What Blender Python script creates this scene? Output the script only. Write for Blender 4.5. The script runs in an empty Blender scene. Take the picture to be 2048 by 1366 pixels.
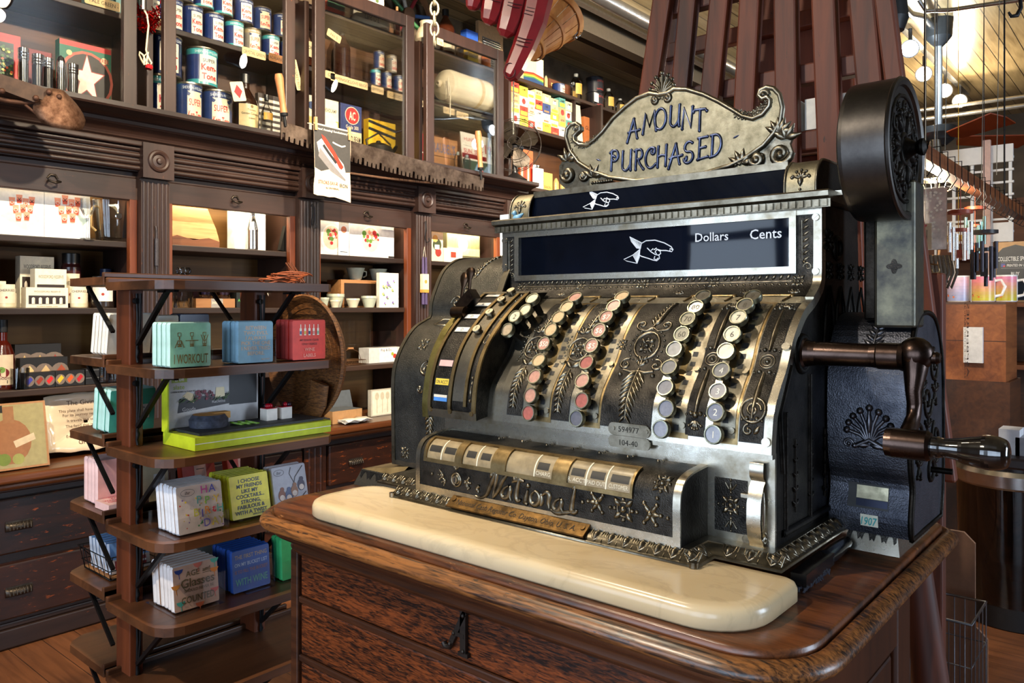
import bpy, bmesh, math, random
from mathutils import Vector, Matrix
random.seed(7)
SC = bpy.context.scene
COL = SC.collection
PI = math.pi
# ---------------------------------------------------------------- camera
EYE = 1.42
FPX, CX, HY = 1565.0, 1024.0, 614.0           # focal length in px of a 2048 wide frame, principal column, horizon row
YAW = math.atan((2350 - 1024) / FPX)
cam = bpy.data.objects.new('camera', bpy.data.cameras.new('camera'))
COL.objects.link(cam)
cam.location = (0, 0, EYE)
cam.rotation_euler = (PI / 2, 0, YAW)
cam.data.sensor_width = 36
cam.data.lens = FPX / 2048 * 36
cam.data.shift_y = -(683 - HY) / 2048
cam.data.clip_start = .05
SC.camera = cam
# ---------------------------------------------------------------- view, world
SC.view_settings.view_transform = 'Standard'
SC.view_settings.look = 'None'
SC.view_settings.gamma = 1
SC.view_settings.use_curve_mapping = False
SC.view_settings.exposure = 0.55
try:
    SC.cycles.use_denoising = True
    SC.cycles.max_bounces = 8
    SC.cycles.transparent_max_bounces = 16
    SC.cycles.sample_clamp_indirect = 4
    SC.cycles.caustics_reflective = False
    SC.cycles.caustics_refractive = False
except Exception:
    pass
W = bpy.data.worlds.new('world'); SC.world = W
W.use_nodes = True
W.node_tree.nodes['Background'].inputs[0].default_value = (.62, .76, 1, 1)
W.node_tree.nodes['Background'].inputs[1].default_value = 1.0
# ---------------------------------------------------------------- lights
def area(name, loc, target, sx, sy, watts, color, spread=PI):
    l = bpy.data.lights.new(name, 'AREA'); l.shape = 'RECTANGLE'; l.size = sx; l.size_y = sy
    l.energy = watts; l.color = color; l.spread = spread
    o = bpy.data.objects.new(name, l); COL.objects.link(o)
    o.location = loc
    o.rotation_euler = (Vector(target) - Vector(loc)).to_track_quat('-Z', 'Y').to_euler()
    return o
def spot(name, loc, target, watts, color, angle=75, blend=.6, r=.045):
    l = bpy.data.lights.new(name, 'SPOT'); l.energy = watts; l.color = color
    l.spot_size = math.radians(angle); l.spot_blend = blend; l.shadow_soft_size = r
    o = bpy.data.objects.new(name, l); COL.objects.link(o)
    o.location = loc
    o.rotation_euler = (Vector(target) - Vector(loc)).to_track_quat('-Z', 'Y').to_euler()
    return o
DAY = (.66, .81, 1.0)
WARM = (1.0, .83, .60)
# daylight through the three shop windows in the front wall, behind the camera
for x, w in ((-2.1, 42), (-.3, 42), (1.5, 48)): area('window_daylight', (x, -3.13, 1.55), (x, 0, 1.5), 1.5, 2.4, w, DAY)
# strips behind the door rails of the lit cabinet bays
BAYS = [(.02, .815), (.95, 1.687), (1.824, 2.564), (2.70, 3.437), (3.579, 4.31)]
for a, b in BAYS[1:]:
    area('cabinet_strip_light', (-3.86, (a + b) / 2, 2.0), (-4.02, (a + b) / 2, 1.7), b - a - .1, .05, 4.2, (1, .82, .55))
# spotlights on the ceiling track, each aimed into the shop (lamps are built below)
LAMPS = [(-1.6, -.9, 105, (1, .88, .70), (-.75, 1.1, 1.2)), (-1.6, -.1, 170, WARM, (-3.7, 1.6, 2.1)), (-1.6, .8, 110, WARM, (-2.1, 1.1, .9)),
         (-1.6, 1.7, 210, WARM, (-3.8, 2.6, 2.4)), (-1.6, 2.6, 210, WARM, (-3.8, 3.6, 2.6)), (-1.6, 3.4, 160, (1, .9, .8), (-3.9, 4.8, 2.7)),
         (-1.6, 4.3, 100, WARM, (-3.6, 5.6, 2.4)), (-1.56, 6.6, 90, (.8, .9, 1), (-1.0, 3, 2)), (-1.64, 7.4, 80, WARM, (-1.0, 3, 2)),
         (-1.62, 8.1, 80, WARM, (-1, 3, 2)), (-1.59, 8.6, 80, WARM, (-1, 3, 2))]
for x, y, w, c, t in LAMPS:
    if y < 6: spot('track_spotlight', (x, y, 3.30), t, w * 1.4, c, 95, .8)
    else:
        l = bpy.data.lights.new('track_bulb', 'POINT'); l.energy = 24; l.color = c; l.shadow_soft_size = .06; o = bpy.data.objects.new('track_bulb', l); COL.objects.link(o); o.location = (x + .05, y - .25, 3.22)
area('window_daylight', (3.63, 3.2, 1.7), (0, 3.4, 1.7), 1.4, 2.2, 120, DAY)
# ---------------------------------------------------------------- pixel rays of the calibrated camera -> points in the room
_F = Vector((-math.sin(YAW), math.cos(YAW), 0)); _R = Vector((math.cos(YAW), math.sin(YAW), 0))
def ray(px, py): return _F + _R * ((px - CX) / FPX) + Vector((0, 0, (HY - py) / FPX))
def PX(px, py, x):
    d = ray(px, py); return Vector((0, 0, EYE)) + d * (x / d.x)
def PY(px, py, y):
    d = ray(px, py); return Vector((0, 0, EYE)) + d * (y / d.y)
def PZ(px, py, z):
    d = ray(px, py); return Vector((0, 0, EYE)) + d * ((z - EYE) / d.z)
def depth(p): return (Vector(p) - Vector((0, 0, EYE))).dot(_F)
# ---------------------------------------------------------------- materials
def lin(c):
    return tuple(((v / 255) / 12.92 if v / 255 <= .04045 else ((v / 255 + .055) / 1.055) ** 2.4) for v in c) + (1,)
_mats = {}
def newmat(name):
    m = bpy.data.materials.new(name); m.use_nodes = True
    nt = m.node_tree; nt.nodes.clear()
    out = nt.nodes.new('ShaderNodeOutputMaterial'); bs = nt.nodes.new('ShaderNodeBsdfPrincipled')
    nt.links.new(bs.outputs[0], out.inputs[0])
    return m, nt, bs, out
def N(nt, t, **k):
    n = nt.nodes.new(t)
    for a, b in k.items():
        if a.startswith('i_'):
            n.inputs[a[2:].replace('_', ' ')].default_value = b
        else: setattr(n, a, b)
    return n
def noise(nt, scale, sc=(1, 1, 1), detail=5, rough=.55, dist=0):
    tc = N(nt, 'ShaderNodeTexCoord'); mp = N(nt, 'ShaderNodeMapping')
    mp.inputs['Scale'].default_value = sc
    nt.links.new(tc.outputs['Object'], mp.inputs[0])
    n = N(nt, 'ShaderNodeTexNoise'); n.inputs['Scale'].default_value = scale; n.inputs['Detail'].default_value = detail
    n.inputs['Roughness'].default_value = rough; n.inputs['Distortion'].default_value = dist
    nt.links.new(mp.outputs[0], n.inputs[0]); return n
def ramp(nt, src, stops):
    r = N(nt, 'ShaderNodeValToRGB'); e = r.color_ramp.elements
    while len(e) < len(stops): e.new(.5)
    for i, (p, c) in enumerate(stops): e[i].position = p; e[i].color = c
    nt.links.new(src, r.inputs[0]); return r
def bump(nt, bs, src, strength, dist=.002):
    b = N(nt, 'ShaderNodeBump'); b.inputs['Strength'].default_value = strength; b.inputs['Distance'].default_value = dist
    nt.links.new(src, b.inputs['Height']); nt.links.new(b.outputs[0], bs.inputs['Normal'])
def M(rgb, rough=.55, metal=0, var=.1, scale=40, bmp=0, coat=0, emit=0, spec=.5):
    k = (tuple(rgb), rough, metal, var, scale, bmp, coat, emit)
    if k in _mats: return _mats[k]
    m, nt, bs, out = newmat('paint_%02x%02x%02x' % tuple(int(v) for v in rgb))
    c = lin(rgb)
    n = noise(nt, scale, detail=3)
    lo = tuple(v * (1 - var) for v in c[:3]) + (1,); hi = tuple(min(1, v * (1 + var)) for v in c[:3]) + (1,)
    r = ramp(nt, n.outputs[0], [(.3, lo), (.7, hi)])
    nt.links.new(r.outputs[0], bs.inputs['Base Color'])
    bs.inputs['Roughness'].default_value = rough; bs.inputs['Metallic'].default_value = metal
    bs.inputs['Specular IOR Level'].default_value = spec
    if coat: bs.inputs['Coat Weight'].default_value = coat; bs.inputs['Coat Roughness'].default_value = .12
    if bmp: bump(nt, bs, n.outputs[0], bmp)
    if emit:
        bs.inputs['Emission Color'].default_value = c; bs.inputs['Emission Strength'].default_value = emit
    _mats[k] = m; return m
def wood(name, dark, light, axis='y', scale=6, rough=.4, bmp=.15, wear=None, wearp=.62, stretch=14, coat=0, pores=.5, low=1):
    m, nt, bs, out = newmat(name)
    s = {'x': (1 / stretch, 1, 1), 'y': (1, 1 / stretch, 1), 'z': (1, 1, 1 / stretch)}[axis]
    n1 = noise(nt, scale * 6, s, 6, .6, .6); n2 = noise(nt, scale * .6, s, 3, .5, .4)
    mix = N(nt, 'ShaderNodeMath', operation='MULTIPLY_ADD'); nt.links.new(n1.outputs[0], mix.inputs[0]); mix.inputs[1].default_value = pores
    lo = N(nt, 'ShaderNodeMath', operation='MULTIPLY_ADD'); nt.links.new(n2.outputs[0], lo.inputs[0]); lo.inputs[1].default_value = low; lo.inputs[2].default_value = .5 * (1 - low); nt.links.new(lo.outputs[0], mix.inputs[2])
    sub = N(nt, 'ShaderNodeMath', operation='SUBTRACT'); nt.links.new(mix.outputs[0], sub.inputs[0]); sub.inputs[1].default_value = pores * .5
    r = ramp(nt, sub.outputs[0], [(.34, lin(dark)), (.68, lin(light))])
    colr = r.outputs[0]
    if wear:
        n3 = noise(nt, 55 / low, tuple(max(.25, v) for v in s), 9, .72); w = ramp(nt, n3.outputs[0], [(wearp, (0, 0, 0, 1)), (wearp + .05, (1, 1, 1, 1))])
        mx = N(nt, 'ShaderNodeMix', data_type='RGBA'); nt.links.new(w.outputs[0], mx.inputs[0]); nt.links.new(colr, mx.inputs[6]); mx.inputs[7].default_value = lin(wear)
        colr = mx.outputs[2]
    nt.links.new(colr, bs.inputs['Base Color'])
    bs.inputs['Roughness'].default_value = rough
    if coat: bs.inputs['Coat Weight'].default_value = coat; bs.inputs['Coat Roughness'].default_value = .2
    bump(nt, bs, n1.outputs[0], bmp, .001)
    return m
def metal(name, dark, light, rough=.35, scale=30, bmp=0, bscale=700, lo=.35, hi=.68, r2=None):
    m, nt, bs, out = newmat(name)
    n = noise(nt, scale, detail=6, rough=.65)
    r = ramp(nt, n.outputs[0], [(lo, lin(dark)), (hi, lin(light))])
    nt.links.new(r.outputs[0], bs.inputs['Base Color']); bs.inputs['Metallic'].default_value = 1
    rr = ramp(nt, n.outputs[0], [(.3, ((r2 or rough + .15),) * 3 + (1,)), (.7, (rough,) * 3 + (1,))])
    nt.links.new(rr.outputs[0], bs.inputs['Roughness'])
    if bmp:
        b = noise(nt, bscale, detail=2); bump(nt, bs, b.outputs[0], bmp, .0015)
    return m
def glass(name, tint=(1, 1, 1), refl=1.0, rough=.0):
    """thin clear pane: see-through with a mirror-like sheen that grows at glancing angles"""
    m = bpy.data.materials.new(name); m.use_nodes = True; nt = m.node_tree; nt.nodes.clear()
    out = nt.nodes.new('ShaderNodeOutputMaterial'); t = nt.nodes.new('ShaderNodeBsdfTransparent'); g = nt.nodes.new('ShaderNodeBsdfGlossy')
    t.inputs[0].default_value = tuple(tint) + (1,); g.inputs['Roughness'].default_value = rough
    fr = N(nt, 'ShaderNodeFresnel'); fr.inputs[0].default_value = 1.5
    n = noise(nt, 4); mu = N(nt, 'ShaderNodeMath', operation='MULTIPLY_ADD'); nt.links.new(n.outputs[0], mu.inputs[0]); mu.inputs[1].default_value = .02; nt.links.new(fr.outputs[0], mu.inputs[2])
    m2 = N(nt, 'ShaderNodeMath', operation='MULTIPLY'); nt.links.new(mu.outputs[0], m2.inputs[0]); m2.inputs[1].default_value = refl; m2.use_clamp = True
    mx = nt.nodes.new('ShaderNodeMixShader'); nt.links.new(m2.outputs[0], mx.inputs[0]); nt.links.new(t.outputs[0], mx.inputs[1]); nt.links.new(g.outputs[0], mx.inputs[2])
    nt.links.new(mx.outputs[0], out.inputs[0]); return m
PANE = glass('window_pane_glass', (.97, .98, .985), .6)
CLEAR = glass('clear_glass', (.95, .965, .965), .85)
ACRYL = glass('clear_acrylic', (.985, .985, .99), .45)
AMBER = M((58, 24, 10), .08, 0, .2, 20, coat=.6)
CAB = wood('dark_brown_cabinet_paint', (30, 18, 14), (58, 38, 31), 'y', 5, .42, .12, (122, 62, 30), .66, 10)
CABV = wood('dark_brown_pilaster_paint', (30, 18, 14), (58, 38, 31), 'z', 5, .42, .12, (128, 66, 32), .655, 10)
CABRED = wood('red_brown_cabinet_edge', (72, 30, 14), (128, 66, 34), 'z', 5, .4, .12, None)
CABIN = wood('ochre_cabinet_lining', (92, 62, 28), (150, 108, 56), 'y', 3, .6, .08)
CABSHELF = wood('worn_dark_shelf_wood', (34, 20, 13), (64, 42, 28), 'y', 5, .5, .12, (132, 84, 50), .71)
DRAWER = wood('scuffed_dark_drawer_wood', (22, 11, 7), (58, 28, 14), 'y', 5, .35, .2, (122, 58, 22), .585, 5)
COUNTEROAK = wood('worn_brown_counter_oak', (52, 26, 12), (118, 66, 32), 'y', 5, .3, .15)
UPIN = wood('brown_upper_shelf_lining', (60, 36, 19), (118, 74, 38), 'y', 3, .55, .1)
FLOORW = None
IRON = M((24, 23, 24), .5, .6, .25, 60, .2)
STEEL = M((190, 190, 188), .22, 1, .15, 15)
CHROME = M((225, 225, 222), .1, 1, .1, 15)
PAPER = M((226, 216, 192), .8, 0, .06)
TAN = M((196, 164, 112), .8, 0, .12)
BLACK = M((16, 16, 17), .5, 0, .2)
WHITE = M((232, 230, 224), .5, 0, .03)
INK = M((34, 30, 28), .7, 0, .1)
# ---------------------------------------------------------------- mesh builder
_txt = {}
def glyphs(s, bold=0):
    k = (s, bold)
    if k not in _txt:
        c = bpy.data.curves.new('lettering', 'FONT'); c.body = s; c.resolution_u = 2; c.offset = bold; c.align_x = 'CENTER'
        o = bpy.data.objects.new('lettering', c); me = o.to_mesh()
        _txt[k] = ([v.co.copy() for v in me.vertices], [tuple(p.vertices) for p in me.polygons])
        o.to_mesh_clear(); bpy.data.objects.remove(o); bpy.data.curves.remove(c)
    return _txt[k]
class MB:
    def __init__(s): s.v = []; s.f = []; s.m = []; s.s = []; s.T = None
    def add(s, vs, fs, m=0, smooth=False):
        b = len(s.v)
        for v in vs:
            v = Vector(v); s.v.append(s.T @ v if s.T else v)
        for f in fs: s.f.append(tuple(i + b for i in f)); s.m.append(m); s.s.append(smooth)
    def box(s, x0, x1, y0, y1, z0, z1, m=0):
        vs = [(x, y, z) for z in (z0, z1) for y in (y0, y1) for x in (x0, x1)]
        s.add(vs, [(0, 2, 3, 1), (4, 5, 7, 6), (0, 1, 5, 4), (2, 6, 7, 3), (0, 4, 6, 2), (1, 3, 7, 5)], m)
    def bar(s, p, q, w, h, m=0, up=(0, 0, 1)):
        """square bar from p to q, w across and h along up"""
        p = Vector(p); q = Vector(q); d = (q - p).normalized(); u = Vector(up); a = d.cross(u)
        if a.length < 1e-5: a = d.cross(Vector((1, 0, 0)))
        a.normalize(); u = a.cross(d).normalized()
        vs = [c + a * (w / 2 * i) + u * (h / 2 * j) for c in (p, q) for i, j in ((-1, -1), (1, -1), (1, 1), (-1, 1))]
        s.add(vs, [(0, 1, 2, 3), (7, 6, 5, 4), (0, 4, 5, 1), (1, 5, 6, 2), (2, 6, 7, 3), (3, 7, 4, 0)], m)
    def prism(s, poly, o, u, v, d, m=0, m2=None):
        """polygon poly in the plane o,u,v pushed out by vector d; m2 is the material of the pushed face"""
        o = Vector(o); u = Vector(u); v = Vector(v); d = Vector(d); n = len(poly)
        a = [o + u * p[0] + v * p[1] for p in poly]; b = [p + d for p in a]
        s.add(a + b, [(i, (i + 1) % n, n + (i + 1) % n, n + i) for i in range(n)], m)
        s.add(a, [tuple(range(n))[::-1]], m); s.add(b, [tuple(range(n))], m if m2 is None else m2)
    def rings(s, rings, m=0, smooth=True, cap=True, closed=True):
        n = len(rings[0]); vs = [p for r in rings for p in r]; fs = []
        k = n if closed else n - 1
        for i in range(len(rings) - 1):
            for j in range(k):
                a = i * n + j; b = i * n + (j + 1) % n; fs.append((a, b, b + n, a + n))
        s.add(vs, fs, m, smooth)
        if cap and closed:
            s.add(rings[0], [tuple(range(n))[::-1]], m); s.add(rings[-1], [tuple(range(n))], m)
    def tube(s, pts, r, n=8, m=0, cap=True, flat=1.0, up=None, closed=False):
        pts = [Vector(p) for p in pts]; R = []; k = len(pts); pa = None
        for i, p in enumerate(pts):
            if closed: d = pts[(i + 1) % k] - pts[i - 1]
            else: d = pts[min(i + 1, k - 1)] - pts[max(i - 1, 0)]
            d.normalize()
            if up is not None: a = d.cross(Vector(up))
            elif pa is None: a = d.orthogonal()
            else: a = pa - d * pa.dot(d)
            if a.length < 1e-6: a = d.orthogonal()
            a.normalize(); pa = a; b = d.cross(a)
            rr = r[i] if isinstance(r, (list, tuple)) else r
            R.append([p + (a * math.cos(t) + b * (math.sin(t) * flat)) * rr for t in (2 * PI * j / n for j in range(n))])
        if closed: R.append(R[0]); cap = False
        s.rings(R, m, True, cap)
    def lathe(s, prof, o=(0, 0, 0), ax=(0, 0, 1), n=20, m=0, arc=None, cap=False, ms=None):
        """profile (radius, height) turned about axis ax through o; ms gives a material per profile segment"""
        ax = Vector(ax).normalized(); a = ax.orthogonal().normalized()
        if abs(ax.z) > .9: a = Vector((1, 0, 0))
        b = ax.cross(a); o = Vector(o)
        R = [[o + ax * h + (a * math.cos(t) + b * math.sin(t)) * max(r, 1e-5) for t in (2 * PI * j / n for j in range(n))] for r, h in prof]
        for i in range(len(R) - 1):
            s.rings([R[i], R[i + 1]], ms[i] if ms else m, True, False)
        if cap:
            s.add(R[0], [tuple(range(n))[::-1]], ms[0] if ms else m); s.add(R[-1], [tuple(range(n))], ms[-1] if ms else m)
    def cyl(s, p, q, r, n=14, m=0, r2=None):
        p = Vector(p); q = Vector(q); ax = q - p
        s.lathe([(r, 0), (r if r2 is None else r2, ax.length)], p, ax, n, m, cap=True)
    def ball(s, c, r, n=8, m=0, sq=(1, 1, 1)):
        k = max(4, n // 2 + 1); c = Vector(c)
        R = [[c + Vector((sq[0] * r * math.sin(p) * math.cos(t), sq[1] * r * math.sin(p) * math.sin(t), -sq[2] * r * math.cos(p))) for t in (2 * PI * j / n for j in range(n))]
             for p in (max(.02, min(PI - .02, PI * i / k)) for i in range(k + 1))]
        s.rings(R, m, True, True)
    def text(s, t, o, u, v, h, m=0, d=.0004, sx=1, bold=0, map=None, mid=True, maxw=None):
        """flat lettering of height h centred on o in the plane u,v, lifted by d"""
        V, Fc = glyphs(t, bold)
        if not V: return
        o = Vector(o); u = Vector(u); v = Vector(v); n = u.cross(v)
        k = h / .72
        xs = [p.x for p in V]; w = (max(xs) - min(xs)) * k * sx
        if maxw and w > maxw: sx *= maxw / w
        x0 = (max(xs) + min(xs)) / 2
        if map: s.add([map((p.x - x0) * k * sx, p.y * k - (h / 2 if mid else 0)) for p in V], Fc, m)
        else: s.add([o + u * ((p.x - x0) * k * sx) + v * (p.y * k - (h / 2 if mid else 0)) + n * d for p in V], Fc, m)
    def build(s, name, mats, parent=None, world=True, bevel=0, seg=2, sub=0, loc=None):
        me = bpy.data.meshes.new(name)
        off = Vector((0, 0, 0))
        if world:
            q = parent
            while q is not None: off += q.location; q = q.parent
            if parent is None and loc is not None: off = Vector(loc)
        me.from_pydata([v - off for v in s.v], [], s.f)
        if not isinstance(mats, (list, tuple)): mats = [mats]
        for mt in mats: me.materials.append(mt)
        me.polygons.foreach_set('material_index', [min(i, len(mats) - 1) for i in s.m])
        me.polygons.foreach_set('use_smooth', s.s)
        me.update()
        o = bpy.data.objects.new(name, me); COL.objects.link(o)
        if parent is not None: o.parent = parent
        elif loc is not None: o.location = loc
        if bevel:
            b = o.modifiers.new('edge', 'BEVEL'); b.width = bevel; b.segments = seg; b.limit_method = 'ANGLE'; b.angle_limit = math.radians(50)
            b.use_clamp_overlap = True
        if sub:
            b = o.modifiers.new('smooth', 'SUBSURF'); b.levels = sub; b.render_levels = sub
        return o
def tag(o, label, cat, group=None, kind=None):
    o['label'] = label; o['category'] = cat
    if group: o['group'] = group
    if kind: o['kind'] = kind
    return o
def thing(name, label, cat, loc, rz=0, group=None, rx=0):
    o = bpy.data.objects.new(name, None); COL.objects.link(o); o.empty_display_size = .05
    o.location = loc; o.rotation_euler = (rx, 0, rz)
    return tag(o, label, cat, group)
def struct(o): o['kind'] = 'structure'; return o
def copy_tree(o, parent=None):
    c = o.copy(); COL.objects.link(c)
    if parent is not None: c.parent = parent
    for ch in o.children: copy_tree(ch, c)
    return c
def arcpts(c, r, a0, a1, n, u=(1, 0, 0), v=(0, 0, 1)):
    c = Vector(c); u = Vector(u); v = Vector(v)
    return [c + u * (r * math.cos(a0 + (a1 - a0) * i / n)) + v * (r * math.sin(a0 + (a1 - a0) * i / n)) for i in range(n + 1)]
def rrect(w, h, r, n=4, cx=0, cy=0):
    P = []
    for (sx, sy, a) in ((1, 1, 0), (-1, 1, PI / 2), (-1, -1, PI), (1, -1, 3 * PI / 2)):
        for i in range(n + 1):
            t = a + PI / 2 * i / n; P.append((cx + sx * (w / 2 - r) + r * math.cos(t), cy + sy * (h / 2 - r) + r * math.sin(t)))
    return P
# ================================================================= the room
def plank_mat(name, base, dark, axis, width, rough=.45, gap=.02, grain=True, var=.3):
    m, nt, bs, out = newmat(name)
    tc = N(nt, 'ShaderNodeTexCoord'); sep = N(nt, 'ShaderNodeSeparateXYZ'); nt.links.new(tc.outputs['Object'], sep.inputs[0])
    src = sep.outputs[0] if axis == 'y' else sep.outputs[1]
    dv = N(nt, 'ShaderNodeMath', operation='DIVIDE'); nt.links.new(src, dv.inputs[0]); dv.inputs[1].default_value = width
    fr = N(nt, 'ShaderNodeMath', operation='FRACT'); nt.links.new(dv.outputs[0], fr.inputs[0])
    fl = N(nt, 'ShaderNodeMath', operation='FLOOR'); nt.links.new(dv.outputs[0], fl.inputs[0])
    wn = N(nt, 'ShaderNodeTexWhiteNoise', noise_dimensions='1D'); nt.links.new(fl.outputs[0], wn.inputs['W'])
    s = (1, .07, 1) if axis == 'y' else (.07, 1, 1)
    n = noise(nt, 30, s, 6, .6, .5)
    md = N(nt, 'ShaderNodeMath', operation='MULTIPLY_ADD'); nt.links.new(wn.outputs[0], md.inputs[0]); md.inputs[1].default_value = var; nt.links.new(n.outputs[0], md.inputs[2])
    r = ramp(nt, md.outputs[0], [(.35, lin(dark)), (.85, lin(base))])
    lt = N(nt, 'ShaderNodeMath', operation='LESS_THAN'); nt.links.new(fr.outputs[0], lt.inputs[0]); lt.inputs[1].default_value = gap
    mx = N(nt, 'ShaderNodeMix', data_type='RGBA'); nt.links.new(lt.outputs[0], mx.inputs[0]); nt.links.new(r.outputs[0], mx.inputs[6]); mx.inputs[7].default_value = (.006, .004, .003, 1)
    nt.links.new(mx.outputs[2], bs.inputs['Base Color']); bs.inputs['Roughness'].default_value = rough
    bump(nt, bs, n.outputs[0], .15, .001)
    return m
floor_m = plank_mat('worn_plank_floor', (132, 82, 50), (74, 42, 24), 'x', .125, .42)
ceil_m = plank_mat('brass_toned_board_ceiling', (176, 156, 116), (124, 106, 74), 'y', .11, .30, .06, var=.2)
wall_m = M((92, 76, 56), .8, 0, .35, 6)
X0, X1, Y0, Y1, ZC = -4.2, 3.5, -3.0, 10.5, 3.62
def shell(name, m, *b):
    mb = MB(); mb.box(*b); return struct(mb.build(name, m))
shell('floor', floor_m, X0, X1, Y0, Y1, -.05, 0)
shell('ceiling', ceil_m, X0, X1, Y0, Y1, ZC, ZC + .05)
shell('wall_left', wall_m, X0 - .05, X0, Y0, Y1, 0, ZC)
shell('wall_back', M((70, 62, 54), .8, 0, .35, 3), X0, X1, Y1, Y1 + .05, 0, ZC)
# front wall behind the camera with three glazed openings; right wall with one
OPEN = [(-2.85, -1.35), (-1.05, .45), (.75, 2.25)]
mb = MB(); xs = [X0] + [v for o in OPEN for v in o] + [X1]
for i in range(0, len(xs), 2): mb.box(xs[i], xs[i + 1], Y0 - .1, Y0, 0, ZC)
for a, b in OPEN: mb.box(a, b, Y0 - .1, Y0, 0, .35); mb.box(a, b, Y0 - .1, Y0, 2.75, ZC)
struct(mb.build('wall_front', M((170, 156, 134), .8, 0, .2, 5)))
mb = MB()
for b in ((Y0, 2.5, 0, ZC), (3.9, Y1, 0, ZC), (2.5, 3.9, 0, .6), (2.5, 3.9, 2.8, ZC)): mb.box(X1, X1 + .1, b[0], b[1], b[2], b[3])
struct(mb.build('wall_right', M((120, 108, 92), .8, 0, .2, 5)))
for i, (a, b) in enumerate(OPEN):
    mb = MB()
    for q in ((a, a + .06, .35, 2.75), (b - .06, b, .35, 2.75), (a + .06, b - .06, .35, .42), (a + .06, b - .06, 2.68, 2.75), ((a + b) / 2 - .025, (a + b) / 2 + .025, .42, 2.68), (a + .06, b - .06, 1.9, 1.95)):
        mb.box(q[0], q[1], Y0 - .08, Y0 - .02, q[2], q[3])
    struct(mb.build('window_%d' % (i + 1), M((96, 70, 48), .5)))
mb = MB()
for q in ((2.5, 2.56, .6, 2.8), (3.84, 3.9, .6, 2.8), (2.56, 3.84, .6, .67), (2.56, 3.84, 2.73, 2.8), (3.17, 3.23, .67, 2.73)): mb.box(X1 + .02, X1 + .08, q[0], q[1], q[2], q[3])
struct(mb.build('window_4', M((96, 70, 48), .5)))
# ================================================================= wall cabinet
XP = -3.72
WC = thing('wall_cabinet', 'long dark brown wall cabinet with reeded pilasters, lit open bays and drawers below', 'cabinet', (XP, .3, 0))
YA, YB = .3, 4.45
PIL = [(.815, .95), (1.687, 1.824), (2.564, 2.70), (3.437, 3.579), (4.31, 4.45)]
mb = MB(); mb.box(-4.15, -3.70, YA, YB, .10, .70); mb.box(-4.15, -3.74, YA, YB, 0, .10); mb.box(-4.15, -3.68, YA, YB, .005, .085, 0)
mb.box(-4.15, -3.69, YA, YB, .085, .11); mb.box(-4.15, -3.67, YA, YB, .655, .70)
mb.build('base', CAB, WC, bevel=.006)
mb = MB(); mb.box(-4.15, -3.57, YA, YB + .03, .705, .745); mb.box(-4.15, -3.60, YA, YB + .02, .675, .705); mb.build('countertop', COUNTEROAK, WC, bevel=.014, seg=3)
mb = MB(); mb.box(-4.17, -4.15, YA, YB, .745, 2.3); mb.build('back_panel', CABIN, WC)
mb = MB(); mb.box(-4.15, -3.72, YB - .03, YB, .745, 2.3); mb.build('end_panel', CAB, WC)
ys = [YA] + [v for p in PIL for v in p]
bays = [(YA, .815)] + [(PIL[i][1], PIL[i + 1][0]) for i in range(4)]
def handle_bin(y, z, x, parent, w=.05):
    mb = MB()
    R = []
    for i in range(7):
        t = PI * i / 6
        R.append([Vector((x + .022 * math.sin(a) * (.3 + .7 * math.sin(t)), y - w * math.cos(t), z + .018 * math.cos(a) - .004)) for a in (PI * j / 6 for j in range(7))])
    mb.rings(R, 0, True, False, False)
    mb.box(x, x + .003, y - w, y + w, z, z + .02)
    for k in range(-3, 4): mb.tube([(x + .006, y + k * .013, z + .014), (x + .021, y + k * .013, z + .004), (x + .023, y + k * .013, z - .012)], .0025, 5)
    mb.build('handle', M((74, 66, 58), .4, .8, .3), parent)
for bi, (a, b) in enumerate(bays):
    for nm, z, dx in (('shelf', 1.73, -3.80), ('shelf', 1.416, -3.79), ('shelf', 1.064, -3.78)):
        mb = MB(); mb.box(-4.149, dx, a - .02, b + .02, z - .03, z); mb.build(nm, CABSHELF, WC, bevel=.004)
    mb = MB()                                     # rolled-up door: its bottom rail shows
    mb.box(-3.80, -3.765, a - .01, b + .01, 1.925, 2.03, 0); mb.box(-3.79, -3.77, a - .01, b + .01, 2.03, 2.06, 0)
    d = mb.build('roll_front', CAB, WC, bevel=.004)
    mb = MB(); yc = (a + b) / 2; mb.tube([(-3.758, yc - .018, 1.975), (-3.735, yc - .022, 1.97), (-3.73, yc, 1.962), (-3.735, yc + .022, 1.97), (-3.758, yc + .018, 1.975)], .005, 7)
    mb.tube([(-3.765, yc - .02, 1.985), (-3.762, yc - .01, 2.0), (-3.762, yc + .01, 2.0), (-3.765, yc + .02, 1.985)], .006, 6); mb.build('door_pull', M((62, 54, 46), .4, .8, .3), d)
    mb = MB()                                     # reeded frieze
    mb.box(-3.79, -3.735, a, b, 2.06, 2.19)
    for z in (2.075, 2.10, 2.135, 2.165):
        mb.cyl((-3.735, a, z), (-3.735, b, z), .013, 10)
    mb.build('frieze', CAB, WC)
    for q in (a, b - .035): mb = MB(); mb.box(-3.80, -3.765, q, q + .035, .745, 1.93); mb.build('door_track', CABRED, WC, bevel=.003)
    mb = MB(); mb.box(-3.83, -3.80, a + .04, b - .04, 1.985, 2.005); mb.build('lamp_strip', M((255, 226, 170), .5, emit=4), WC)
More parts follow.
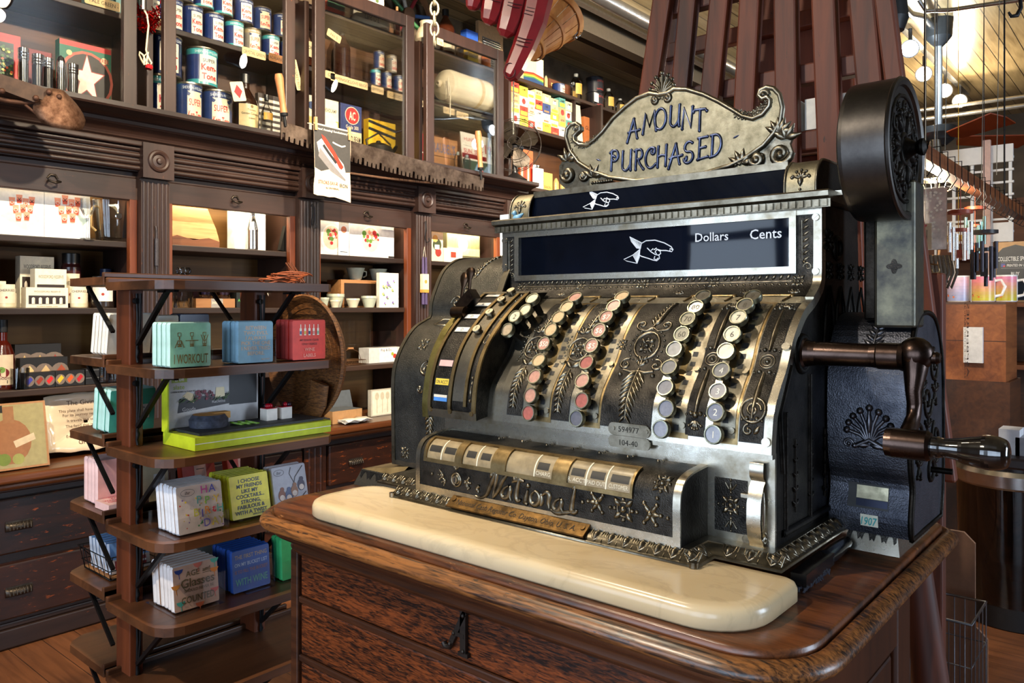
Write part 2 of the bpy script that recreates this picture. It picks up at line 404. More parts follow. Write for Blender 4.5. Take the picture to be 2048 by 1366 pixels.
for a, b in PIL:
    mb = MB(); c = (a + b) / 2
    mb.box(-4.149, -3.74, a, b, .745, 2.30)
    mb.box(-3.74, -3.725, a, b, .745, 2.02)
    for y in (a + .014, a + .034, c - .014, c + .014, b - .034, b - .014): mb.cyl((-3.727, y, .77), (-3.727, y, 2.015), .0085, 8)
    mb.box(-3.74, -3.70, a - .012, b + .012, .745, .80)
    mb.build('pilaster', CABV, WC)
    mb = MB(); mb.box(-3.74, -3.69, a - .006, b + .006, 2.03, 2.195)
    mb.lathe([(0, .016), (.012, .014), (.016, .004), (.03, .002), (.034, .008), (.042, .012), (.05, .008), (.054, 0)], (-3.69, c, 2.113), (1, 0, 0), 24)
    mb.build('roundel_block', CABV, WC)
# cornice profile (x out from -3.74, z)
CORN = [(-3.74, 2.19), (-3.715, 2.19), (-3.71, 2.20), (-3.70, 2.207), (-3.71, 2.215), (-3.705, 2.225), (-3.69, 2.24), (-3.68, 2.25), (-3.665, 2.252), (-3.66, 2.26), (-3.66, 2.275),
        (-3.64, 2.278), (-3.625, 2.29), (-3.60, 2.298), (-3.565, 2.302), (-3.56, 2.31), (-3.56, 2.33), (-4.15, 2.33), (-4.15, 2.29)]
mb = MB(); mb.prism(CORN, (0, YA, 0), (1, 0, 0), (0, 0, 1), (0, YB + .06 - YA, 0)); mb.build('cornice', CAB, WC)
mb = MB(); mb.box(-3.745, -3.705, YA, YB, 2.175, 2.20); mb.build('architrave', CAB, WC, bevel=.006)
# drawers, two rows under each bay
for a, b in bays:
    for z0, z1 in ((.40, .63), (.13, .36)):
        mb = MB(); mb.box(-3.71, -3.665, a + .02, b - .02, z0, z1); d = mb.build('drawer', DRAWER, WC, bevel=.008)
        for yy in ((a * .72 + b * .28), (a * .28 + b * .72)): handle_bin(yy, (z0 + z1) / 2, -3.665, d)
for a, b in PIL:
    mb = MB(); mb.box(-3.70, -3.675, a - .005, b + .005, .11, .655)
    for y in (a + .03, (a + b) / 2, b - .03): mb.cyl((-3.677, y, .13), (-3.677, y, .63), .009, 8)
    mb.build('base_pilaster', DRAWER, WC)
# ================================================================= upper glazed shelving
US = thing('upper_wall_shelving', 'dark open shelving with hinged glass doors standing on top of the wall cabinet', 'shelving', (XP, .3, 2.331))
YE = 8.2
mb = MB(); mb.box(-4.17, -4.15, YA, YE, 2.331, 3.30); mb.build('back_panel', UPIN, US)
for z, x0 in ((2.83, -3.86), (3.185, -3.84)):
    mb = MB(); mb.box(-4.15, x0, YA, YE, z - .028, z); mb.build('shelf', CABSHELF, US, bevel=.004)
mb = MB(); mb.box(-4.15, -3.72, YB + .07, YE, 2.30, 2.331); mb.build('shelf', CABSHELF, US, bevel=.004)
mb = MB(); mb.box(-4.15, -3.86, 4.58, YE, 2.02, 2.05); mb.build('shelf', CABSHELF, US, bevel=.004)
for y in (.86, 1.73, 2.62, 3.50, 4.40, 5.62, 6.9):
    mb = MB(); mb.box(-4.149, -3.76, y, y + .03, 2.332, 3.157); mb.build('divider', CABV, US)
DOORS = []
for i, (p0, p1) in enumerate(((-215, 272), (325, 588), (627, 826), (850, 1005))):
    y0 = PX(p0, 200, -3.69).y if p0 > -300 else YA; y1 = PX(p1, 200, -3.69).y; w = .062 if i < 2 else .07
    y0 = max(y0, .35)
    mb = MB()
    mb.box(-3.71, -3.675, y0, y0 + w, 2.332, 3.255); mb.box(-3.71, -3.675, y1 - w, y1, 2.332, 3.255)
    mb.box(-3.71, -3.675, y0 + w, y1 - w, 3.18, 3.255); mb.box(-3.71, -3.675, y0 + w, y1 - w, 2.332, 2.345)
    d = mb.build('glass_door', CABV, US, bevel=.005)
    mb = MB(); mb.box(-3.695, -3.691, y0 + w, y1 - w, 2.345, 3.18); mb.build('pane', PANE, d)
# ================================================================= oak counter under the register
OAK = wood('scuffed_oak_drawer_front', (22, 12, 9), (124, 62, 28), 'x', 60, .33, .3, (150, 88, 44), .64, 7, coat=.2, pores=1.3, low=.4)
OAKT = wood('worn_oak_top', (44, 24, 13), (126, 72, 37), 'x', 40, .32, .2, (160, 104, 60), .62, 9, coat=.2)
OAKN = wood('worn_oak_nosing', (34, 20, 14), (142, 90, 46), 'x', 40, .33, .35, (40, 26, 20), .59, 12, coat=.2, pores=1.2, low=.5)
OAKD = wood('dark_oak_moulding', (26, 16, 14), (84, 48, 28), 'x', 16, .3, .2, (150, 84, 42), .66, 12, coat=.3)
CT = thing('oak_counter', 'scuffed oak drawer cabinet with rounded moulded top carrying the cash register', 'counter', (-.78, 1.12, 0))
CXL, CXR, CYF, CYB = -1.271, -.2905, .779, 1.462
def rr_path(off, n=8):
    """rounded rectangle footprint of the counter top grown by off"""
    P = []
    x0, x1, y0, y1 = CXL - off, CXR + off, CYF - off, CYB + off
    for (cx, cy, r, a) in ((x1, y0, .085 + off, -PI / 2), (x1, y1, .03 + off, 0), (x0, y1, .03 + off, PI / 2), (x0, y0, .085 + off, PI)):
        sx = -1 if cx == x1 else 1; sy = -1 if cy == y1 else 1
        for i in range(n + 1):
            t = a + PI / 2 * i / n; P.append((cx + sx * r + r * math.cos(t), cy + sy * r + r * math.sin(t)))
    return P
def stack(prof, m, cap=True):
    mb = MB(); mb.rings([[Vector((x, y, z + .0166)) for x, y in rr_path(o)] for o, z in prof], 0, True, cap); return mb
stack([(-.03, 1.02), (-.001, 1.02), (-.001, 1.043), (-.004, 1.045), (-.03, 1.045)], 0).build('top', OAKT, CT)
stack([(-.05, 1.012), (.012, 1.012), (.020, 1.016), (.024, 1.022), (.022, 1.029), (.014, 1.0355), (.006, 1.038), (.002, 1.036), (.0, 1.03), (-.03, 1.03)], 0).build('nosing', OAKN, CT)
stack([(-.06, .962), (-.040, .962), (-.039, .967), (-.032, .969), (-.030, .974), (-.033, .979), (-.028, .984), (-.018, .990), (-.006, .997), (.002, 1.004), (.004, 1.0115), (-.04, 1.0118)], 0).build('cornice_moulding', OAKD, CT)
BX0, BX1, BY0, BY1 = -1.223, -.336, .824, 1.424
mb = MB()
mb.box(BX0 + .02, BX1 - .02, BY0 + .02, BY1, .08, .982)
for a, b in ((BX0, BX0 + .022), (BX1 - .022, BX1)): mb.box(a, b, BY0 - .002, BY0 + .03, .08, .982)
mb.box(BX0 - .01, BX1 + .01, BY0 - .012, BY1 + .01, 0, .10)
for z in (.8945, .790, .685, .58, .33): mb.box(BX0 + .02, BX1 - .02, BY0 + .001, BY0 + .03, z - .006, z + .006)
mb.build('carcass', OAKD, CT, bevel=.003)
mb = MB()                                        # framed right side
mb.box(BX1 - .012, BX1, BY0 + .03, BY0 + .11, .1, .982); mb.box(BX1 - .012, BX1, BY1 - .08, BY1, .1, .982)
mb.box(BX1 - .012, BX1, BY0 + .11, BY1 - .08, .88, .982); mb.box(BX1 - .012, BX1, BY0 + .11, BY1 - .08, .1, .2)
mb.box(BX1 - .018, BX1 - .006, BY0 + .12, BY1 - .09, .21, .87)
mb.build('side_panel', wood('dark_side_oak', (30, 16, 10), (74, 38, 20), 'z', 5, .35, .15), CT, bevel=.005)
for i, (z0, z1) in enumerate(((.9015, .982), (.797, .8885), (.692, .7835), (.588, .6795), (.34, .57), (.11, .32))):
    mb = MB(); mb.box(BX0 + .025, BX1 - .025, BY0 + .003, BY0 + .022, z0, z1)
    d = mb.build('drawer', OAK, CT, bevel=.004)
    if i == 0:
        mb = MB(); c = Vector((-.801, BY0 - .001, .946))                 # iron letter A
        def pt(a, b, o=0): return c + Vector((a, -o, b))
        mb.bar(pt(.012, -.030), pt(.012, .032), .006, .011, up=(1, 0, 0)); mb.bar(pt(.016, .032), pt(-.012, -.018), .006, .008, up=(1, 0, 0))
        mb.tube([pt(-.012, -.018), pt(-.017, -.028), pt(-.026, -.030), pt(-.030, -.024)], .0045, 6)
        mb.bar(pt(-.008, -.004), pt(.014, -.004), .007, .006); mb.bar(pt(.003, -.031), pt(.022, -.031), .007, .006)
        for q in ((.013, .026), (-.006, -.004), (.013, -.026), (-.014, -.022)): mb.ball(pt(q[0], q[1], .003), .0035, 6)
        mb.build('letter_plate', M((52, 46, 42), .45, .7, .3), d)
# ================================================================= marble slab
mm, nt, bs, out = newmat('cream_marble')
n1 = noise(nt, 5, (1, 2.2, 1), 8, .62, 1.4); n2 = noise(nt, 2.2, (1, 1, 1), 4, .5, .5)
r1 = ramp(nt, n1.outputs[0], [(.46, (1, 1, 1, 1)), (.5, (.72, .72, .73, 1)), (.54, (1, 1, 1, 1))])
r2 = ramp(nt, n2.outputs[0], [(.3, lin((202, 176, 134))), (.7, lin((222, 204, 170)))])
mx = N(nt, 'ShaderNodeMix', data_type='RGBA', blend_type='MULTIPLY'); mx.inputs[0].default_value = .35
nt.links.new(r2.outputs[0], mx.inputs[6]); nt.links.new(r1.outputs[0], mx.inputs[7]); nt.links.new(mx.outputs[2], bs.inputs['Base Color'])
bs.inputs['Roughness'].default_value = .22; bs.inputs['Subsurface Weight'].default_value = .12; bs.inputs['Subsurface Radius'].default_value = (.02, .015, .01)
mb = MB(); R = []
def mpath(o, z, n=8):
    P = []; x0, x1, y0, y1 = -1.1516 - o, -.346 + o, .7894 - o, .9557 + o
    for (sx, sy, r, a) in ((-1, 1, .075, -PI / 2), (-1, -1, .02, 0), (1, -1, .05, PI / 2), (1, 1, .06, PI)):
        cx = x1 if sx < 0 else x0; cy = y0 if sy > 0 else y1; r += o
        for i in range(n + 1):
            t = a + PI / 2 * i / n; P.append(Vector((cx + sx * r + r * math.cos(t), cy + sy * r + r * math.sin(t), z + .0162)))
    return P
mb.rings([mpath(-.02, 1.0455), mpath(-.005, 1.0455), mpath(0, 1.05), mpath(0, 1.0645), mpath(-.003, 1.0705), mpath(-.009, 1.0735), mpath(-.02, 1.0741)], 0, True)
ms = mb.build('marble_slab', mm, loc=(-.75, .87, 1.0617))
tag(ms, 'cream veined marble slab with rounded corners in front of the cash register', 'slab')
# ================================================================= cash register
NICK = metal('polished_nickel_brass', (128, 116, 92), (212, 208, 196), .2, 14, .05, 900, .3, .7, .36)
NICKD = metal('tarnished_nickel', (74, 66, 50), (168, 160, 142), .28, 20, .08, 900, .3, .7, .42)
DARKM = metal('blackened_hammered_metal', (22, 22, 23), (84, 80, 74), .38, 24, .55, 520, .3, .85, .5)
RELF = metal('rubbed_raised_metal', (60, 55, 46), (160, 150, 130), .26, 60, .05, 900, .3, .75, .4)
BRASS = metal('old_brass', (88, 72, 46), (176, 152, 108), .3, 25, .08, 900, .3, .7, .45)
BLK = M((12, 12, 13), .5, 0, .2)
BLKM = metal('black_iron_side', (14, 13, 12), (44, 40, 36), .42, 18, .3, 300)
CRKM = metal('dark_bronze', (44, 34, 30), (98, 80, 72), .24, 10, .05, 400, .3, .7, .32)
SIGNM = metal('grey_stippled_brass', (120, 113, 92), (160, 152, 128), .42, 60, .3, 900, .3, .7, .5)
BLUEL = metal('blued_lettering', (44, 50, 74), (104, 112, 140), .3, 40)
XR = -.3957
CR = thing('cash_register', 'ornate antique nickel and brass cash register with AMOUNT PURCHASED sign on top', 'cash register', (-.75, 1.17, 1.0908))
def catmull(P, n):
    out = []
    for i in range(len(P) - 1):
        p0 = P[max(i - 1, 0)]; p1 = P[i]; p2 = P[i + 1]; p3 = P[min(i + 2, len(P) - 1)]
        for k in range(n):
            t = k / n
            out.append(tuple(.5 * (2 * b + (c - a) * t + (2 * a - 5 * b + 4 * c - d) * t * t + (3 * b - a - 3 * c + d) * t ** 3) for a, b, c, d in zip(p0, p1, p2, p3)))
    out.append(tuple(P[-1])); return out
class Surf:
    """sheet swept along x from a (y,z) profile, addressed by x and arc length"""
    def __init__(s, P, n=6, smooth=True):
        s.P = catmull(P, n) if smooth else P
        s.L = [0]
        for a, b in zip(s.P, s.P[1:]): s.L.append(s.L[-1] + math.dist(a, b))
        s.len = s.L[-1]
    def at(s, t):
        t = max(0, min(s.len - 1e-6, t)); i = 0
        while s.L[i + 1] < t: i += 1
        k = (t - s.L[i]) / max(1e-9, s.L[i + 1] - s.L[i]); a, b = s.P[i], s.P[i + 1]
        y = a[0] + (b[0] - a[0]) * k; z = a[1] + (b[1] - a[1]) * k
        i0 = max(i - 1, 0); i1 = min(i + 2, len(s.P) - 1); d = Vector((0, s.P[i1][0] - s.P[i0][0], s.P[i1][1] - s.P[i0][1])).normalized()
        return y, z, Vector((0, -d.z, d.y))
    def __call__(s, x, t, h=0):
        y, z, n = s.at(t); return Vector((x, y, z)) + n * h
    def hit(s, px, py):
        d = ray(px, py)
        for i in range(len(s.P) - 1):
            (y0, z0), (y1, z1) = s.P[i], s.P[i + 1]
            nx = (z1 - z0, -(y1 - y0)); den = nx[0] * d.y + nx[1] * d.z
            if abs(den) < 1e-9: continue
            t = (nx[0] * y0 + nx[1] * (z0 - EYE)) / den
            y, z = d.y * t, EYE + d.z * t
            k = ((y - y0) * (y1 - y0) + (z - z0) * (z1 - z0)) / ((y1 - y0) ** 2 + (z1 - z0) ** 2)
            if -.02 <= k <= 1.02 and t > 0: return d.x * t, s.L[i] + k * (s.L[i + 1] - s.L[i])
        raise ValueError(('no hit', px, py))
    def zt(s, z):
        for i in range(len(s.P) - 1):
            if (s.P[i][1] - z) * (s.P[i + 1][1] - z) <= 0 and s.P[i][1] != s.P[i + 1][1]:
                return s.L[i] + (s.L[i + 1] - s.L[i]) * (z - s.P[i][1]) / (s.P[i + 1][1] - s.P[i][1])
        return s.len
class Flat:
    def __init__(s, o, u, v): s.o = Vector(o); s.u = Vector(u); s.v = Vector(v); s.n = s.u.cross(s.v)
    def __call__(s, a, b, h=0): return s.o + s.u * a + s.v * b + s.n * h
def sheet(mb, S, x0, x1, t0, t1, h, m=0, n=20, thick=0):
    rows = [[S(x0, t0 + (t1 - t0) * i / n, h), S(x1, t0 + (t1 - t0) * i / n, h)] for i in range(n + 1)]
    mb.rings(rows, m, True, False, False)
    if thick:
        for xx in (0, 1):
            mb.rings([[r[xx], S((x0, x1)[xx], t0 + (t1 - t0) * i / n, h - thick)] for i, r in enumerate(rows)], m, False, False, False)
        for i in (0, n):
            t = t0 + (t1 - t0) * i / n; mb.add([rows[i][0], rows[i][1], S(x1, t, h - thick), S(x0, t, h - thick)], [(0, 1, 2, 3)], m)
def leaf(mb, S, a, b, ang, L, w, h, m=0):
    ca, sa = math.cos(ang), math.sin(ang); R = []
    for i in range(5):
        t = i / 4; ww = w * math.sin(PI * min(1, max(.04, t)) ** .75) if 0 < i < 4 else w * .05; hh = h * math.sin(PI * max(.05, min(.95, t))) ** .6
        R.append([S(a + ca * t * L - sa * ww * q, b + sa * t * L + ca * ww * q, hh * math.sqrt(max(0, 1 - q * q))) for q in (-1, -.6, 0, .6, 1)])
    mb.rings(R, m, True, False, False)
def bead(mb, S, a, b, r, m=0, h=1):
    R = []
    for i in range(4):
        p = PI / 2 * i / 3; R.append([S(a + r * math.cos(p) * math.cos(t), b + r * math.cos(p) * math.sin(t), r * h * math.sin(p)) for t in (2 * PI * j / 8 for j in range(8))])
    mb.rings(R, m, True, False)
def stroke(mb, S, pts, th, m=0, h=None, taper=False):
    """raised line through (a,b) points"""
    h = h or th; k = len(pts); R = []
    for i in range(k):
        d = (pts[min(i + 1, k - 1)][0] - pts[max(i - 1, 0)][0], pts[min(i + 1, k - 1)][1] - pts[max(i - 1, 0)][1]); l = math.hypot(*d) or 1
        nx, ny = -d[1] / l, d[0] / l; w = th
        if taper: w = th * (.35 + .65 * math.sin(PI * (i + .3) / (k - .4)))
        R.append([S(pts[i][0] + nx * w * q, pts[i][1] + ny * w * q, h * math.sqrt(max(0, 1 - q * q))) for q in (-1, -.7, 0, .7, 1)])
    mb.rings(R, m, True, False, False)
def ring(mb, S, a, b, ra, th, m=0, rb=None):
    rb = rb or ra; P = [(a + ra * math.cos(2 * PI * i / 20), b + rb * math.sin(2 * PI * i / 20)) for i in range(21)]; stroke(mb, S, P, th, m)
def scroll(mb, S, a, b, r, a0, turns, dr, th, m=0, n=18):
    P = []
    for i in range(n + 1):
        k = i / n; rr = r * (1 - .82 * k); t = a0 + dr * 2 * PI * turns * k; P.append((a + rr * math.cos(t), b + rr * math.sin(t)))
    stroke(mb, S, P, th, m); bead(mb, S, P[-1][0], P[-1][1], th * 1.5, m)
def fern(mb, S, a, b0, b1, n, L, w, h, m=0, lean=.9, da=0):
    stroke(mb, S, [(a + da * i / 6, b0 + (b1 - b0) * i / 6) for i in range(7)], .0022, m)
    sgn = 1 if b1 > b0 else -1
    for i in range(n):
        k = (i + .4) / n; s = 1 - .55 * k
        for q in (-1, 1): leaf(mb, S, a + da * k, b0 + (b1 - b0) * k, sgn * (PI / 2 - q * lean), L * s, w * s, h, m)
def rosette(mb, S, a, b, r, m=0):
    bead(mb, S, a, b, r * .25, m)
    for i in range(4):
        t = PI / 4 + PI / 2 * i; leaf(mb, S, a + .3 * r * math.cos(t), b + .3 * r * math.sin(t), t, r * .75, r * .24, r * .25, m)
        bead(mb, S, a + r * .7 * math.cos(t - PI / 4), b + r * .7 * math.sin(t - PI / 4), r * .16, m)
    ring(mb, S, a, b, r * .5, r * .07, m)
def spray(mb, S, a, b, r, dirs, m=0):
    for i, t in enumerate(dirs):
        leaf(mb, S, a, b, t, r, r * .23, r * .2, m); bead(mb, S, a + r * .95 * math.cos(t), b + r * .95 * math.sin(t), r * .2, m)
def palm(mb, S, a, b, r, m=0, n=7, spread=1.25):
    for i in range(n):
        t = PI / 2 + spread * (i - (n - 1) / 2) / ((n - 1) / 2); l = r * (1 - .28 * abs(i - (n - 1) / 2) / ((n - 1) / 2))
        stroke(mb, S, [(a + .12 * r * math.cos(t), b), (a + .55 * l * math.cos(t) * .8, b + .55 * l * math.sin(t)), (a + l * math.cos(t), b + l * math.sin(t))], r * .06, m)
        bead(mb, S, a + l * math.cos(t), b + l * math.sin(t), r * .12, m)
# ---- base plinth
mb = MB(); PL = [(-1.142, 1.36), (-1.142, .9557), (-1.040, .9557), (-1.040, .8993), (-.4597, .8993), (-.4597, .9528), (-.3708, .9528), (-.3708, 1.36)]
def offs(P, o):
    """move an open footprint inwards (to the left of its direction) by o, ends kept on y"""
    out = []
    for i, p in enumerate(P):
        ds = []
        if i > 0: ds.append(Vector((p[0] - P[i - 1][0], p[1] - P[i - 1][1], 0)).normalized())
        if i < len(P) - 1: ds.append(Vector((P[i + 1][0] - p[0], P[i + 1][1] - p[1], 0)).normalized())
        v = Vector((0, 0, 0))
        for d in ds: v += Vector((-d.y, d.x, 0))
        if len(ds) == 1: v = v
        out.append(Vector((p[0] + v.x * o, p[1] + v.y * o, 0)))
    return out
prof = [(0, 1.0908), (0, 1.0935), (.0015, 1.0945), (.004, 1.095), (.005, 1.097), (.008, 1.101), (.013, 1.1035), (.017, 1.105), (.0185, 1.1055), (.0185, 1.107)]
mb.rings([[p + Vector((0, 0, z)) for p in offs(PL, o)] for o, z in prof], 0, True, False, False)
top = [p + Vector((0, 0, 1.107)) for p in offs(PL, .0185)]; mb.add(top, [tuple(range(len(top)))], 0)
mb.add([Vector((p[0], p[1], 1.0909)) for p in PL], [tuple(range(len(PL)))[::-1]], 0)
bp = mb.build('base_plinth', NICKD, CR)
mb = MB()                                                            # egg and dart along the sloping moulding
for i in range(1, len(PL) - 2 + 1):
    p = Vector((PL[i][0], PL[i][1], 0)); q = Vector((PL[i + 1][0], PL[i + 1][1], 0)); d = (q - p).normalized(); nn = Vector((-d.y, d.x, 0)); L = (q - p).length
    sl = (nn * .014 + Vector((0, 0, .0105))).normalized(); F = Flat(p + nn * .0105 + Vector((0, 0, 1.1012)), d, sl); k = max(1, int(L / .024))
    for j in range(k):
        a = (j + .5) * L / k
        if i == 3 and .138 < a < .41: continue
        leaf(mb, F, a, .009, -PI / 2, .016, .0058, .0045); stroke(mb, F, [(a - .009, .009), (a - .008, 0), (a, -.0085), (a + .008, 0), (a + .009, .009)], .0013); stroke(mb, F, [(a + .012, .009), (a + .012, -.008)], .001)
for sx, sy in ((-1.036, .903), (-.464, .903)): mb.cyl((sx, sy, 1.091), (sx, sy, 1.098), .0065, 12)
mb.build('egg_and_dart', RELF, bp)
mb = MB(); F = Flat((-.766, .9085, 1.103), (1, 0, 0), Vector((0, .02, .014)).normalized())
mb.add([F(a, b, h) for h in (0, .0035) for a, b in ((-.135, -.0115), (.135, -.0115), (.135, .0115), (-.135, .0115))], [(4, 5, 6, 7), (0, 1, 5, 4), (1, 2, 6, 5), (2, 3, 7, 6), (3, 0, 4, 7)], 0)
mb.text('National Cash Register Co. Dayton, Ohio, U. S. A.', F(0, 0, .0036), F.u, F.v, .0105, 1, .0003, maxw=.235)
for a in (-.127, .127): mb.cyl(F(a, .003, .0035), F(a, .003, .005), .004, 10, 0)
mb.build('maker_plate', [metal('worn_bronze_plate', (62, 48, 30), (120, 92, 54), .42, 40), M((34, 26, 16), .6, .4)], bp)
# ---- body shell behind the fronts
KP = [(.984, 1.229), (.986, 1.252), (.993, 1.283), (1.013, 1.311), (1.037, 1.3384), (1.061, 1.377), (1.0985, 1.413), (1.136, 1.4308), (1.161, 1.447), (1.1716, 1.4597), (1.1737, 1.4921), (1.1737, 1.572)]
K = Surf(KP)
mb = MB()
side = [(.997, 1.107), (.997, 1.225)] + [(y + .001, z) for y, z in K.P] + [(1.34, 1.572), (1.35, 1.45), (1.37, 1.40), (1.38, 1.107)]
mb.prism([(y, z) for y, z in side], (-1.0, 0, 0), (0, 1, 0), (0, 0, 1), (1.0 + XR - .0006, 0, 0), 0, 0)
mb.build('body_shell', BLKM, CR)
mb = MB(); SF = Flat((XR, 1.15, 1.3), (0, 1, 0), (0, 0, 1))           # cast ribs and rosettes on the right flank
for yy in (1.03, 1.12, 1.21, 1.30): stroke(mb, SF, [(yy - 1.15, -.185), (yy - 1.15, -.02 + (yy - 1.03) * .5)], .004)
for a in range(4):
    yy = .03 + a * .05; stroke(mb, SF, [(yy, .06), (yy + .01, .12), (yy + .025, .15), (yy + .04, .12), (yy + .05, .06)], .003); rosette(mb, SF, yy + .025, .175, .016)
rosette(mb, SF, .05, .22, .02); ring(mb, SF, .09, .21, .016, .004); ring(mb, SF, -.058, .055, .024, .005)
stroke(mb, SF, [(-.13, -.18), (-.02, -.18), (.22, -.18)], .005); stroke(mb, SF, [(-.13, -.10), (-.14, -.02), (-.10, .04)], .004)
for k in range(5): fern(mb, SF, -.085 + k * .06, -.16, -.06, 5, .014, .004, .003)
mb.build('side_casting', BLKM, CR)
# ---- skirt under the key panel
mb = MB(); mb.box(-1.0, XR, .9945, .999, 1.106, 1.2225); mb.box(-1.0, XR, .986, .999, 1.2225, 1.2295)
sk = mb.build('skirt_plate', NICK, CR)
mb = MB(); F = Flat((-.456, .9943, 1.153), (1, 0, 0), (0, 0, 1))
mb.prism(rrect(.047, .072, .001), F(0, 0), F.u, F.v, F.n * .0006, 0)
mb.build('skirt_inset', DARKM, sk)
mb = MB(); rosette(mb, lambda a, b, h=0: F(a, b, h + .0007), 0, 0, .0155)
for s in (-1, 1):
    leaf(mb, F, 0, s * .018, s * PI / 2, .014, .003, .003); stroke(mb, F, [(-.008, s * .03), (-.003, s * .022), (.003, s * .022), (.008, s * .03)], .0016)
    for q in (.0175, .034): bead(mb, F, 0, s * q, .0022)
    bead(mb, F, s * .018, 0, .002)
mb.cyl((-.434, .995, 1.112), (-.434, .9925, 1.112), .006, 12)
mb.build('skirt_relief', RELF, sk)
# lock lever on the right of the skirt
mb = MB(); lx = -.4165
mb.rings([[Vector((lx + q * .0095, y, z)) for q in (-1, 1)] for y, z in ((.9935, 1.2155), (.985, 1.217), (.9835, 1.206), (.985, 1.197), (.9905, 1.192), (.984, 1.185), (.976, 1.165), (.9745, 1.14), (.978, 1.12), (.984, 1.112), (.986, 1.104), (.982, 1.100), (.982, 1.087), (.991, 1.086))], 0, True, False, False)
mb.rings([[Vector((lx + q * .0095, y, z)) for q in (-1, 1)] for y, z in ((.9935, 1.2125), (.987, 1.213), (.987, 1.197), (.994, 1.190), (.988, 1.183), (.981, 1.165), (.979, 1.14), (.982, 1.12), (.99, 1.11))][::-1], 0, True, False, False)
SL = Flat((lx + .0095, .985, 1.13), (0, 1, 0), (0, 0, 1)); scroll(mb, SL, .002, -.012, .008, PI / 2, 1.2, -1, .0016); leaf(mb, SL, 0, 0, PI / 2, .05, .004, .002)
mb.box(lx - .022, lx - .010, .984, .9945, 1.168, 1.174)
mb.build('lock_lever', NICK, CR, bevel=.0008)
# ---- key panel: polished curved sheet, dark insets, slots and keys
mb = MB(); sheet(mb, K, -1.0, XR, 0, K.zt(1.4345), .001, 0, 40)
mb.rings([[K(XR, K.len * i / 50, .0012), K(XR + .0005, K.len * i / 50, -.012)] for i in range(51)], 0, True, False, False)
kp = mb.build('key_panel', NICK, CR)
T0, T1 = K.zt(1.243), K.zt(1.424)
xs = lambda px, py: K.hit(px, py)[0]
PANELS = [(xs(1015, 833), xs(1044, 836)), (xs(1102, 845), xs(1137, 849)), (xs(1201, 855), xs(1301, 868)), (xs(1371, 878), xs(1408, 881)), (xs(1479, 891), xs(1525, 895))]
mb = MB()
for a, b in PANELS:
    sheet(mb, K, a - .0012, b + .0012, T0 - .0012, T1 + .0012, .0014, 1, 24); sheet(mb, K, a, b, T0, T1, .0019, 0, 24)
mb.build('key_panel_inset', [DARKM, BLK], kp)
mb = MB(); KR = lambda a, t, h=0: K(a, t, h + .0019)
for i, (a, b) in enumerate(PANELS):
    c = (a + b) / 2; w = (b - a) / 2; Lh = T1 - T0
    if i in (0, 1):
        c -= .004; fern(mb, KR, c, T0 + .085, T0 + .012, 8, .021, .0042, .004, lean=.75)
        rosette(mb, KR, c, T0 + .125, .017); ring(mb, KR, c, T0 + .125, .0195, .0018, rb=.021)
        for q in range(9): bead(mb, KR, c - .026 + (q % 3) * .002, T0 + .10 + q * .006, .0022)
        leaf(mb, KR, c, T0 + .09, PI * .8, .02, .005, .004); leaf(mb, KR, c, T0 + .09, PI * .2, .02, .005, .004); spray(mb, KR, c, T0 + .155, .014, (.6, 1.4, 2.2, 2.9))
        fern(mb, KR, c + .006, T0 + .165, T1 - .008, 6, .013, .003, .003, da=.008)
    elif i == 2:
        fern(mb, KR, c, T0 + .095, T0 + .012, 9, .03, .0052, .0045, lean=.7)
        ring(mb, KR, c, T0 + .137, .021, .0025, rb=.023); rosette(mb, KR, c, T0 + .137, .016)
        for q in range(20):
            t = 2 * PI * q / 20; bead(mb, KR, c + .029 * math.cos(t), T0 + .137 + .030 * math.sin(t), .0022)
        for s in (-1, 1):
            scroll(mb, KR, c + s * .026, T0 + .102, .0115, PI / 2 + s * .3, 1.1, -s, .002); scroll(mb, KR, c + s * .021, T0 + .175, .010, -PI / 2, 1.1, s, .002)
            stroke(mb, KR, [(c, T0 + .09), (c + s * .012, T0 + .088), (c + s * .026, T0 + .091)], .0022); stroke(mb, KR, [(c, T0 + .17), (c + s * .01, T0 + .163), (c + s * .021, T0 + .165)], .002)
            rosette(mb, KR, c + s * .045, T0 + .137, .011); leaf(mb, KR, c, T0 + .11, PI / 2 + s * .8, .014, .004, .004); bead(mb, KR, c + s * .028, T0 + .083, .004)
        spray(mb, KR, c, T0 + .10, .014, (PI / 2, .9, PI - .9)); fern(mb, KR, c, T0 + .172, T1 - .006, 8, .02, .0035, .0035, lean=.6, da=.012)
    else:
        for (b0, b1) in ((T0 + .03, T0 + .10), (T1 - .025, T0 + .135)):
            n = 8; stroke(mb, KR, [(c, b0 + (b1 - b0) * q / n) for q in range(n + 1)], .0045, taper=True, h=.003)
        ring(mb, KR, c, T0 + .119, .0105, .0014); ring(mb, KR, c, T0 + .119, .0065, .001); bead(mb, KR, c, T0 + .119, .0035)
        for bb in (T0 + .102, T0 + .137, T1 - .018, T0 + .03):
            for s in (-1, 1): bead(mb, KR, c + s * .007, bb, .0035); bead(mb, KR, c + s * .014, bb - .002, .002)
        spray(mb, KR, c, T1 - .014, .009, (.5, 1.2, PI / 2, 1.9, 2.6))
        if i == 4: ring(mb, KR, c, T0 + .042, .0165, .0022); scroll(mb, KR, c, T0 + .042, .011, 0, 1.3, 1, .002); scroll(mb, KR, c - .004, T0 + .015, .008, PI / 2, 1, 1, .002); leaf(mb, KR, c + .004, T0 + .01, 1.0, .014, .004, .003)
        else: spray(mb, KR, c, T0 + .02, .012, (-.6, -1.2, -PI / 2, -1.9, -2.5)); bead(mb, KR, c, T0 + .028, .005)
mb.build('key_panel_relief', RELF, kp)
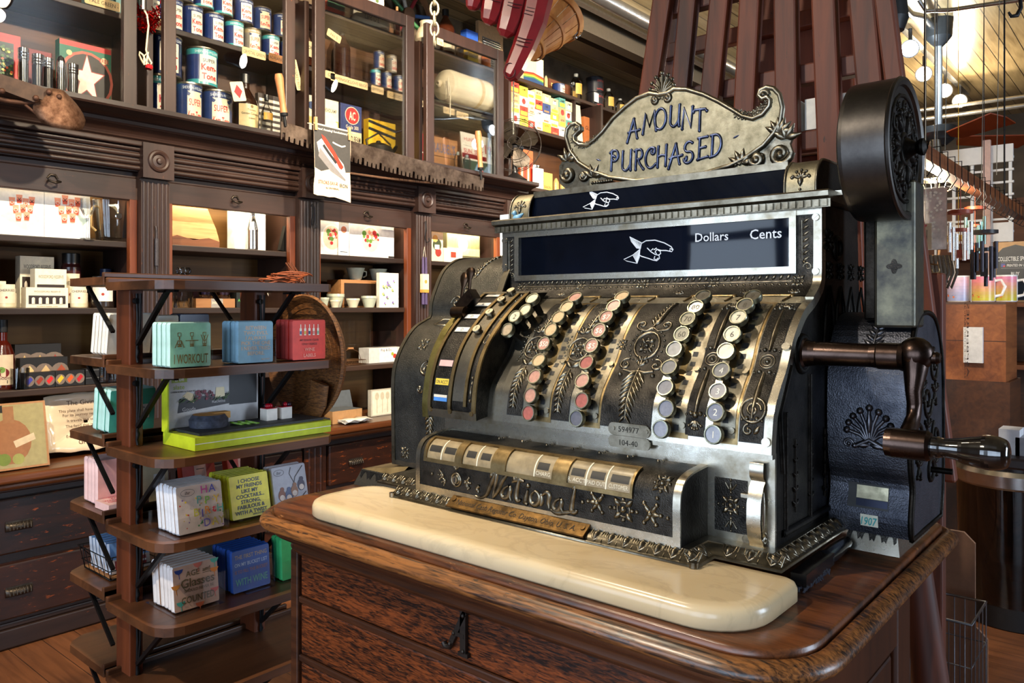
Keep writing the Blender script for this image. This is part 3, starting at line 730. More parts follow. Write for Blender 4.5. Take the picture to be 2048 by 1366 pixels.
COLX = [-.777, -.684, -.5385, -.466]
for x in COLX:
    mb = MB()
    sheet(mb, K, x - .012, x + .024, T0 - .006, T1 + .004, .0016, 0, 24); sheet(mb, K, x - .001, x + .020, T0 + .002, T1 - .004, .0024, 1, 24)
    for q in range(14): t = T0 + (T1 - T0) * (q + .5) / 14; sheet(mb, K, x + .002, x + .010, t - .004, t + .004, .0028, 2, 2)
    for tt in (T0 + .10, T0 + .012): mb.cyl(K(x + .016, tt, .002), K(x + .016, tt, .005), .0045, 10, 1)
    mb.build('key_slot_plate', [BRASS, NICKD, BLK], kp)
mb = MB(); sheet(mb, K, -.93, -.88, T0, T1, .0016, 0, 20); mb.build('side_strip', NICKD, kp)
mb = MB()
for z in (1.245, 1.365): mb.cyl(K(XR - .007, K.zt(z), 0), K(XR - .007, K.zt(z), .004), .006, 12)
mb.build('panel_screw', NICK, kp)
kc = {'p': (196, 144, 124), 'r': (172, 98, 88), 'c': (214, 178, 134), 'w': (226, 212, 178), 'g': (128, 124, 120), 'd': (98, 98, 108), 'b': (132, 134, 146), 'k': (92, 84, 70), 'v': (150, 140, 112), 'm': (180, 158, 128)}
KEYS = [
 (-.80, [(1056, 826, 'r', ''), (1060, 791, 'p', ''), (1068.5, 753, 'p', ''), (1077, 720, 'c', ''), (1087, 687, 'p', '$50'), (1101, 659, 'c', ''), (1116, 634, 'c', ''), (1133, 613, 'c', ''), (1150, 594, 'p', '')]),
 (-.71, [(1152, 837, 'd', ''), (1163, 801, 'r', ''), (1164, 761, 'p', ''), (1172.5, 725, 'r', ''), (1182.5, 691, 'p', '$5'), (1197.5, 660.5, 'p', '$6'), (1212, 633, 'p', '$7'), (1227, 611, 'p', ''), (1243.5, 592, 'c', '')]),
 (-.56, [(1320.5, 858, 'b', ''), (1331.5, 817, 'b', ''), (1330, 774.5, 'd', ''), (1337.5, 734, 'g', ''), (1348, 698, 'g', ''), (1363, 667.5, 'v', '60'), (1375, 637, 'v', '70'), (1390.5, 613, 'k', '80'), (1405.5, 590.5, 'k', '9')]),
 (-.487, [(1425.5, 869, 'b', '1'), (1430, 824, 'b', '2'), (1435, 782, 'd', '3'), (1442, 740, 'g', '4'), (1451, 701.5, 'm', ''), (1464, 667.5, 'w', '6'), (1476, 634, 'w', '7'), (1489.5, 609, 'k', '8'), (1505, 590.5, 'k', '9')]),
 (-.90, [(1013.5, 659, 'm', ''), (1029, 632.5, 'w', '2'), (1049.5, 619.5, 'w', ''), (1064, 596.5, 'w', '')])]
RIM = metal('key_rim_nickel', (96, 96, 80), (176, 174, 152), .3, 60)
for x, L in KEYS:
    for px, py, c, t in L:
        d = ray(px, py); P = PX(px, py, x)
        for i in range(60):
            g = min(((P - K(P.x, K.len * i / 120)).length, i) for i in range(75))
            if g[0] >= (.036 if x < -.85 else .021): break
            P = P - d * .001
        s = K.len * g[1] / 120; Q = K(P.x + .003, s, -.001)
        nn = (K.at(s)[2] + Vector((0, -.35, .1))).normalized()
        mb = MB(); u = Vector((1, 0, 0)); u = (u - nn * u.dot(nn)).normalized(); v = nn.cross(u)
        mb.lathe([(.006, -.008), (.0122, -.0085), (.0132, -.007), (.0132, -.0007), (.0126, .0008), (.0110, .0008), (.0107, -.0016)], P, nn, 20, 0)
        mb.add([P + u * (.0098 * math.cos(2 * PI * i / 12)) + v * (.0098 * math.sin(2 * PI * i / 12)) - nn * .007 for i in range(12)], [tuple(range(12))], 0)
        mb.bar(Q, P - nn * .006, .008, .010, 1, up=u)
        k = mb.build('key', [RIM, M((44, 40, 34), .4, .8, .3)], CR)
        mb = MB(); fc = P - nn * .0010
        mb.add([fc + u * (.0109 * math.cos(2 * PI * i / 20)) + v * (.0109 * math.sin(2 * PI * i / 20)) for i in range(20)], [tuple(range(20))], 0)
        if t: mb.text(t, fc, u, v, .0095, 1, .0003, maxw=.0155)
        mb.build('key_face', [M(kc[c], .3, 0, .16, 160, coat=.5), M((238, 232, 214) if c in 'prgdb' else (70, 60, 44), .5)], k)
# ---- window front above the keys
mb = MB(); zt = K.zt
sheet(mb, K, -1.006, XR, zt(1.436), K.len, .0008, 0, 20)
uf = mb.build('upper_front_plate', DARKM, CR)
mb = MB()
sheet(mb, K, -.408, XR, zt(1.432), K.len, .003, 0, 20, .003); sheet(mb, K, -1.0166, -1.005, zt(1.432), K.len, .003, 0, 20, .004)
YW = 1.1737
def yframe(x0, x1, z0, z1, b, y0, y1, m=0, mb=mb):
    mb.box(x0, x0 + b, y0, y1, z0, z1, m); mb.box(x1 - b, x1, y0, y1, z0, z1, m); mb.box(x0 + b, x1 - b, y0, y1, z1 - b, z1, m); mb.box(x0 + b, x1 - b, y0, y1, z0, z0 + b, m)
mb.box(-1.0166, XR, YW - .0035, YW, 1.5575, 1.576)
yframe(-.984, -.433, 1.4705, 1.565, .0105, YW - .0055, YW)
for x, z in ((-.404, 1.5525), (-.404, 1.473), (-1.0105, 1.551), (-1.0105, 1.50)): mb.cyl((x, YW - .003, z), (x, YW - .006, z), .0052, 12); mb.bar((x - .004, YW - .0061, z - .003), (x + .004, YW - .0061, z + .003), .0005, .001, 0, up=(0, 1, 0))
mb.build('window_frame', NICK, uf)
mb = MB(); KU = lambda a, t, h=0: K(a, t, h + .0008)
t1 = zt(1.4585); n = 46
for i in range(n):
    a = -.955 + (i + .5) * .515 / n
    if i in (11, 12, 22, 23, 24, 34, 35): continue
    leaf(mb, KU, a - .003, t1 + .003, .9, .0105, .003, .0028); leaf(mb, KU, a - .004, t1 - .003, -.7, .008, .0026, .0024)
stroke(mb, KU, [(-.955, t1), (-.44, t1)], .0012)
for a in (-.967, -.826, -.70, -.693, -.565, -.43): rosette(mb, KU, a, t1, .012)
for a in (-.86, -.74, -.62, -.505, -.43): spray(mb, KU, a, zt(1.4405), .009, (.3, 1.0, 2.1, 2.8))
FW = Flat((0, YW, 0), (1, 0, 0), (0, 0, 1))
for a, sg in ((-.419, 1), (-.995, 1)):
    stroke(mb, FW, [(a - .007, 1.55), (a - .0065, 1.49)], .001)
    for i in range(7): leaf(mb, FW, a - .006, 1.545 - i * .0095, .6, .013, .0028, .0026)
    scroll(mb, FW, a + .002, 1.480, .007, PI, 1.1, -1, .0016); bead(mb, FW, a - .003, 1.487, .003)
mb.build('front_relief', RELF, uf)
mb = MB()                                                    # slotted brass trims over the key columns
for a, b in ((-.835, -.77), (-.735, -.655), (-.59, -.52), (-.50, -.43)):
    for x in (a, b): bead(mb, KU, x, zt(1.4365), .0045, h=.5)
    stroke(mb, KU, [(a, zt(1.4365)), (b, zt(1.4365))], .0022); stroke(mb, KU, [(a, zt(1.4365)), (a - .008, zt(1.428))], .002); stroke(mb, KU, [(b, zt(1.4365)), (b - .008, zt(1.428))], .002)
mb.build('column_trim', BRASS, uf)
DGL, nt, bs, out = newmat('dark_display_glass')
n = noise(nt, 6); r = ramp(nt, n.outputs[0], [(.3, lin((6, 9, 16))), (.7, lin((14, 20, 34)))]); nt.links.new(r.outputs[0], bs.inputs['Base Color'])
bs.inputs['Roughness'].default_value = .03; bs.inputs['Specular IOR Level'].default_value = .3
n = noise(nt, 5, detail=1); bump(nt, bs, n.outputs[0], .12, .01)
CHALK = M((226, 230, 236), .6)
def hand_sign(mb, c, w, F, m=0, th=.0009, wx=1.4):
    """outline of a cuffed pointing hand"""
    def q(P): return [(c[0] + x * w * wx, c[1] + y * w) for x, y in P]
    L = [[(.0, .28), (.08, .33), (.24, .33), (.40, .26), (.52, .17), (.555, .10), (.53, .06), (.44, .09), (.34, .10), (.27, .13)], [(.10, .17), (.17, .08), (.24, .02), (.30, .0), (.34, .03), (.33, .09), (.29, .11)],
         [(.27, .12), (.24, .07), (.27, .03)], [(.31, .0), (.32, -.07), (.27, -.12), (.20, -.10), (.12, -.06), (.0, -.01), (-.04, .02)], [(.24, -.02), (.22, -.07), (.26, -.10), (.30, -.06)], [(.17, .11), (.21, .15)], [(.22, .12), (.27, .16)],
         [(.55, .10), (.50, .13), (.50, .08)], [(.0, .28), (-.03, .16), (-.04, .02)]]
    for P in L: stroke(mb, F, q(P), th, m, .0004)
    for P in ([(0, .29), (-.22, .44), (-.19, .34), (-.09, .18), (-.02, .16)], [(-.04, .14), (-.16, .03), (-.33, -.06), (-.27, -.10), (-.08, -.16), (-.04, -.02)]):
        PP = q(P)
        for i in range(9):
            k = i / 8; a = PP[0][0] + (PP[1][0] - PP[0][0]) * k, PP[0][1] + (PP[1][1] - PP[0][1]) * k; b = PP[-1][0] + (PP[-2][0] - PP[-1][0]) * k, PP[-1][1] + (PP[-2][1] - PP[-1][1]) * k
            stroke(mb, F, [a, b], th * .7, m, .0003)
        stroke(mb, F, PP + [PP[0]], th * .8, m, .0004)
mb = MB(); mb.box(-.975, -.442, YW - .0012, YW + .004, 1.478, 1.556)
gl = mb.build('display_window', DGL, CR)
mb = MB(); FG = Flat((0, YW - .0013, 0), (1, 0, 0), (0, 0, 1))
p = PY(1284, 512, YW); hand_sign(mb, (p.x, p.z), .078, FG)
for t, px, py, h in (('Dollars', 1424, 473, .0145), ('Cents', 1532, 467, .0155)): q = PY(px, py, YW); mb.text(t, FG(q.x, q.z), FG.u, FG.v, h, 0, .0004, bold=.008)
mb.build('window_lettering', CHALK, gl)
# ---- cornice
mb = MB()
prof = [(1.172, 1.574), (1.166, 1.574), (1.164, 1.566), (1.160, 1.5655), (1.160, 1.5775), (1.155, 1.5795), (1.151, 1.581), (1.150, 1.588), (1.153, 1.5905), (1.34, 1.5905), (1.34, 1.574)]
mb.prism(prof, (-1.028, 0, 0), (0, 1, 0), (0, 0, 1), (1.028 - .380, 0, 0))
for i in range(56):
    x = -1.018 + i * .0114; mb.box(x, x + .007, 1.1565, 1.161, 1.567, 1.577)
mb.build('cornice', NICKD, CR)
# ---- upper indicator with rounded ends
UP = Surf([(1.188, 1.5905), (1.188, 1.606), (1.193, 1.625), (1.206, 1.639), (1.228, 1.6445), (1.33, 1.645)])
mb = MB(); mb.prism([(1.212, 1.5905), (1.222, 1.6445), (1.33, 1.645), (1.33, 1.5905)], (-.9995, 0, 0), (0, 1, 0), (0, 0, 1), (.58, 0, 0))
ui = mb.build('indicator_case', BLKM, CR)
mb = MB()
for a, b in ((-1.0107, -.962), (-.4575, -.4097)):
    sheet(mb, UP, a, b, 0, UP.len, .001, 1, 20)
    for x in (a, b): mb.tube([UP(x, UP.len * i / 24, .0015) for i in range(25)], .0022, 6, 0, flat=1)
    for x in (a, b): mb.add([UP(x, UP.len * i / 24, 0) for i in range(25)] + [Vector((x, 1.33, 1.5905))], [tuple(range(26))], 2)
mb.box(-.962, -.4575, 1.2005, 1.222, 1.634, 1.6455, 0); mb.box(-.962, -.4575, 1.188, 1.20, 1.5905, 1.594, 0)
mb.build('indicator_end', [NICKD, SIGNM, BLKM], ui)
mb = MB()
for c in (-.9865, -.4335):
    S = lambda a, t, h=0: UP(c + a, t, h + .001); spray(mb, S, 0, .026, .013, (.2, .9, PI / 2, 2.2, 2.9)); leaf(mb, S, 0, .028, -PI / 2, .016, .005, .004); bead(mb, S, 0, .008, .0025); bead(mb, S, -.013, .027, .003); bead(mb, S, .013, .027, .003)
mb.build('indicator_relief', RELF, ui)
mb = MB(); UG = Flat((0, 1.194, 1.594), (1, 0, 0), Vector((0, .009, .042)).normalized())
mb.add([UG(-.962, 0), UG(-.4575, 0), UG(-.4575, .0425), UG(-.962, .0425)], [(0, 1, 2, 3)], 0)
g2 = mb.build('indicator_window', DGL, ui)
mb = MB(); hand_sign(mb, (-.812, .016), .062, UG); mb.build('indicator_lettering', CHALK, g2)
# ---- AMOUNT PURCHASED sign
YS = 1.26
def zs(P): return [(lambda q: (q.x, q.z))(PY(980 + x / 2.926, 130 + y / 2.926, YS)) for x, y in P]
OUT = zs([(445, 420), (452, 375), (475, 348), (505, 343), (528, 358), (530, 380), (512, 395), (490, 415), (495, 445), (525, 468), (570, 470), (610, 440), (660, 390), (720, 312), (790, 247), (860, 193), (935, 165), (990, 175), (1040, 165), (1080, 140), (1150, 142), (1250, 172), (1340, 215), (1430, 268), (1480, 300), (1540, 315), (1595, 290), (1635, 240), (1640, 205), (1622, 185), (1595, 200), (1572, 178), (1580, 148), (1620, 130), (1660, 138), (1695, 175), (1712, 250), (1700, 330), (1660, 400), (1600, 470), (1500, 540), (1400, 590), (1250, 635), (1050, 663), (850, 678), (700, 658), (600, 622), (520, 570), (470, 500)])
OUT = OUT[::-1]
OC = [(p[0], p[1]) for p in OUT]
FS = Flat((0, YS, 0), (1, 0, 0), (0, 0, 1))
# front boards are cut as thin strips so the concave outline fills cleanly
bm = bmesh.new(); vs = [bm.verts.new((x, YS, z)) for x, z in OC]; f = bm.faces.new(vs); g = bmesh.ops.extrude_face_region(bm, geom=[f])
for v in g['geom']:
    if isinstance(v, bmesh.types.BMVert): v.co.y += .012
bmesh.ops.recalc_face_normals(bm, faces=bm.faces)
bmesh.ops.triangulate(bm, faces=bm.faces)
mb = MB(); mb.add([v.co.copy() for v in bm.verts], [tuple(v.index for v in f.verts) for f in bm.faces] if not bm.verts.index_update() else []); bm.free()
for x in (-.86, -.56): mb.box(x - .01, x + .01, YS + .001, YS + .011, 1.6445, 1.67)
sg = mb.build('top_sign', SIGNM, CR)
mb = MB(); P = [(x, z) for x, z in OC]; P.append(P[0]); stroke(mb, FS, P, .0042, 0, .005)
mb.build('sign_rim', NICKD, sg)
mb = MB()
def zp(x, y): q = PY(980 + x / 2.926, 130 + y / 2.926, YS); return q.x, q.z
px = .342 / 1000
for (x, y, r, a0, d) in ((455, 640, 48, PI, 1), (545, 650, 30, 0, -1), (1700, 520, 62, 0, -1), (1560, 550, 38, PI, 1), (968, 208, 22, PI / 2, 1), (1038, 195, 24, PI / 2, -1), (510, 378, 24, PI, -1), (1600, 180, 30, 0, 1)):
    c = zp(x, y); scroll(mb, FS, c[0], c[1], r * px * .9, a0, 1.25, d, .0058 if r > 30 else .004); bead(mb, FS, c[0], c[1], r * px * .3)
for (x, y, n) in ((600, 655, 4), (1470, 580, 5), (450, 560, 4), (1690, 400, 6), (1730, 430, 4)):
    c = zp(x, y); [leaf(mb, FS, c[0], c[1], .2 + 2.4 * i / (n - 1), .027, .0062, .005) for i in range(n)]
c = zp(1008, 165); palm(mb, lambda a, b, h=0: FS(a, b, h + .001), c[0], c[1], .036, n=7, spread=1.15); rosette(mb, FS, c[0], c[1] - .004, .010)
for k in range(7): c = zp(485 + k * 22, 440 + 32 * math.sin(k * .6)); rosette(mb, FS, c[0], c[1], .008)
for k in range(9): c = zp(1450 + k * 22, 285 + 30 * math.sin(k * .45) - k * 6); rosette(mb, FS, c[0], c[1], .0095)
for k in range(12): c = zp(1350 + k * 22, 602 - k * 3 - k * k * .35); bead(mb, FS, c[0], c[1], .0035)
for k in range(9): c = zp(600 + k * 14, 690 - 2 * k); bead(mb, FS, c[0], c[1], .0035)
# solid plates carrying the corner scrolls
for poly in ([(400, 590), (440, 530), (480, 560), (530, 600), (620, 640), (720, 680), (600, 700), (510, 720), (440, 725), (400, 690)], [(1350, 600), (1450, 570), (1560, 510), (1640, 430), (1690, 340), (1735, 340), (1745, 400), (1770, 410), (1750, 460), (1770, 520), (1740, 570), (1660, 580), (1560, 585), (1450, 595)]):
    mb.prism([zp(a, b) for a, b in poly][::-1], (0, YS + .003, 0), (1, 0, 0), (0, 0, 1), (0, .008, 0))
mb.prism([zp(a, b) for a, b in [(965, 110), (975, 75), (1010, 58), (1050, 78), (1075, 120), (1060, 160), (1005, 185), (955, 160)]][::-1], (0, YS + .003, 0), (1, 0, 0), (0, 0, 1), (0, .008, 0))
mb.build('sign_scrollwork', RELF, sg)
A = lambda cx, cy, rx, ry, a0, a1, n=14: [(cx + rx * math.cos(math.radians(a0 + (a1 - a0) * i / n)), cy + ry * math.sin(math.radians(a0 + (a1 - a0) * i / n))) for i in range(n + 1)]
GL = {'A': [[(-.04, -.12), (.06, .15), (.34, 1)], [(.34, 1), (.62, 0)], [(.02, .36), (.3, .40), (.62, .37), (.74, .40)]], 'M': [[(0, 0), (.14, 1), (.42, .28), (.70, 1), (.86, 0)]], 'O': [A(.36, .5, .36, .5, 90, 450, 24)],
      'U': [[(.02, 1), (.02, .35)] + A(.28, .28, .26, .28, 180, 270, 6) + [(.42, .08), (.56, .3), (.56, 1)], [(.56, .3), (.58, 0)]], 'N': [[(0, 0), (.06, 1), (.54, .02), (.58, 1)]], 'T': [[(-.06, .9), (0, 1), (.66, 1), (.72, .9)], [(.33, 1), (.35, 0)]],
      'P': [[(.12, 0), (.12, 1)], [(0, .9)] + A(.3, .72, .26, .28, 110, -120, 12) + A(.22, .62, .1, .12, -100, -330, 6)], 'R': [[(.12, 0), (.12, 1)], [(0, .95)] + A(.3, .74, .22, .25, 110, -110, 12), [(.26, .5), (.38, .25), (.62, -.02)]],
      'C': [A(.40, .5, .36, .5, 60, 300, 18) + [(.7, .16)], A(.5, .8, .12, .14, 60, -200, 8)], 'H': [[(.06, 0), (.06, 1)], [(.56, 0), (.56, 1)], [(.06, .5), (.3, .56), (.56, .5)]],
      'S': [A(.32, .76, .24, .24, 40, 250, 10) + A(.32, .26, .28, .27, 70, -150, 12) + A(.14, .22, .08, .1, 150, 400, 6)], 'E': [[(.08, 0), (.08, 1)], [(.0, 1), (.5, .98)], [(.08, .52), (.42, .52)], [(.0, 0), (.56, .03)]], 'D': [[(.1, 0), (.1, 1)], [(0, 1)] + A(.2, .5, .4, .5, 80, -80, 14) + [(0, 0)]]}
mb = MB(); HL = .0365
for ch, x, y, ln in [('A', 808, 440, .06), ('M', 895, 405, .1), ('O', 962, 382, 0), ('U', 1052, 365, 0), ('N', 1125, 375, -.03), ('T', 1192, 388, -.06), ('P', 700, 618, -.02), ('U', 772, 622, 0), ('R', 842, 615, .02), ('C', 905, 610, .05), ('H', 975, 600, .06), ('A', 1050, 592, .08), ('S', 1128, 580, .10), ('E', 1215, 555, .12), ('D', 1288, 540, .14)]:
    c = zp(x, y); w = HL * .90 if ch in 'AMOUNT' and y < 500 else HL * .92
    for P in GL[ch]:
        R = [(c[0] + u * w * .98 + v * HL * .06, c[1] + v * HL * 1.02 + u * w * ln) for u, v in P]; stroke(mb, FS, R, .0027, 0, .0034); [bead(mb, FS, *q_, .0034, h=.8) for q_ in (R[0], R[-1])]
for x, y, s in ((635, 555, -1), (1440, 420, 1)): c = zp(x, y); leaf(mb, FS, c[0] - .006, c[1] - .002 * s, .35 * s, .013, .002, .0015)
mb.build('sign_lettering', BLUEL, sg)
# ---- drawer front with raised script
DP = Surf([(.9187, 1.1055), (.9187, 1.135), (.9187, 1.160), (.9215, 1.177), (.932, 1.190), (.952, 1.1965), (.975, 1.199), (.995, 1.2005)])
DX0, DX1 = -.992, -.490
mb = MB(); mb.prism(DP.P + [(.995, 1.1055)], (DX0, 0, 0), (0, 1, 0), (0, 0, 1), (DX1 - DX0, 0, 0), 2, 2)
sheet(mb, DP, DX0, DX1, 0, DP.len, .0006, 0, 40)
df = mb.build('drawer_front', [DARKM, NICK, BLKM], CR)
mb = MB()
for a, b in ((DX0, DX0 + .010), (DX1 - .011, DX1)): sheet(mb, DP, a, b, 0, DP.len, .0028, 0, 40, .003)
sheet(mb, DP, DX0 + .01, DX1 - .011, 0, .0125, .0022, 0, 3, .002); sheet(mb, DP, DX0 + .01, DX1 - .011, .012, .0132, .0026, 0, 2, .002)
mb.build('drawer_border', NICK, df)
mb = MB(); tz = DP.zt
b0, b1 = tz(1.1655), tz(1.1935); BXa, BXb = -.972, -.562
WIN = [(-.966, -.899), (-.883, -.820), (-.79, -.70), (-.672, -.566)]
mids = [BXa] + [v for w in WIN for v in w] + [BXb]
for i in range(0, len(mids), 2): sheet(mb, DP, mids[i], mids[i + 1], b0, b1, .004, 0, 14, .004)
sheet(mb, DP, BXa, BXb, b0 - .006, b0, .004, 0, 4, .004); sheet(mb, DP, BXa, BXb, b1, b1 + .005, .004, 0, 4, .004)
mb.build('drawer_brass_band', BRASS, df)
mb = MB(); DS = lambda a, t, h=0: DP(a, t, h + .001)
CARD = M((150, 132, 100), .35, 0, .25, 60, coat=.6)
for i, (a, b) in enumerate(WIN): sheet(mb, DP, a, b, b0, b1, .0013, 0, 14)
for i, cuts in enumerate(([.5], [.5], [.62], [.30, .62])):
    a, b = WIN[i]
    for k in cuts: x = a + (b - a) * k; sheet(mb, DP, x - .0012, x + .0012, b0, b1, .0018, 1, 10)
for (i, k0, k1) in ((0, .05, .45), (1, .1, .42), (1, .6, .92), (2, .66, .9), (3, .04, .26), (3, .36, .58), (3, .68, .96), (0, .58, .95)):
    a, b = WIN[i]; sheet(mb, DP, a + (b - a) * k0, a + (b - a) * k1, b0 + .011, b0 + .022, .0016, 2, 6)
for t, i, k in (("CHARG", 2, .8), ("R. ACC'T", 3, .15), ("PAID OUT", 3, .46), ("CUSTOMER", 3, .81)):
    a, b = WIN[i]; x = a + (b - a) * k
    mb.text(t, (0, 0, 0), (1, 0, 0), (0, 0, 1), .0058, 1, map=lambda u, v: DP(x + u, b0 + .006 + v, .0017), maxw=.031)
mb.build('tally_window', [CARD, M((226, 216, 190), .5), M((34, 30, 24), .5)], df)
mb = MB()                                                    # National
def dq(zx, zy): q = PY(700 + zx / 2.926, 800 + zy / 2.926, .9187); return q.x, q.z - 1.1055
def dst(P, th=.0044): stroke(mb, DS, catmull([dq(*p) for p in P], 4), th, 0, .0032, True)
for P in ([(740, 560), (765, 572), (800, 555), (822, 505), (842, 455), (862, 420), (858, 470), (848, 530), (842, 572)], [(842, 572), (868, 530), (895, 470), (925, 440)], [(852, 425), (838, 430), (830, 450)], [(762, 500), (748, 515), (760, 540)],
          [(935, 500), (905, 515), (890, 550), (905, 572), (930, 560), (945, 510), (940, 560), (950, 588)], [(1000, 450), (985, 500), (975, 560), (985, 590), (1005, 580)], [(955, 478), (985, 465), (1025, 475)], [(970, 455), (985, 450)],
          [(1045, 525), (1032, 570), (1030, 600), (1045, 608)], [(1085, 530), (1062, 555), (1062, 595), (1085, 612), (1110, 590), (1108, 550), (1085, 530)],
          [(1125, 545), (1125, 590), (1122, 618)], [(1125, 560), (1150, 540), (1170, 555), (1165, 600), (1172, 632)], [(1235, 575), (1205, 590), (1192, 625), (1210, 645), (1232, 630), (1245, 585), (1240, 630), (1255, 655)],
          [(1325, 505), (1312, 560), (1300, 620), (1302, 655), (1325, 655), (1332, 640)], [(1325, 505), (1308, 515)], [(1180, 640), (1220, 660), (1300, 655)]): dst(P)
for x, y in ((835, 437), (750, 522), (968, 458), (1048, 500)): bead(mb, DS, *dq(x, y), .0042)
mb.build('script_lettering', RELF, df)
mb = MB()
def orn(x, y, r, dirs): c = dq(x, y); spray(mb, DS, c[0], c[1], r, dirs); bead(mb, DS, c[0], c[1], r * .3)
orn(548, 440, .011, (PI, 2.3, 3.9)); orn(625, 400, .010, (.5, 1.1, 2, 2.6)); orn(680, 480, .012, (0, .8, -.8, 5.2)); orn(560, 470, .009, (2.6, 3.6, 4.4))
orn(1450, 600, .016, (.9, 2.2, PI, 4.1, 5.3)); orn(1760, 665, .017, (0, .9, 2.2, 4.1, 5.3)); c = dq(1603, 640); rosette(mb, DS, c[0], c[1], .020); c = dq(1815, 487); rosette(mb, DS, c[0], c[1], .016)
for x, y in ((485, 430), (1365, 596), (1527, 627), (1682, 655), (1862, 692), (1800, 575)): bead(mb, DS, *dq(x, y), .003)
for k in range(7): bead(mb, DS, -.86 + k * .05, DP.len - .012, .003); bead(mb, DS, -.855 + k * .05, DP.len - .006, .002)
c = dq(625, 465); ring(mb, DS, c[0], c[1], .0105, .0022); ring(mb, DS, c[0], c[1], .0065, .0015)
mb.build('drawer_relief', RELF, df)
mb = MB(); q = DS(*c, .001); mb.cyl(q, q + Vector((0, -.004, 0)), .006, 14); mb.box(q.x - .0012, q.x + .0012, q.y - .0045, q.y, q.z - .004, q.z + .004, 1); mb.build('drawer_lock', [NICK, BLK], df)
# ---- serial number plate
mb = MB()
for P_ in (rrect(.070, .0182, .008, 4, -.608, 1.2405), rrect(.070, .0172, .007, 4, -.608, 1.2222)): mb.prism(P_, (0, .9835, 0), (1, 0, 0), (0, 0, 1), (0, -.003, 0))
PLT = [(-.642, 1.2435), (-.634, 1.2485), (-.578, 1.2485), (-.571, 1.2435), (-.573, 1.236), (-.579, 1.233), (-.578, 1.226), (-.572, 1.221), (-.577, 1.213), (-.636, 1.213), (-.643, 1.219), (-.638, 1.226), (-.639, 1.233), (-.643, 1.237)]
for t, z, h in (('594977', 1.241, .0085), ('104-40', 1.2215, .0085)): mb.text(t, (-.608, .9803, z), (1, 0, 0), (0, 0, 1), h, 1, .0003, bold=-.005)
for x in (-.634, -.578): mb.cyl((x, .9805, 1.241), (x, .979, 1.241), .003, 10, 0)
mb.build('serial_plate', [NICKD, M((44, 40, 34), .5, .5)], CR)
# ---- left wing
WP = Surf([(1.04, 1.107), (1.0385, 1.19), (1.038, 1.270), (1.0455, 1.310), (1.0679, 1.3491), (1.0952, 1.3769), (1.1246, 1.391), (1.1395, 1.399), (1.142, 1.4253), (1.1534, 1.4538), (1.1763, 1.4936), (1.2088, 1.5163), (1.2447, 1.5249), (1.33, 1.527)])
WX0, WX1 = -1.193, -.998
mb = MB(); mb.prism(WP.P + [(1.38, 1.40), (1.38, 1.107)], (WX0, 0, 0), (0, 1, 0), (0, 0, 1), (WX1 - WX0, 0, 0), 1, 1); sheet(mb, WP, WX0, WX1, 0, WP.len, .0008, 0, 60)
wg = mb.build('side_wing', [metal('wing_grey_metal', (42, 42, 42), (112, 108, 98), .36, 20, .5, 520, .25, .85, .46), BLKM], CR)
mb = MB(); sheet(mb, WP, WX0, WX0 + .009, 0, WP.len, .003, 0, 60, .003)
for a, b, z0, z1 in ((WX0 + .009, WX1 - .03, 1.107, 1.115),): sheet(mb, WP, a, b, 0, .009, .0025, 0, 3, .002)
sheet(mb, WP, -1.012, WX1, WP.zt(1.43), WP.zt(1.52), .003, 0, 20, .003)
mb.build('wing_border', NICKD, wg)
mb = MB(); WS = lambda a, t, h=0: WP(a, t, h + .0008); z = WP.zt
fern(mb, WS, -1.085, z(1.262), z(1.150), 11, .024, .0055, .0045, lean=.7)
scroll(mb, WS, -1.10, z(1.300), .0155, PI / 2, 1.3, 1, .0028); stroke(mb, WS, [(-1.085, z(1.262)), (-1.09, z(1.28)), (-1.07, z(1.305)), (-1.065, z(1.335))], .0026); scroll(mb, WS, -1.112, z(1.262), .008, 0, 1.1, -1, .0025)
rosette(mb, WS, -1.075, z(1.325), .012); rosette(mb, WS, -1.13, z(1.345), .016); ring(mb, WS, -1.063, z(1.352), .021, .003)
scroll(mb, WS, -1.115, z(1.428), .0155, PI, 1.3, -1, .0028); scroll(mb, WS, -1.10, z(1.452), .009, 0, 1.2, 1, .002); leaf(mb, WS, -1.09, z(1.435), .8, .03, .006, .005); leaf(mb, WS, -1.09, z(1.44), 1.5, .024, .005, .005); rosette(mb, WS, -1.07, z(1.43), .011); stroke(mb, WS, [(-1.10, z(1.43)), (-1.075, z(1.425)), (-1.06, z(1.445))], .0026); bead(mb, WS, -1.105, z(1.405), .005)
fern(mb, WS, -1.085, z(1.478), z(1.524) + .03, 11, .014, .0035, .0035, da=.02, lean=.6)
rosette(mb, WS, -1.155, z(1.133), .014)
# slot frame on the shoulder of the wing
zz = z(1.392); R = [(-1.142, zz - .022), (-1.075, zz - .022), (-1.075, zz + .006), (-1.142, zz + .006), (-1.142, zz - .022)]; stroke(mb, WS, R, .0032, 0, .002)
mb.build('wing_relief', RELF, wg)
mb = MB(); sheet(mb, WP, -1.138, -1.079, zz - .018, zz + .002, .0014, 0, 8); mb.build('wing_slot', BLK, wg)
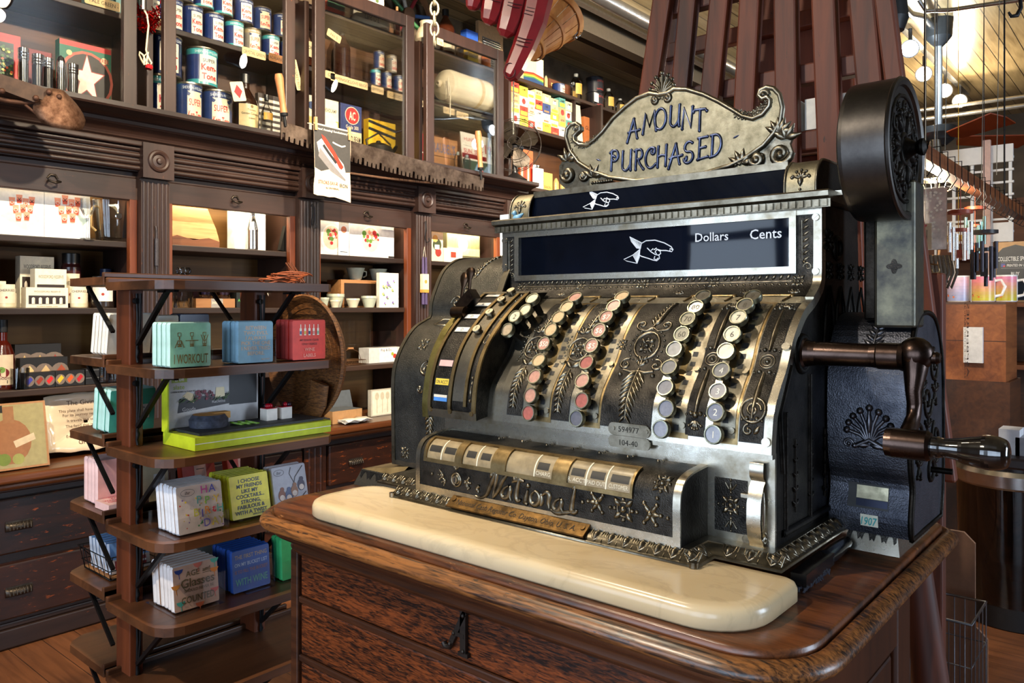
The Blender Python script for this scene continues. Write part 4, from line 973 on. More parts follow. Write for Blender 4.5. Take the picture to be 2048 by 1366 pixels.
# silver foot plate under the wing
def foot(name, x0, x1, y, y2, parent, z1, splay=.012):
    mb = MB()
    mb.add([(x0 - splay, y - .012, 1.0618), (x1 + splay, y - .012, 1.0618), (x1, y, z1), (x0, y, z1), (x0 - splay, y2, 1.0618), (x1 + splay, y2, 1.0618), (x1, y2, z1), (x0, y2, z1)], [(0, 1, 2, 3), (1, 5, 6, 2), (4, 0, 3, 7), (3, 2, 6, 7), (5, 4, 7, 6)], 0)
    n = 4; w = (x1 - x0) / n; F = Flat((x0, y - .0125, 1.0618), (1, 0, 0), Vector((0, .012, z1 - 1.0618)).normalized()); h = z1 - 1.0618
    for i in range(n):
        P = [(i * w, h * 1.02), (i * w, h * .62), (i * w + w * .18, h * .5), (i * w + w * .3, h * .78), (i * w + w * .5, h * .95), (i * w + w * .7, h * .78), (i * w + w * .82, h * .5), ((i + 1) * w, h * .62), ((i + 1) * w, h * 1.02)]
        mb.add([F(a, b, .0003) for a, b in P], [(0, 1, 2, 3, 4), (0, 4, 8), (4, 5, 6, 7, 8)], 1)
    return mb.build(name, [NICK, DARKM], parent)
foot('foot_plate', -1.254, -1.142, 1.011, 1.37, CR, 1.093)
mb = MB(); mb.add([(-1.254, 1.011, 1.0933), (-1.142, 1.011, 1.0933), (-1.142, 1.035, 1.108), (-1.193, 1.37, 1.108), (-1.254, 1.37, 1.0933)], [(0, 1, 2), (0, 2, 3, 4)], 0); mb.build('foot_top', metal('foot_top_brass', (96, 84, 60), (140, 126, 96), .5, 20), CR)
# ---- curved detail band with windows, thumb keys and levers
BP = Surf([(.9555, 1.230), (.9545, 1.250), (.957, 1.274), (.9635, 1.304), (.977, 1.337), (.999, 1.3675), (1.028, 1.3955), (1.06, 1.42), (1.10, 1.445)], 6)
mb = MB()
mb.prism(BP.P + [(1.15, 1.447), (1.09, 1.40), (1.0, 1.29), (.99, 1.236)], (-1.0, 0, 0), (0, 1, 0), (0, 0, 1), (.1125, 0, 0), 0, 0)
bd = mb.build('detail_band', DARKM, CR)
mb = MB(); L = BP.len
sheet(mb, BP, -1.0, -.993, .012, L, .0035, 0, 40, .003); sheet(mb, BP, -.951, -.944, .012, L, .0035, 0, 40, .003); sheet(mb, BP, -.9145, -.908, .022, L, .0035, 0, 40, .003); sheet(mb, BP, -.895, -.8875, .012, L, .0035, 0, 40, .003)
sheet(mb, BP, -1.0, -.8875, 0, .013, .003, 1, 3, .003); sheet(mb, BP, -1.0, -.8875, L - .006, L, .004, 1, 2, .003)
for x in (-.993, -.945, -.895): mb.cyl((x, .953, 1.2415), (x, .950, 1.2415), .0042, 10, 0)
mb.build('band_rib', [BRASS, NICKD], bd)
mb = MB(); sheet(mb, BP, -.942, -.916, .03, L, .001, 0, 40); mb.build('band_track', NICK, bd)
mb = MB(); bx = lambda z0: BP.zt(z0)
wins = [(1.2625, (72, 132, 206), '', (214, 206, 190)), (1.290, (226, 196, 74), "ON ACC'T", None), (1.3215, (224, 170, 164), '', None), (1.379, (224, 218, 204), 'D', None), (1.402, (224, 218, 204), 'D', None), (1.4235, (224, 218, 204), 'R', None), (1.441, (224, 218, 204), '', None)]
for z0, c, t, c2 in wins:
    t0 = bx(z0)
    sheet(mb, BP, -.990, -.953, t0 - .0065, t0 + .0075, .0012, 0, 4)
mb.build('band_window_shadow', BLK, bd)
for z0, c, t, c2 in wins:
    t0 = bx(z0); mb = MB(); sheet(mb, BP, -.987, -.955, t0 - .0055, t0 + .0055, .0016, 0, 4)
    if c2: sheet(mb, BP, -.987, -.955, t0 + .001, t0 + .0055, .0018, 2, 3)
    if t: mb.text(t, (0, 0, 0), (1, 0, 0), (0, 0, 1), .0062, 1, map=lambda u, v: BP(-.971 + u, t0 + v, .0019), maxw=.028)
    mb.build('band_window', [M(c, .4), M((40, 36, 34), .6), M(c2 or c, .4)], bd)
mb = MB(); BS = lambda a, t, h=0: BP(a, t, h)
for k in range(3): stroke(mb, BS, [(-.9015, bx(1.29 + .001 * k) + .0), (-.9015 - .002 + .002 * k, bx(1.40))], .0012)
for z0 in (1.262, 1.275, 1.30, 1.43, 1.44, 1.446): bead(mb, BS, -.9015, bx(z0), .003)
ring(mb, BS, -.9015, bx(1.365), .004, .001, rb=.010); leaf(mb, BS, -.9015, bx(1.268), PI / 2, .02, .003, .003)
mb.build('band_relief', RELF, bd)
for z0, t in ((1.3765, '1'), (1.405, '1'), (1.427, 'C'), (1.4435, '')):
    P, n = BP(-.929, bx(z0), .010), BP.at(bx(z0))[2]; mb = MB(); mb.lathe([(.004, -.012), (.004, -.006), (.0085, -.005), (.0088, -.001), (.0078, 0)], P, n, 16, 0)
    u = Vector((1, 0, 0)); v = n.cross(u); mb.add([P + u * (.0076 * math.cos(2 * PI * i / 14)) + v * (.0076 * math.sin(2 * PI * i / 14)) for i in range(14)], [tuple(range(14))], 1)
    if t: mb.text(t, P + n * .0002, u, v, .008, 2)
    mb.build('thumb_key', [NICKD, M((206, 188, 150), .4), INK], bd)
mb = MB()                                                    # tall brass fin left of the band
fin = Surf([(.9659, 1.2238), (.965, 1.25), (.9695, 1.2836), (.977, 1.313), (.9893, 1.3411), (1.004, 1.364), (1.0212, 1.3849), (1.0697, 1.4219)])
sheet(mb, fin, -1.0285, -1.012, 0, fin.len, 0, 0, 30); mb.rings([[fin(-1.012, fin.len * i / 30), fin(-1.012, fin.len * i / 30, -.05)] for i in range(31)], 1, False, False, False); mb.rings([[fin(-1.0285, fin.len * i / 30, -.06), fin(-1.0285, fin.len * i / 30)] for i in range(31)], 0, False, False, False)
mb.add([fin(-1.0285, 0), fin(-1.012, 0), fin(-1.012, 0, -.05), fin(-1.0285, 0, -.06)], [(0, 1, 2, 3)], 0)
mb.build('brass_fin', [metal('green_brass', (92, 84, 44), (164, 152, 96), .34, 25), BLK], CR)
LEV = metal('dark_brown_lever', (28, 20, 16), (74, 58, 46), .3, 30)
for (bx_, by_, tx, ty, xx) in ((922, 600, 931, 545, -1.005), (938, 580, 942, 535, -.99)):
    mb = MB(); a = PX(bx_ + 20, by_ - 0, xx); b = PX(bx_ + 18, by_ - 18, xx); c = PX(tx + 9, ty + 16, xx); d = PX(tx, ty, xx)
    a = PX(bx_, by_, xx); mid = a.lerp(d, .45); mb.tube([a, a.lerp(d, .25), mid, a.lerp(d, .7), a.lerp(d, .88), d], [.004, .004, .0045, .0105, .0115, .006], 10, 0, True, .35, up=(0, 1, 0)); mb.build('lever', LEV, CR)
mb = MB(); a = PX(932, 605, -1.0); mb.bar(a + Vector((-.012, 0, -.012)), a + Vector((.022, .0, .016)), .02, .022, 0, up=(0, 0, 1)); mb.cyl(a + Vector((-.02, -.012, -.018)), a + Vector((.012, -.012, -.018)), .011, 12); mb.build('lever_block', LEV, CR)
# ---- crank housing, shaft, crank and handle
HX0, HX1 = -.394, -.282
HP = [(1.2, 1.092), (1.196, 1.12), (1.205, 1.16), (1.196, 1.19), (1.190, 1.23), (1.190, 1.30), (1.196, 1.345), (1.215, 1.385), (1.245, 1.406), (1.29, 1.412), (1.34, 1.40), (1.375, 1.36), (1.39, 1.30), (1.39, 1.15), (1.375, 1.092)]
HS = catmull(HP, 4)
mb = MB(); mb.prism(HS, (HX0, 0, 0), (0, 1, 0), (0, 0, 1), (HX1 - HX0, 0, 0), 0, 0)
ch = mb.build('crank_housing', metal('housing_hammered_metal', (44, 46, 54), (104, 106, 114), .36, 14, .5, 480, .3, .85, .46), CR)
mb = MB(); S = Surf(HP[:10], 4); P = [Vector((HX1, y, z)) for y, z in HS]
mb.tube(P, .004, 6, closed=True)
SFR = Flat((HX1, 1.29, 1.25), (0, 1, 0), (0, 0, 1))
for cy, cz in ((-.03, .09), (.045, .08), (-.05, -.02), (.05, -.03), (0, .03)): scroll(mb, SFR, cy, cz, .028, cy * 40, 1.3, 1 if cy > 0 else -1, .0035); spray(mb, SFR, cy, cz - .04, .02, (.5, 1.5, 2.6, 4, 5))
ring(mb, SFR, .02, -.075, .016, .004)
mb.cyl((HX1, 1.31, 1.175), (HX1 + .03, 1.31, 1.175), .0045, 10)
mb.build('housing_casting', BLKM, ch)
mb = MB(); HF = lambda a, t, h=0: S(a, t, h); tt = S.zt(1.225)
c = -.335; palm(mb, HF, c, tt + .004, .046, n=9, spread=1.2)
leaf(mb, HF, c, tt + .01, PI / 2, .04, .005, .005); spray(mb, HF, c, tt - .003, .022, (-.15, PI + .15)); scroll(mb, HF, c - .03, tt - .004, .008, 0, 1, 1, .002); scroll(mb, HF, c + .03, tt - .004, .008, PI, 1, -1, .002); stroke(mb, HF, [(c - .018, tt - .006), (c, tt + .004), (c + .018, tt - .006)], .004)
fern(mb, HF, c + .0, S.zt(1.35), S.zt(1.408), 9, .02, .0045, .003, da=.01)
mb.build('housing_relief', metal('dark_raised_metal', (40, 40, 46), (120, 120, 126), .3, 30), ch)
mb = MB()
q0, q1 = S.zt(1.128), S.zt(1.163); a0, a1 = -.368, -.312
sheet(mb, S, a0, a1, q0, q1, .0008, 0, 6); sheet(mb, S, a0 + .012, a1 - .001, q0 + .014, q1 - .003, .0012, 1, 6); sheet(mb, S, a0 + .012, a1 - .001, q0 + .003, q0 + .013, .0011, 2, 6)
mb.build('receipt_slot', [BLK, metal('slot_blade', (120, 116, 96), (186, 178, 150), .3), M((40, 44, 60), .3, .8)], ch)
mb = MB(); t5 = S.zt(1.111); sheet(mb, S, -.349, -.325, t5 - .008, t5 + .009, .0011, 0, 4); mb.text('1907', (0, 0, 0), (1, 0, 0), (0, 0, 1), .0115, 1, map=lambda u, v: S(-.337 + u + v * .15, t5 + v, .0026), maxw=.0205, bold=.006); mb.build('date_sticker', [M((206, 204, 184), .7), M((24, 150, 150), .6)], ch)
foot('foot_plate', -.372, -.306, 1.222, 1.39, CR, 1.0935, .006)
ZSH = 1.356
mb = MB(); mb.lathe([(.024, -.004), (.024, .002), (.019, .006), (.0175, .012), (.0165, .02), (.0155, .09), (.0165, .098), (.0175, .10), (.0175, .125), (.020, .132)], (XR, 1.093, ZSH), (1, 0, 0), 24, cap=True); mb.build('crank_shaft', CRKM, CR)
mb = MB(); cx = -.252
R = []
for (y, z, w, t) in ((1.100, ZSH + .024, .010, .010), (1.093, ZSH + .012, .019, .012), (1.093, ZSH - .004, .021, .013), (1.088, ZSH - .022, .016, .011), (1.082, ZSH - .045, .011, .010), (1.086, ZSH - .062, .011, .011), (1.076, ZSH - .080, .011, .010), (1.058, ZSH - .092, .014, .012), (1.047, ZSH - .105, .017, .014), (1.044, ZSH - .118, .013, .012)):
    pass
path = [(1.093, ZSH + .018), (1.093, ZSH), (1.090, ZSH - .02), (1.080, ZSH - .042), (1.086, ZSH - .058), (1.082, ZSH - .075), (1.062, ZSH - .088), (1.050, ZSH - .098), (1.045, ZSH - .106), (1.045, ZSH - .118)]
mb.tube([Vector((cx, y, z)) for y, z in path], [.016, .021, .017, .0115, .011, .0105, .012, .015, .0165, .012], 14, 0, True, .8, up=(1, 0, 0))
mb.ball((cx, 1.093, ZSH + .004), .022, 14); mb.lathe([(.008, .018), (.008, .024), (.006, .028), (.001, .029)], (cx, 1.093, ZSH), (1, 0, 0), 14)
mb.lathe([(.006, -.03), (.0175, -.028), (.0185, -.02), (.0185, .018), (.016, .022)], (cx + .006, 1.045, 1.252), (1, 0, 0), 20, cap=True)
ca = mb.build('crank_arm', CRKM, CR)
mb = MB(); mb.lathe(catmull([(.0125, 0), (.0128, .008), (.0115, .014), (.0135, .03), (.0175, .046), (.0205, .062), (.0165, .077), (.009, .081), (.0005, .082)], 4), (-.224, 1.045, 1.252), (1, 0, 0), 24); mb.build('crank_handle', M((18, 14, 12), .1, 0, .2, 20, coat=1), ca)
# ---- column and drum on the right
mb = MB(); mb.box(-.333, -.279, 1.205, 1.26, 1.39, 1.60); mb.box(-.352, -.333, 1.22, 1.30, 1.40, 1.60, 1)
mb.box(-.40, -.30, 1.28, 1.31, 1.36, 1.41, 1)
col = mb.build('drum_column', [metal('dull_brass_column', (58, 58, 58), (112, 106, 84), .36, 24, .1, 500, .3, .9, .5), BLKM], CR, bevel=.004)
mb = MB(); F = Flat((-.306, 1.2049, 1.478), (1, 0, 0), (0, 0, 1)); P = [(.0085 * (1 + .28 * math.cos(4 * t)) * math.cos(t), .0085 * (1 + .28 * math.cos(4 * t)) * math.sin(t)) for t in (2 * PI * i / 32 for i in range(32))]
mb.add([F(a, b, .0003) for a, b in P], [tuple(range(32))], 0); mb.build('quatrefoil', DARKM, col)
DC = Vector((-.285, 1.187, 1.6405)); DR = .098
mb = MB(); X = (1, 0, 0)
mb.lathe([(.001, -.066), (DR - .006, -.066), (DR - .001, -.063), (DR, -.058), (DR, -.004), (DR + .0015, -.002), (DR, .001), (DR - .004, .002), (DR - .010, 0), (DR - .012, -.004), (DR - .03, -.004), (.001, -.004)], DC, X, 56)
dr = mb.build('drum', metal('dark_drum_metal', (52, 49, 48), (94, 90, 86), .33, 8, .04, 300, .3, .7, .4), CR)
mb = MB(); FD = Flat(DC + Vector((-.004, 0, 0)), (0, 1, 0), (0, 0, 1))
ring(mb, FD, 0, 0, .074, .003); ring(mb, FD, 0, 0, .02, .004)
for i in range(6):
    t = PI / 3 * i; c, s = math.cos(t), math.sin(t); spray(mb, FD, .024 * c, .024 * s, .03, (t - .5, t, t + .5)); scroll(mb, FD, .055 * math.cos(t + .5), .055 * math.sin(t + .5), .012, t, 1.2, 1, .003); rosette(mb, FD, .062 * c, .062 * s, .011)
mb.lathe([(.016, 0), (.012, .006), (.008, .012), (.012, .018), (.012, .022), (.004, .026)], DC, X, 16)
mb.build('drum_casting', BLKM, dr)
mb = MB(); mb.box(-.40, -.345, 1.19, 1.21, 1.585, 1.592); mb.build('drum_bracket', NICK, CR)
# ================================================================= generic goods
def artmesh(mb, mats, art, w, h, F, base):
    """printed front: art items in fractions of width and height, drawn on surface F(u,v,lift)"""
    def mi(c):
        m = M(c, .45) if isinstance(c, tuple) else c
        if m not in mats: mats.append(m)
        return mats.index(m)
    k = 0
    for a in art:
        k += 1; e = .0003 + .00012 * k; t = a[0]
        if t == 'r':
            u0, v0, u1, v1 = (a[1] - .5) * w, a[2] * h, (a[3] - .5) * w, a[4] * h
            mb.add([F(u0, v0, e), F(u1, v0, e), F(u1, v1, e), F(u0, v1, e)], [(0, 1, 2, 3)], mi(a[5]))
        elif t == 'c':
            r = a[3] * h; ry = a[5] * h if len(a) > 5 else r
            mb.add([F((a[1] - .5) * w + r * math.cos(i * PI / 9), a[2] * h + ry * math.sin(i * PI / 9), e) for i in range(18)], [tuple(range(18))], mi(a[4]))
        elif t == 'p':
            mb.add([F((u - .5) * w, v * h, e) for u, v in a[1]], [tuple(range(len(a[1])))], mi(a[2]))
        elif t == 'l':
            P = [((u - .5) * w, v * h) for u, v in a[1]]; stroke(mb, lambda x, y, q=0: F(x, y, e + q), P, a[2] * h, mi(a[3]), .0002)
        elif t == 't':
            hh = a[4] * h; mw = (a[6] if len(a) > 6 else .95) * w; x = (a[2] - .5) * w; y = a[3] * h
            mb.text(a[1], (0, 0, 0), (1, 0, 0), (0, 0, 1), hh, mi(a[5]), bold=a[7] if len(a) > 7 else .01, map=lambda u, v: F(x + u, y + v, e), maxw=mw)
def carton(name, label, cat, loc, w, d, h, col, art=(), group=None, rz=0, lean=0, top=None, side=None, bev=.0015, sart=(), rx=0):
    """box whose printed front faces local +x; origin at the middle of its front bottom edge"""
    mats = [M(col, .5) if isinstance(col, tuple) else col]; mb = MB()
    mb.box(-d, 0, -w / 2, w / 2, 0, h, 0)
    if top: mats.append(M(top, .55)); mb.add([(-d, -w / 2, h + .0003), (0, -w / 2, h + .0003), (0, w / 2, h + .0003), (-d, w / 2, h + .0003)], [(0, 1, 2, 3)], 1)
    if side: mats.append(M(side, .55)); k = len(mats) - 1; mb.add([(-d, -w / 2 - .0003, 0), (0, -w / 2 - .0003, 0), (0, -w / 2 - .0003, h), (-d, -w / 2 - .0003, h)], [(0, 1, 2, 3)], k)
    artmesh(mb, mats, art, w, h, lambda u, v, e=0: Vector((e, u, v)), 0)
    if sart: artmesh(mb, mats, sart, d, h, lambda u, v, e=0: Vector((-d / 2 + u, -w / 2 - .0004 - e, v)), 0)
    o = mb.build(name, mats, world=False)
    o.location = loc; o.rotation_euler = (rx, lean, rz)
    return tag(o, label, cat, group)
def boxpx(name, label, cat, p0, p1, pt, x, z, d, col, art=(), **k):
    """same, set by the photo columns p0..p1 and top row pt of its front, standing at z with its front on plane x"""
    y0, y1 = PX(p0, 600, x).y, PX(p1, 600, x).y; h = PX((p0 + p1) / 2, pt, x).z - z
    return carton(name, label, cat, (x, (y0 + y1) / 2, z), y1 - y0, d, h, col, art, **k)
def turned(name, label, cat, loc, prof, mats, ms, group=None, n=20, rz=0, art=None, R=None, arc=1.0, face=0, ext=None):
    """turned vessel; art goes on a label wrapped round radius R facing angle face"""
    mats = list(mats); mb = MB(); mb.lathe(prof, (0, 0, 0), (0, 0, 1), n, 0, ms=ms)
    if ext: ext(mb)
    o = mb.build(name, mats, world=False); o.location = loc; o.rotation_euler = (0, 0, rz); tag(o, label, cat, group)
    if art:
        z0, z1, items = art; mb = MB(); lm = []; w = 2 * arc * R
        artmesh(mb, lm, items, w, z1 - z0, lambda u, v, e=0: Vector(((R + e + .0006) * math.cos(face + u / R), (R + e + .0006) * math.sin(face + u / R), z0 + v)), 0)
        # backing strip
        b = MB(); b.rings([[Vector(((R + .0004) * math.cos(face + a), (R + .0004) * math.sin(face + a), z)) for z in (z0, z1)] for a in (-arc + 2 * arc * i / 12 for i in range(13))], 0, True, False, False)
        mb.v += b.v; nb = len(mb.v) - len(b.v); mb.f += [tuple(i + nb for i in f) for f in b.f]; mb.s += b.s
        bg = items[0]; lm.append(M(bg[1], .5) if isinstance(bg, tuple) and bg[0] == 'bg' else M((220, 210, 186), .5)); mb.m += [len(lm) - 1] * len(b.f)
        mb.build('label', lm, o, world=False)
    return o
# ================================================================= display rack with drop shelves
RACKW = wood('reddish_rack_wood', (54, 25, 14), (112, 56, 30), 'z', 5, .42, .12)
SHELFW = wood('brown_rack_shelf', (48, 28, 17), (104, 64, 38), 'y', 5, .36, .1)
RK = thing('display_rack', 'brown wooden two-sided display rack with iron brackets in front of the cabinet', 'display rack', (-2.17, 1.13, 0))
LV = [(1.486, 1.502), (1.266, 1.279), (1.047, 1.064), (.840, .856), (.633, .650), (.437, .442)]
for a, b in ((.93, .966), (1.30, 1.336)):
    mb = MB(); mb.box(-2.203, -2.12, a, b, 0, 1.468); mb.build('post', RACKW, RK, bevel=.003)
mb = MB(); mb.box(-2.19, -2.135, .966, 1.30, .22, .27); mb.build('stretcher', RACKW, RK)
for i, (zf, zb) in enumerate(LV):
    y1 = 1.41 if i < 5 else 1.47
    mb = MB(); x0, x1, y0 = -2.175, -1.862, .893
    P = [(x0, y0), (x1 - .075, y0 - .001), (x1 - .046, y0 + .004), (x1 - .024, y0 + .016), (x1 - .009, y0 + .034), (x1 - .001, y0 + .058), (x1, y0 + .08), (x1, y1 - .03), (x1 - .03, y1), (x0, y1)]
    mb.prism(P, (0, 0, zf - .022), (1, 0, 0), (0, 1, 0), (0, 0, .022)); mb.build('shelf', SHELFW, RK, bevel=.003)
    mb = MB(); mb.box(x0 - .008, x0 + .006, y0, y1, zf - .018, zf + .013); mb.build('shelf_lip', SHELFW, RK, bevel=.003)
    mb = MB(); P = [(-2.205, y0 + .005), (-2.205, y1), (-2.46, y1), (-2.49, y1 - .03), (-2.49, y0 + .06), (-2.46, y0 + .02), (-2.44, y0 + .008)]
    mb.prism(P, (0, 0, zb - .022), (1, 0, 0), (0, 1, 0), (0, 0, .022)); mb.box(-2.218, -2.205, y0 + .005, y1, zb - .018, zb + .012); mb.build('shelf', SHELFW, RK, bevel=.003)
    for a, b in ((.93, .966), (1.30, 1.336)):
        ym = (a + b) / 2
        mb = MB()
        mb.bar((-2.112, ym, zf - .165), (-1.945, ym, zf - .024), .012, .010); mb.bar((-1.99, ym, zf - .026), (-1.90, ym, zf - .026), .012, .006)
        mb.tube([(-2.118, ym, zf - .03), (-2.116, ym + .001, zf - .10), (-2.112, ym, zf - .165), (-2.116, ym, zf - .175), (-2.112, ym, zf - .185), (-2.118, ym, zf - .2), (-2.112, ym, zf - .215)], [.004, .004, .006, .004, .006, .004, .004], 6)
        mb.tube([(-2.095, ym, zf - .03), (-2.098, ym, zf - .10), (-2.108, ym, zf - .16)], .003, 6); mb.cyl((-2.12, ym - .004, zf - .05), (-2.105, ym - .004, zf - .05), .008, 8)
        mb.build('bracket', IRON, RK)
        mb = MB(); mb.bar((-2.205, a - .007, zb - .15), (-2.37, a - .007, zb - .024), .010, .008); mb.build('bracket', IRON, RK)
# ---- napkin packs
def napkins(x, y0, w, z, n, t, h, col, edge, art, lab, rest, grp, lean=0.0, gap=.002, mark=None, dy=0, first_extra=None):
    """row of flat napkin packs one behind the other; the printed one stands in front"""
    for i in range(n):
        c = tuple(max(0, v - random.randint(0, 8)) for v in col)
        xx = x - i * (t + gap); mats = [M(c, .38, coat=.3), M(edge, .6)]; mb = MB()
        R = []
        for k, q in enumerate((0, .25, .5, .75, 1)):
            b = .0025 * math.sin(PI * q)
            R.append([Vector((-t * q, -w / 2 + .002, 0)), Vector((-t * q, w / 2 - .002, 0)), Vector((-t * q, w / 2 + b, .004)), Vector((-t * q, w / 2 + b, h - .004)), Vector((-t * q, w / 2 - .002, h + b)), Vector((-t * q, -w / 2 + .002, h + b)), Vector((-t * q, -w / 2 - b, h - .004)), Vector((-t * q, -w / 2 - b, .004))])
        mb.rings(R, 1, False, False); mb.add(R[0], [tuple(range(8))], 0); mb.add(R[-1], [tuple(range(8))[::-1]], 0)
        if i == 0: artmesh(mb, mats, art, w, h, lambda u, v, e=0: Vector((e, u, v)), 0)
        o = mb.build('napkin_pack', mats, world=False); o.location = (xx, y0 + w / 2 + dy * i + random.uniform(-.002, .002), z + .0035 + t * abs(math.sin(lean))); o.rotation_euler = (0, lean, random.uniform(-.01, .01))
        tag(o, lab if i == 0 else rest, 'napkins', grp if n > 1 else None)
def holder(x0, x1, y0, y1, z, h, label, hf=.05, hb=None):
    mb = MB(); t = .0015; z += .0008
    mb.box(x0, x1, y0, y1, z, z + t); mb.box(x1 - t, x1, y0, y1, z + t, z + hf); mb.box(x0, x0 + t, y0, y1, z + t, z + (hb or h))
    o = mb.build('napkin_holder', ACRYL, loc=(x0, y0, z)); tag(o, label, 'holder')
K_ = lambda *c: tuple(c)
GOLDT = (112, 94, 48)
cork = []
for cx_, ty in ((.22, 0), (.52, 1), (.83, 2)):
    cork += [('l', [(cx_ - .04, .78), (cx_ - .035, .70), (cx_ + .035, .70), (cx_ + .04, .78), (cx_ - .04, .78)], .008, GOLDT), ('l', [(cx_, .70), (cx_, .62)], .012, GOLDT), ('r', cx_ - .05, .50, cx_ + .05, .61, GOLDT), ('r', cx_ - .035, .525, cx_ + .035, .59, (146, 196, 176)), ('r', cx_ - .05, .46, cx_ + .05, .49, GOLDT), ('l', [(cx_, .60), (cx_, .46)], .008, GOLDT)]
    dy = {0: -.16, 1: 0.0, 2: .13}[ty]; dx = {0: .11, 1: .16, 2: .09}[ty]
    for s in (-1, 1): cork.append(('l', [(cx_ + s * .04, .60), (cx_ + s * dx, .60 + dy)], .009, GOLDT))
ft = .0235
napkins(-1.895, .929, .106, LV[1][0], 4, .021, .110, (146, 206, 186), (196, 236, 226), cork + [('t', 'I WORKOUT', .5, .19, .22, GOLDT, .84)], 'mint napkin pack printed with three corkscrews and I WORKOUT', 'mint napkin pack standing behind the I WORKOUT pack', 'mint I WORKOUT napkin packs')
napkins(-1.90, 1.119, .104, LV[1][0], 4, .020, .110, (112, 158, 186), (156, 204, 232), [('t', s, .5, .86 - .125 * i, .092, (206, 180, 152), .84, .02) for i, s in enumerate(('BETWEEN', 'TWO EVILS,', 'I ALWAYS', 'PICK THE ONE', 'I NEVER TRIED', 'BEFORE.'))] + [('t', 'MAE WEST', .78, .08, .035, (206, 180, 152), .3)], 'blue napkin pack printed BETWEEN TWO EVILS beside the red pack', 'blue napkin pack standing behind the BETWEEN TWO EVILS pack', 'blue napkin packs')
btl = []
for i, c in enumerate(((70, 100, 150), (226, 190, 60), (40, 60, 110), (220, 150, 140), (130, 190, 160))):
    u = .24 + i * .13; btl += [('r', u - .032, .62, u + .032, .80, (244, 232, 214)), ('r', u - .012, .80, u + .012, .90, (244, 232, 214)), ('r', u - .028, .65, u + .028, .73, c)]
napkins(-1.90, 1.284, .111, LV[1][0], 4, .019, .112, (232, 66, 52), (216, 76, 70), btl + [('t', 'MY BOOK CLUB', .5, .50, .055, (96, 24, 24), .72), ('t', 'ONLY READS', .5, .40, .055, (96, 24, 24), .6), ('t', 'WINE', .5, .26, .085, (246, 170, 150), .5), ('t', 'LABELS', .5, .11, .085, (246, 170, 150), .6)], 'red napkin pack with five wine bottles and WINE LABELS print', 'red napkin pack standing behind the WINE LABELS pack', 'red napkin packs')
holder(-1.985, -1.888, .99, 1.037, LV[1][0], .1, 'clear acrylic holder in front of the mint I WORKOUT napkins', .055, .004)
holder(-1.985, -1.893, 1.15, 1.226, LV[1][0], .1, 'clear acrylic holder around the blue BETWEEN TWO EVILS napkins', .065, .004)
napkins(-2.24, 1.128, .09, LV[1][1], 3, .02, .115, (36, 44, 66), (50, 60, 84), [], 'navy napkin pack on the back shelf between mint and blue packs', 'navy napkin pack hidden behind another navy pack', 'navy napkin packs')
napkins(-2.24, 1.062, .06, LV[1][1], 3, .02, .112, (128, 98, 34), (190, 180, 160), [], 'gold napkin pack on the back shelf behind the left rack post', 'gold napkin pack behind the first gold pack', 'gold napkin packs')
lbl = [('r', .50, .28, .88, .62, (226, 226, 224)), ('t', 'Gerda', .69, .55, .05, INK, .3), ('r', .56, .40, .80, .41, INK), ('r', .56, .44, .82, .445, INK), ('r', .6, .33, .76, .36, INK)]
napkins(-2.27, .932, .12, LV[1][1], 5, .019, .115, (214, 200, 178), (240, 236, 226), [('r', .42, .3, .9, .7, (206, 196, 180))], 'cream napkin pack, nearest of the row on the upper back shelf', 'cream napkin pack in the row on the upper back shelf', 'cream napkin packs', lean=.18)
napkins(-2.255, .932, .125, LV[2][1], 4, .025, .118, (88, 190, 164), (186, 232, 224), lbl, 'teal napkin pack with white price label on the back shelf', 'teal napkin pack behind the one with the price label', 'teal napkin packs', lean=.12)
napkins(-2.32, .932, .13, LV[3][1], 4, .024, .125, (238, 184, 176), (246, 206, 202), lbl, 'pink napkin pack with white price label on the back shelf', 'pink napkin pack behind the one with the price label', 'pink napkin packs')
o = carton('napkin_pack', 'pink napkin pack lying flat with red printing', 'napkins', (-2.225, .975, LV[3][1] + .001), .11, .09, .020, (244, 200, 194), ())
mb = MB()
for i, s in enumerate(('GIRLS JUST', 'WANNA HAVE', 'WINE', 'CARBIO')): mb.text(s, (-2.26 - .02 * i, .975, LV[3][1] + .0215), (0, 1, 0), (-1, 0, 0), .013, 0, .0002, bold=.015, maxw=.095)
mb.build('pack_print', M((220, 60, 80), .5), o)
napkins(-2.25, 1.012, .085, LV[3][1], 2, .022, .125, (214, 200, 164), (230, 222, 196), lbl, 'cream napkin pack with label seen right of the left post', 'cream napkin pack behind the labelled cream pack', 'cream packs by the post')
for i, (yy, lab) in enumerate(((1.21, 'orange napkin pack with white label under the slate box shelf'), (1.357, 'orange napkin pack tilted beside the other orange pack'))):
    carton('napkin_pack', lab, 'napkins', (-2.27, yy, LV[3][1] + .009), .105, .03, .118, (178, 44, 20), [('r', .36, .25, .72, .7, (206, 150, 130)), ('r', .42, .5, .66, .52, INK)], lean=-.25)
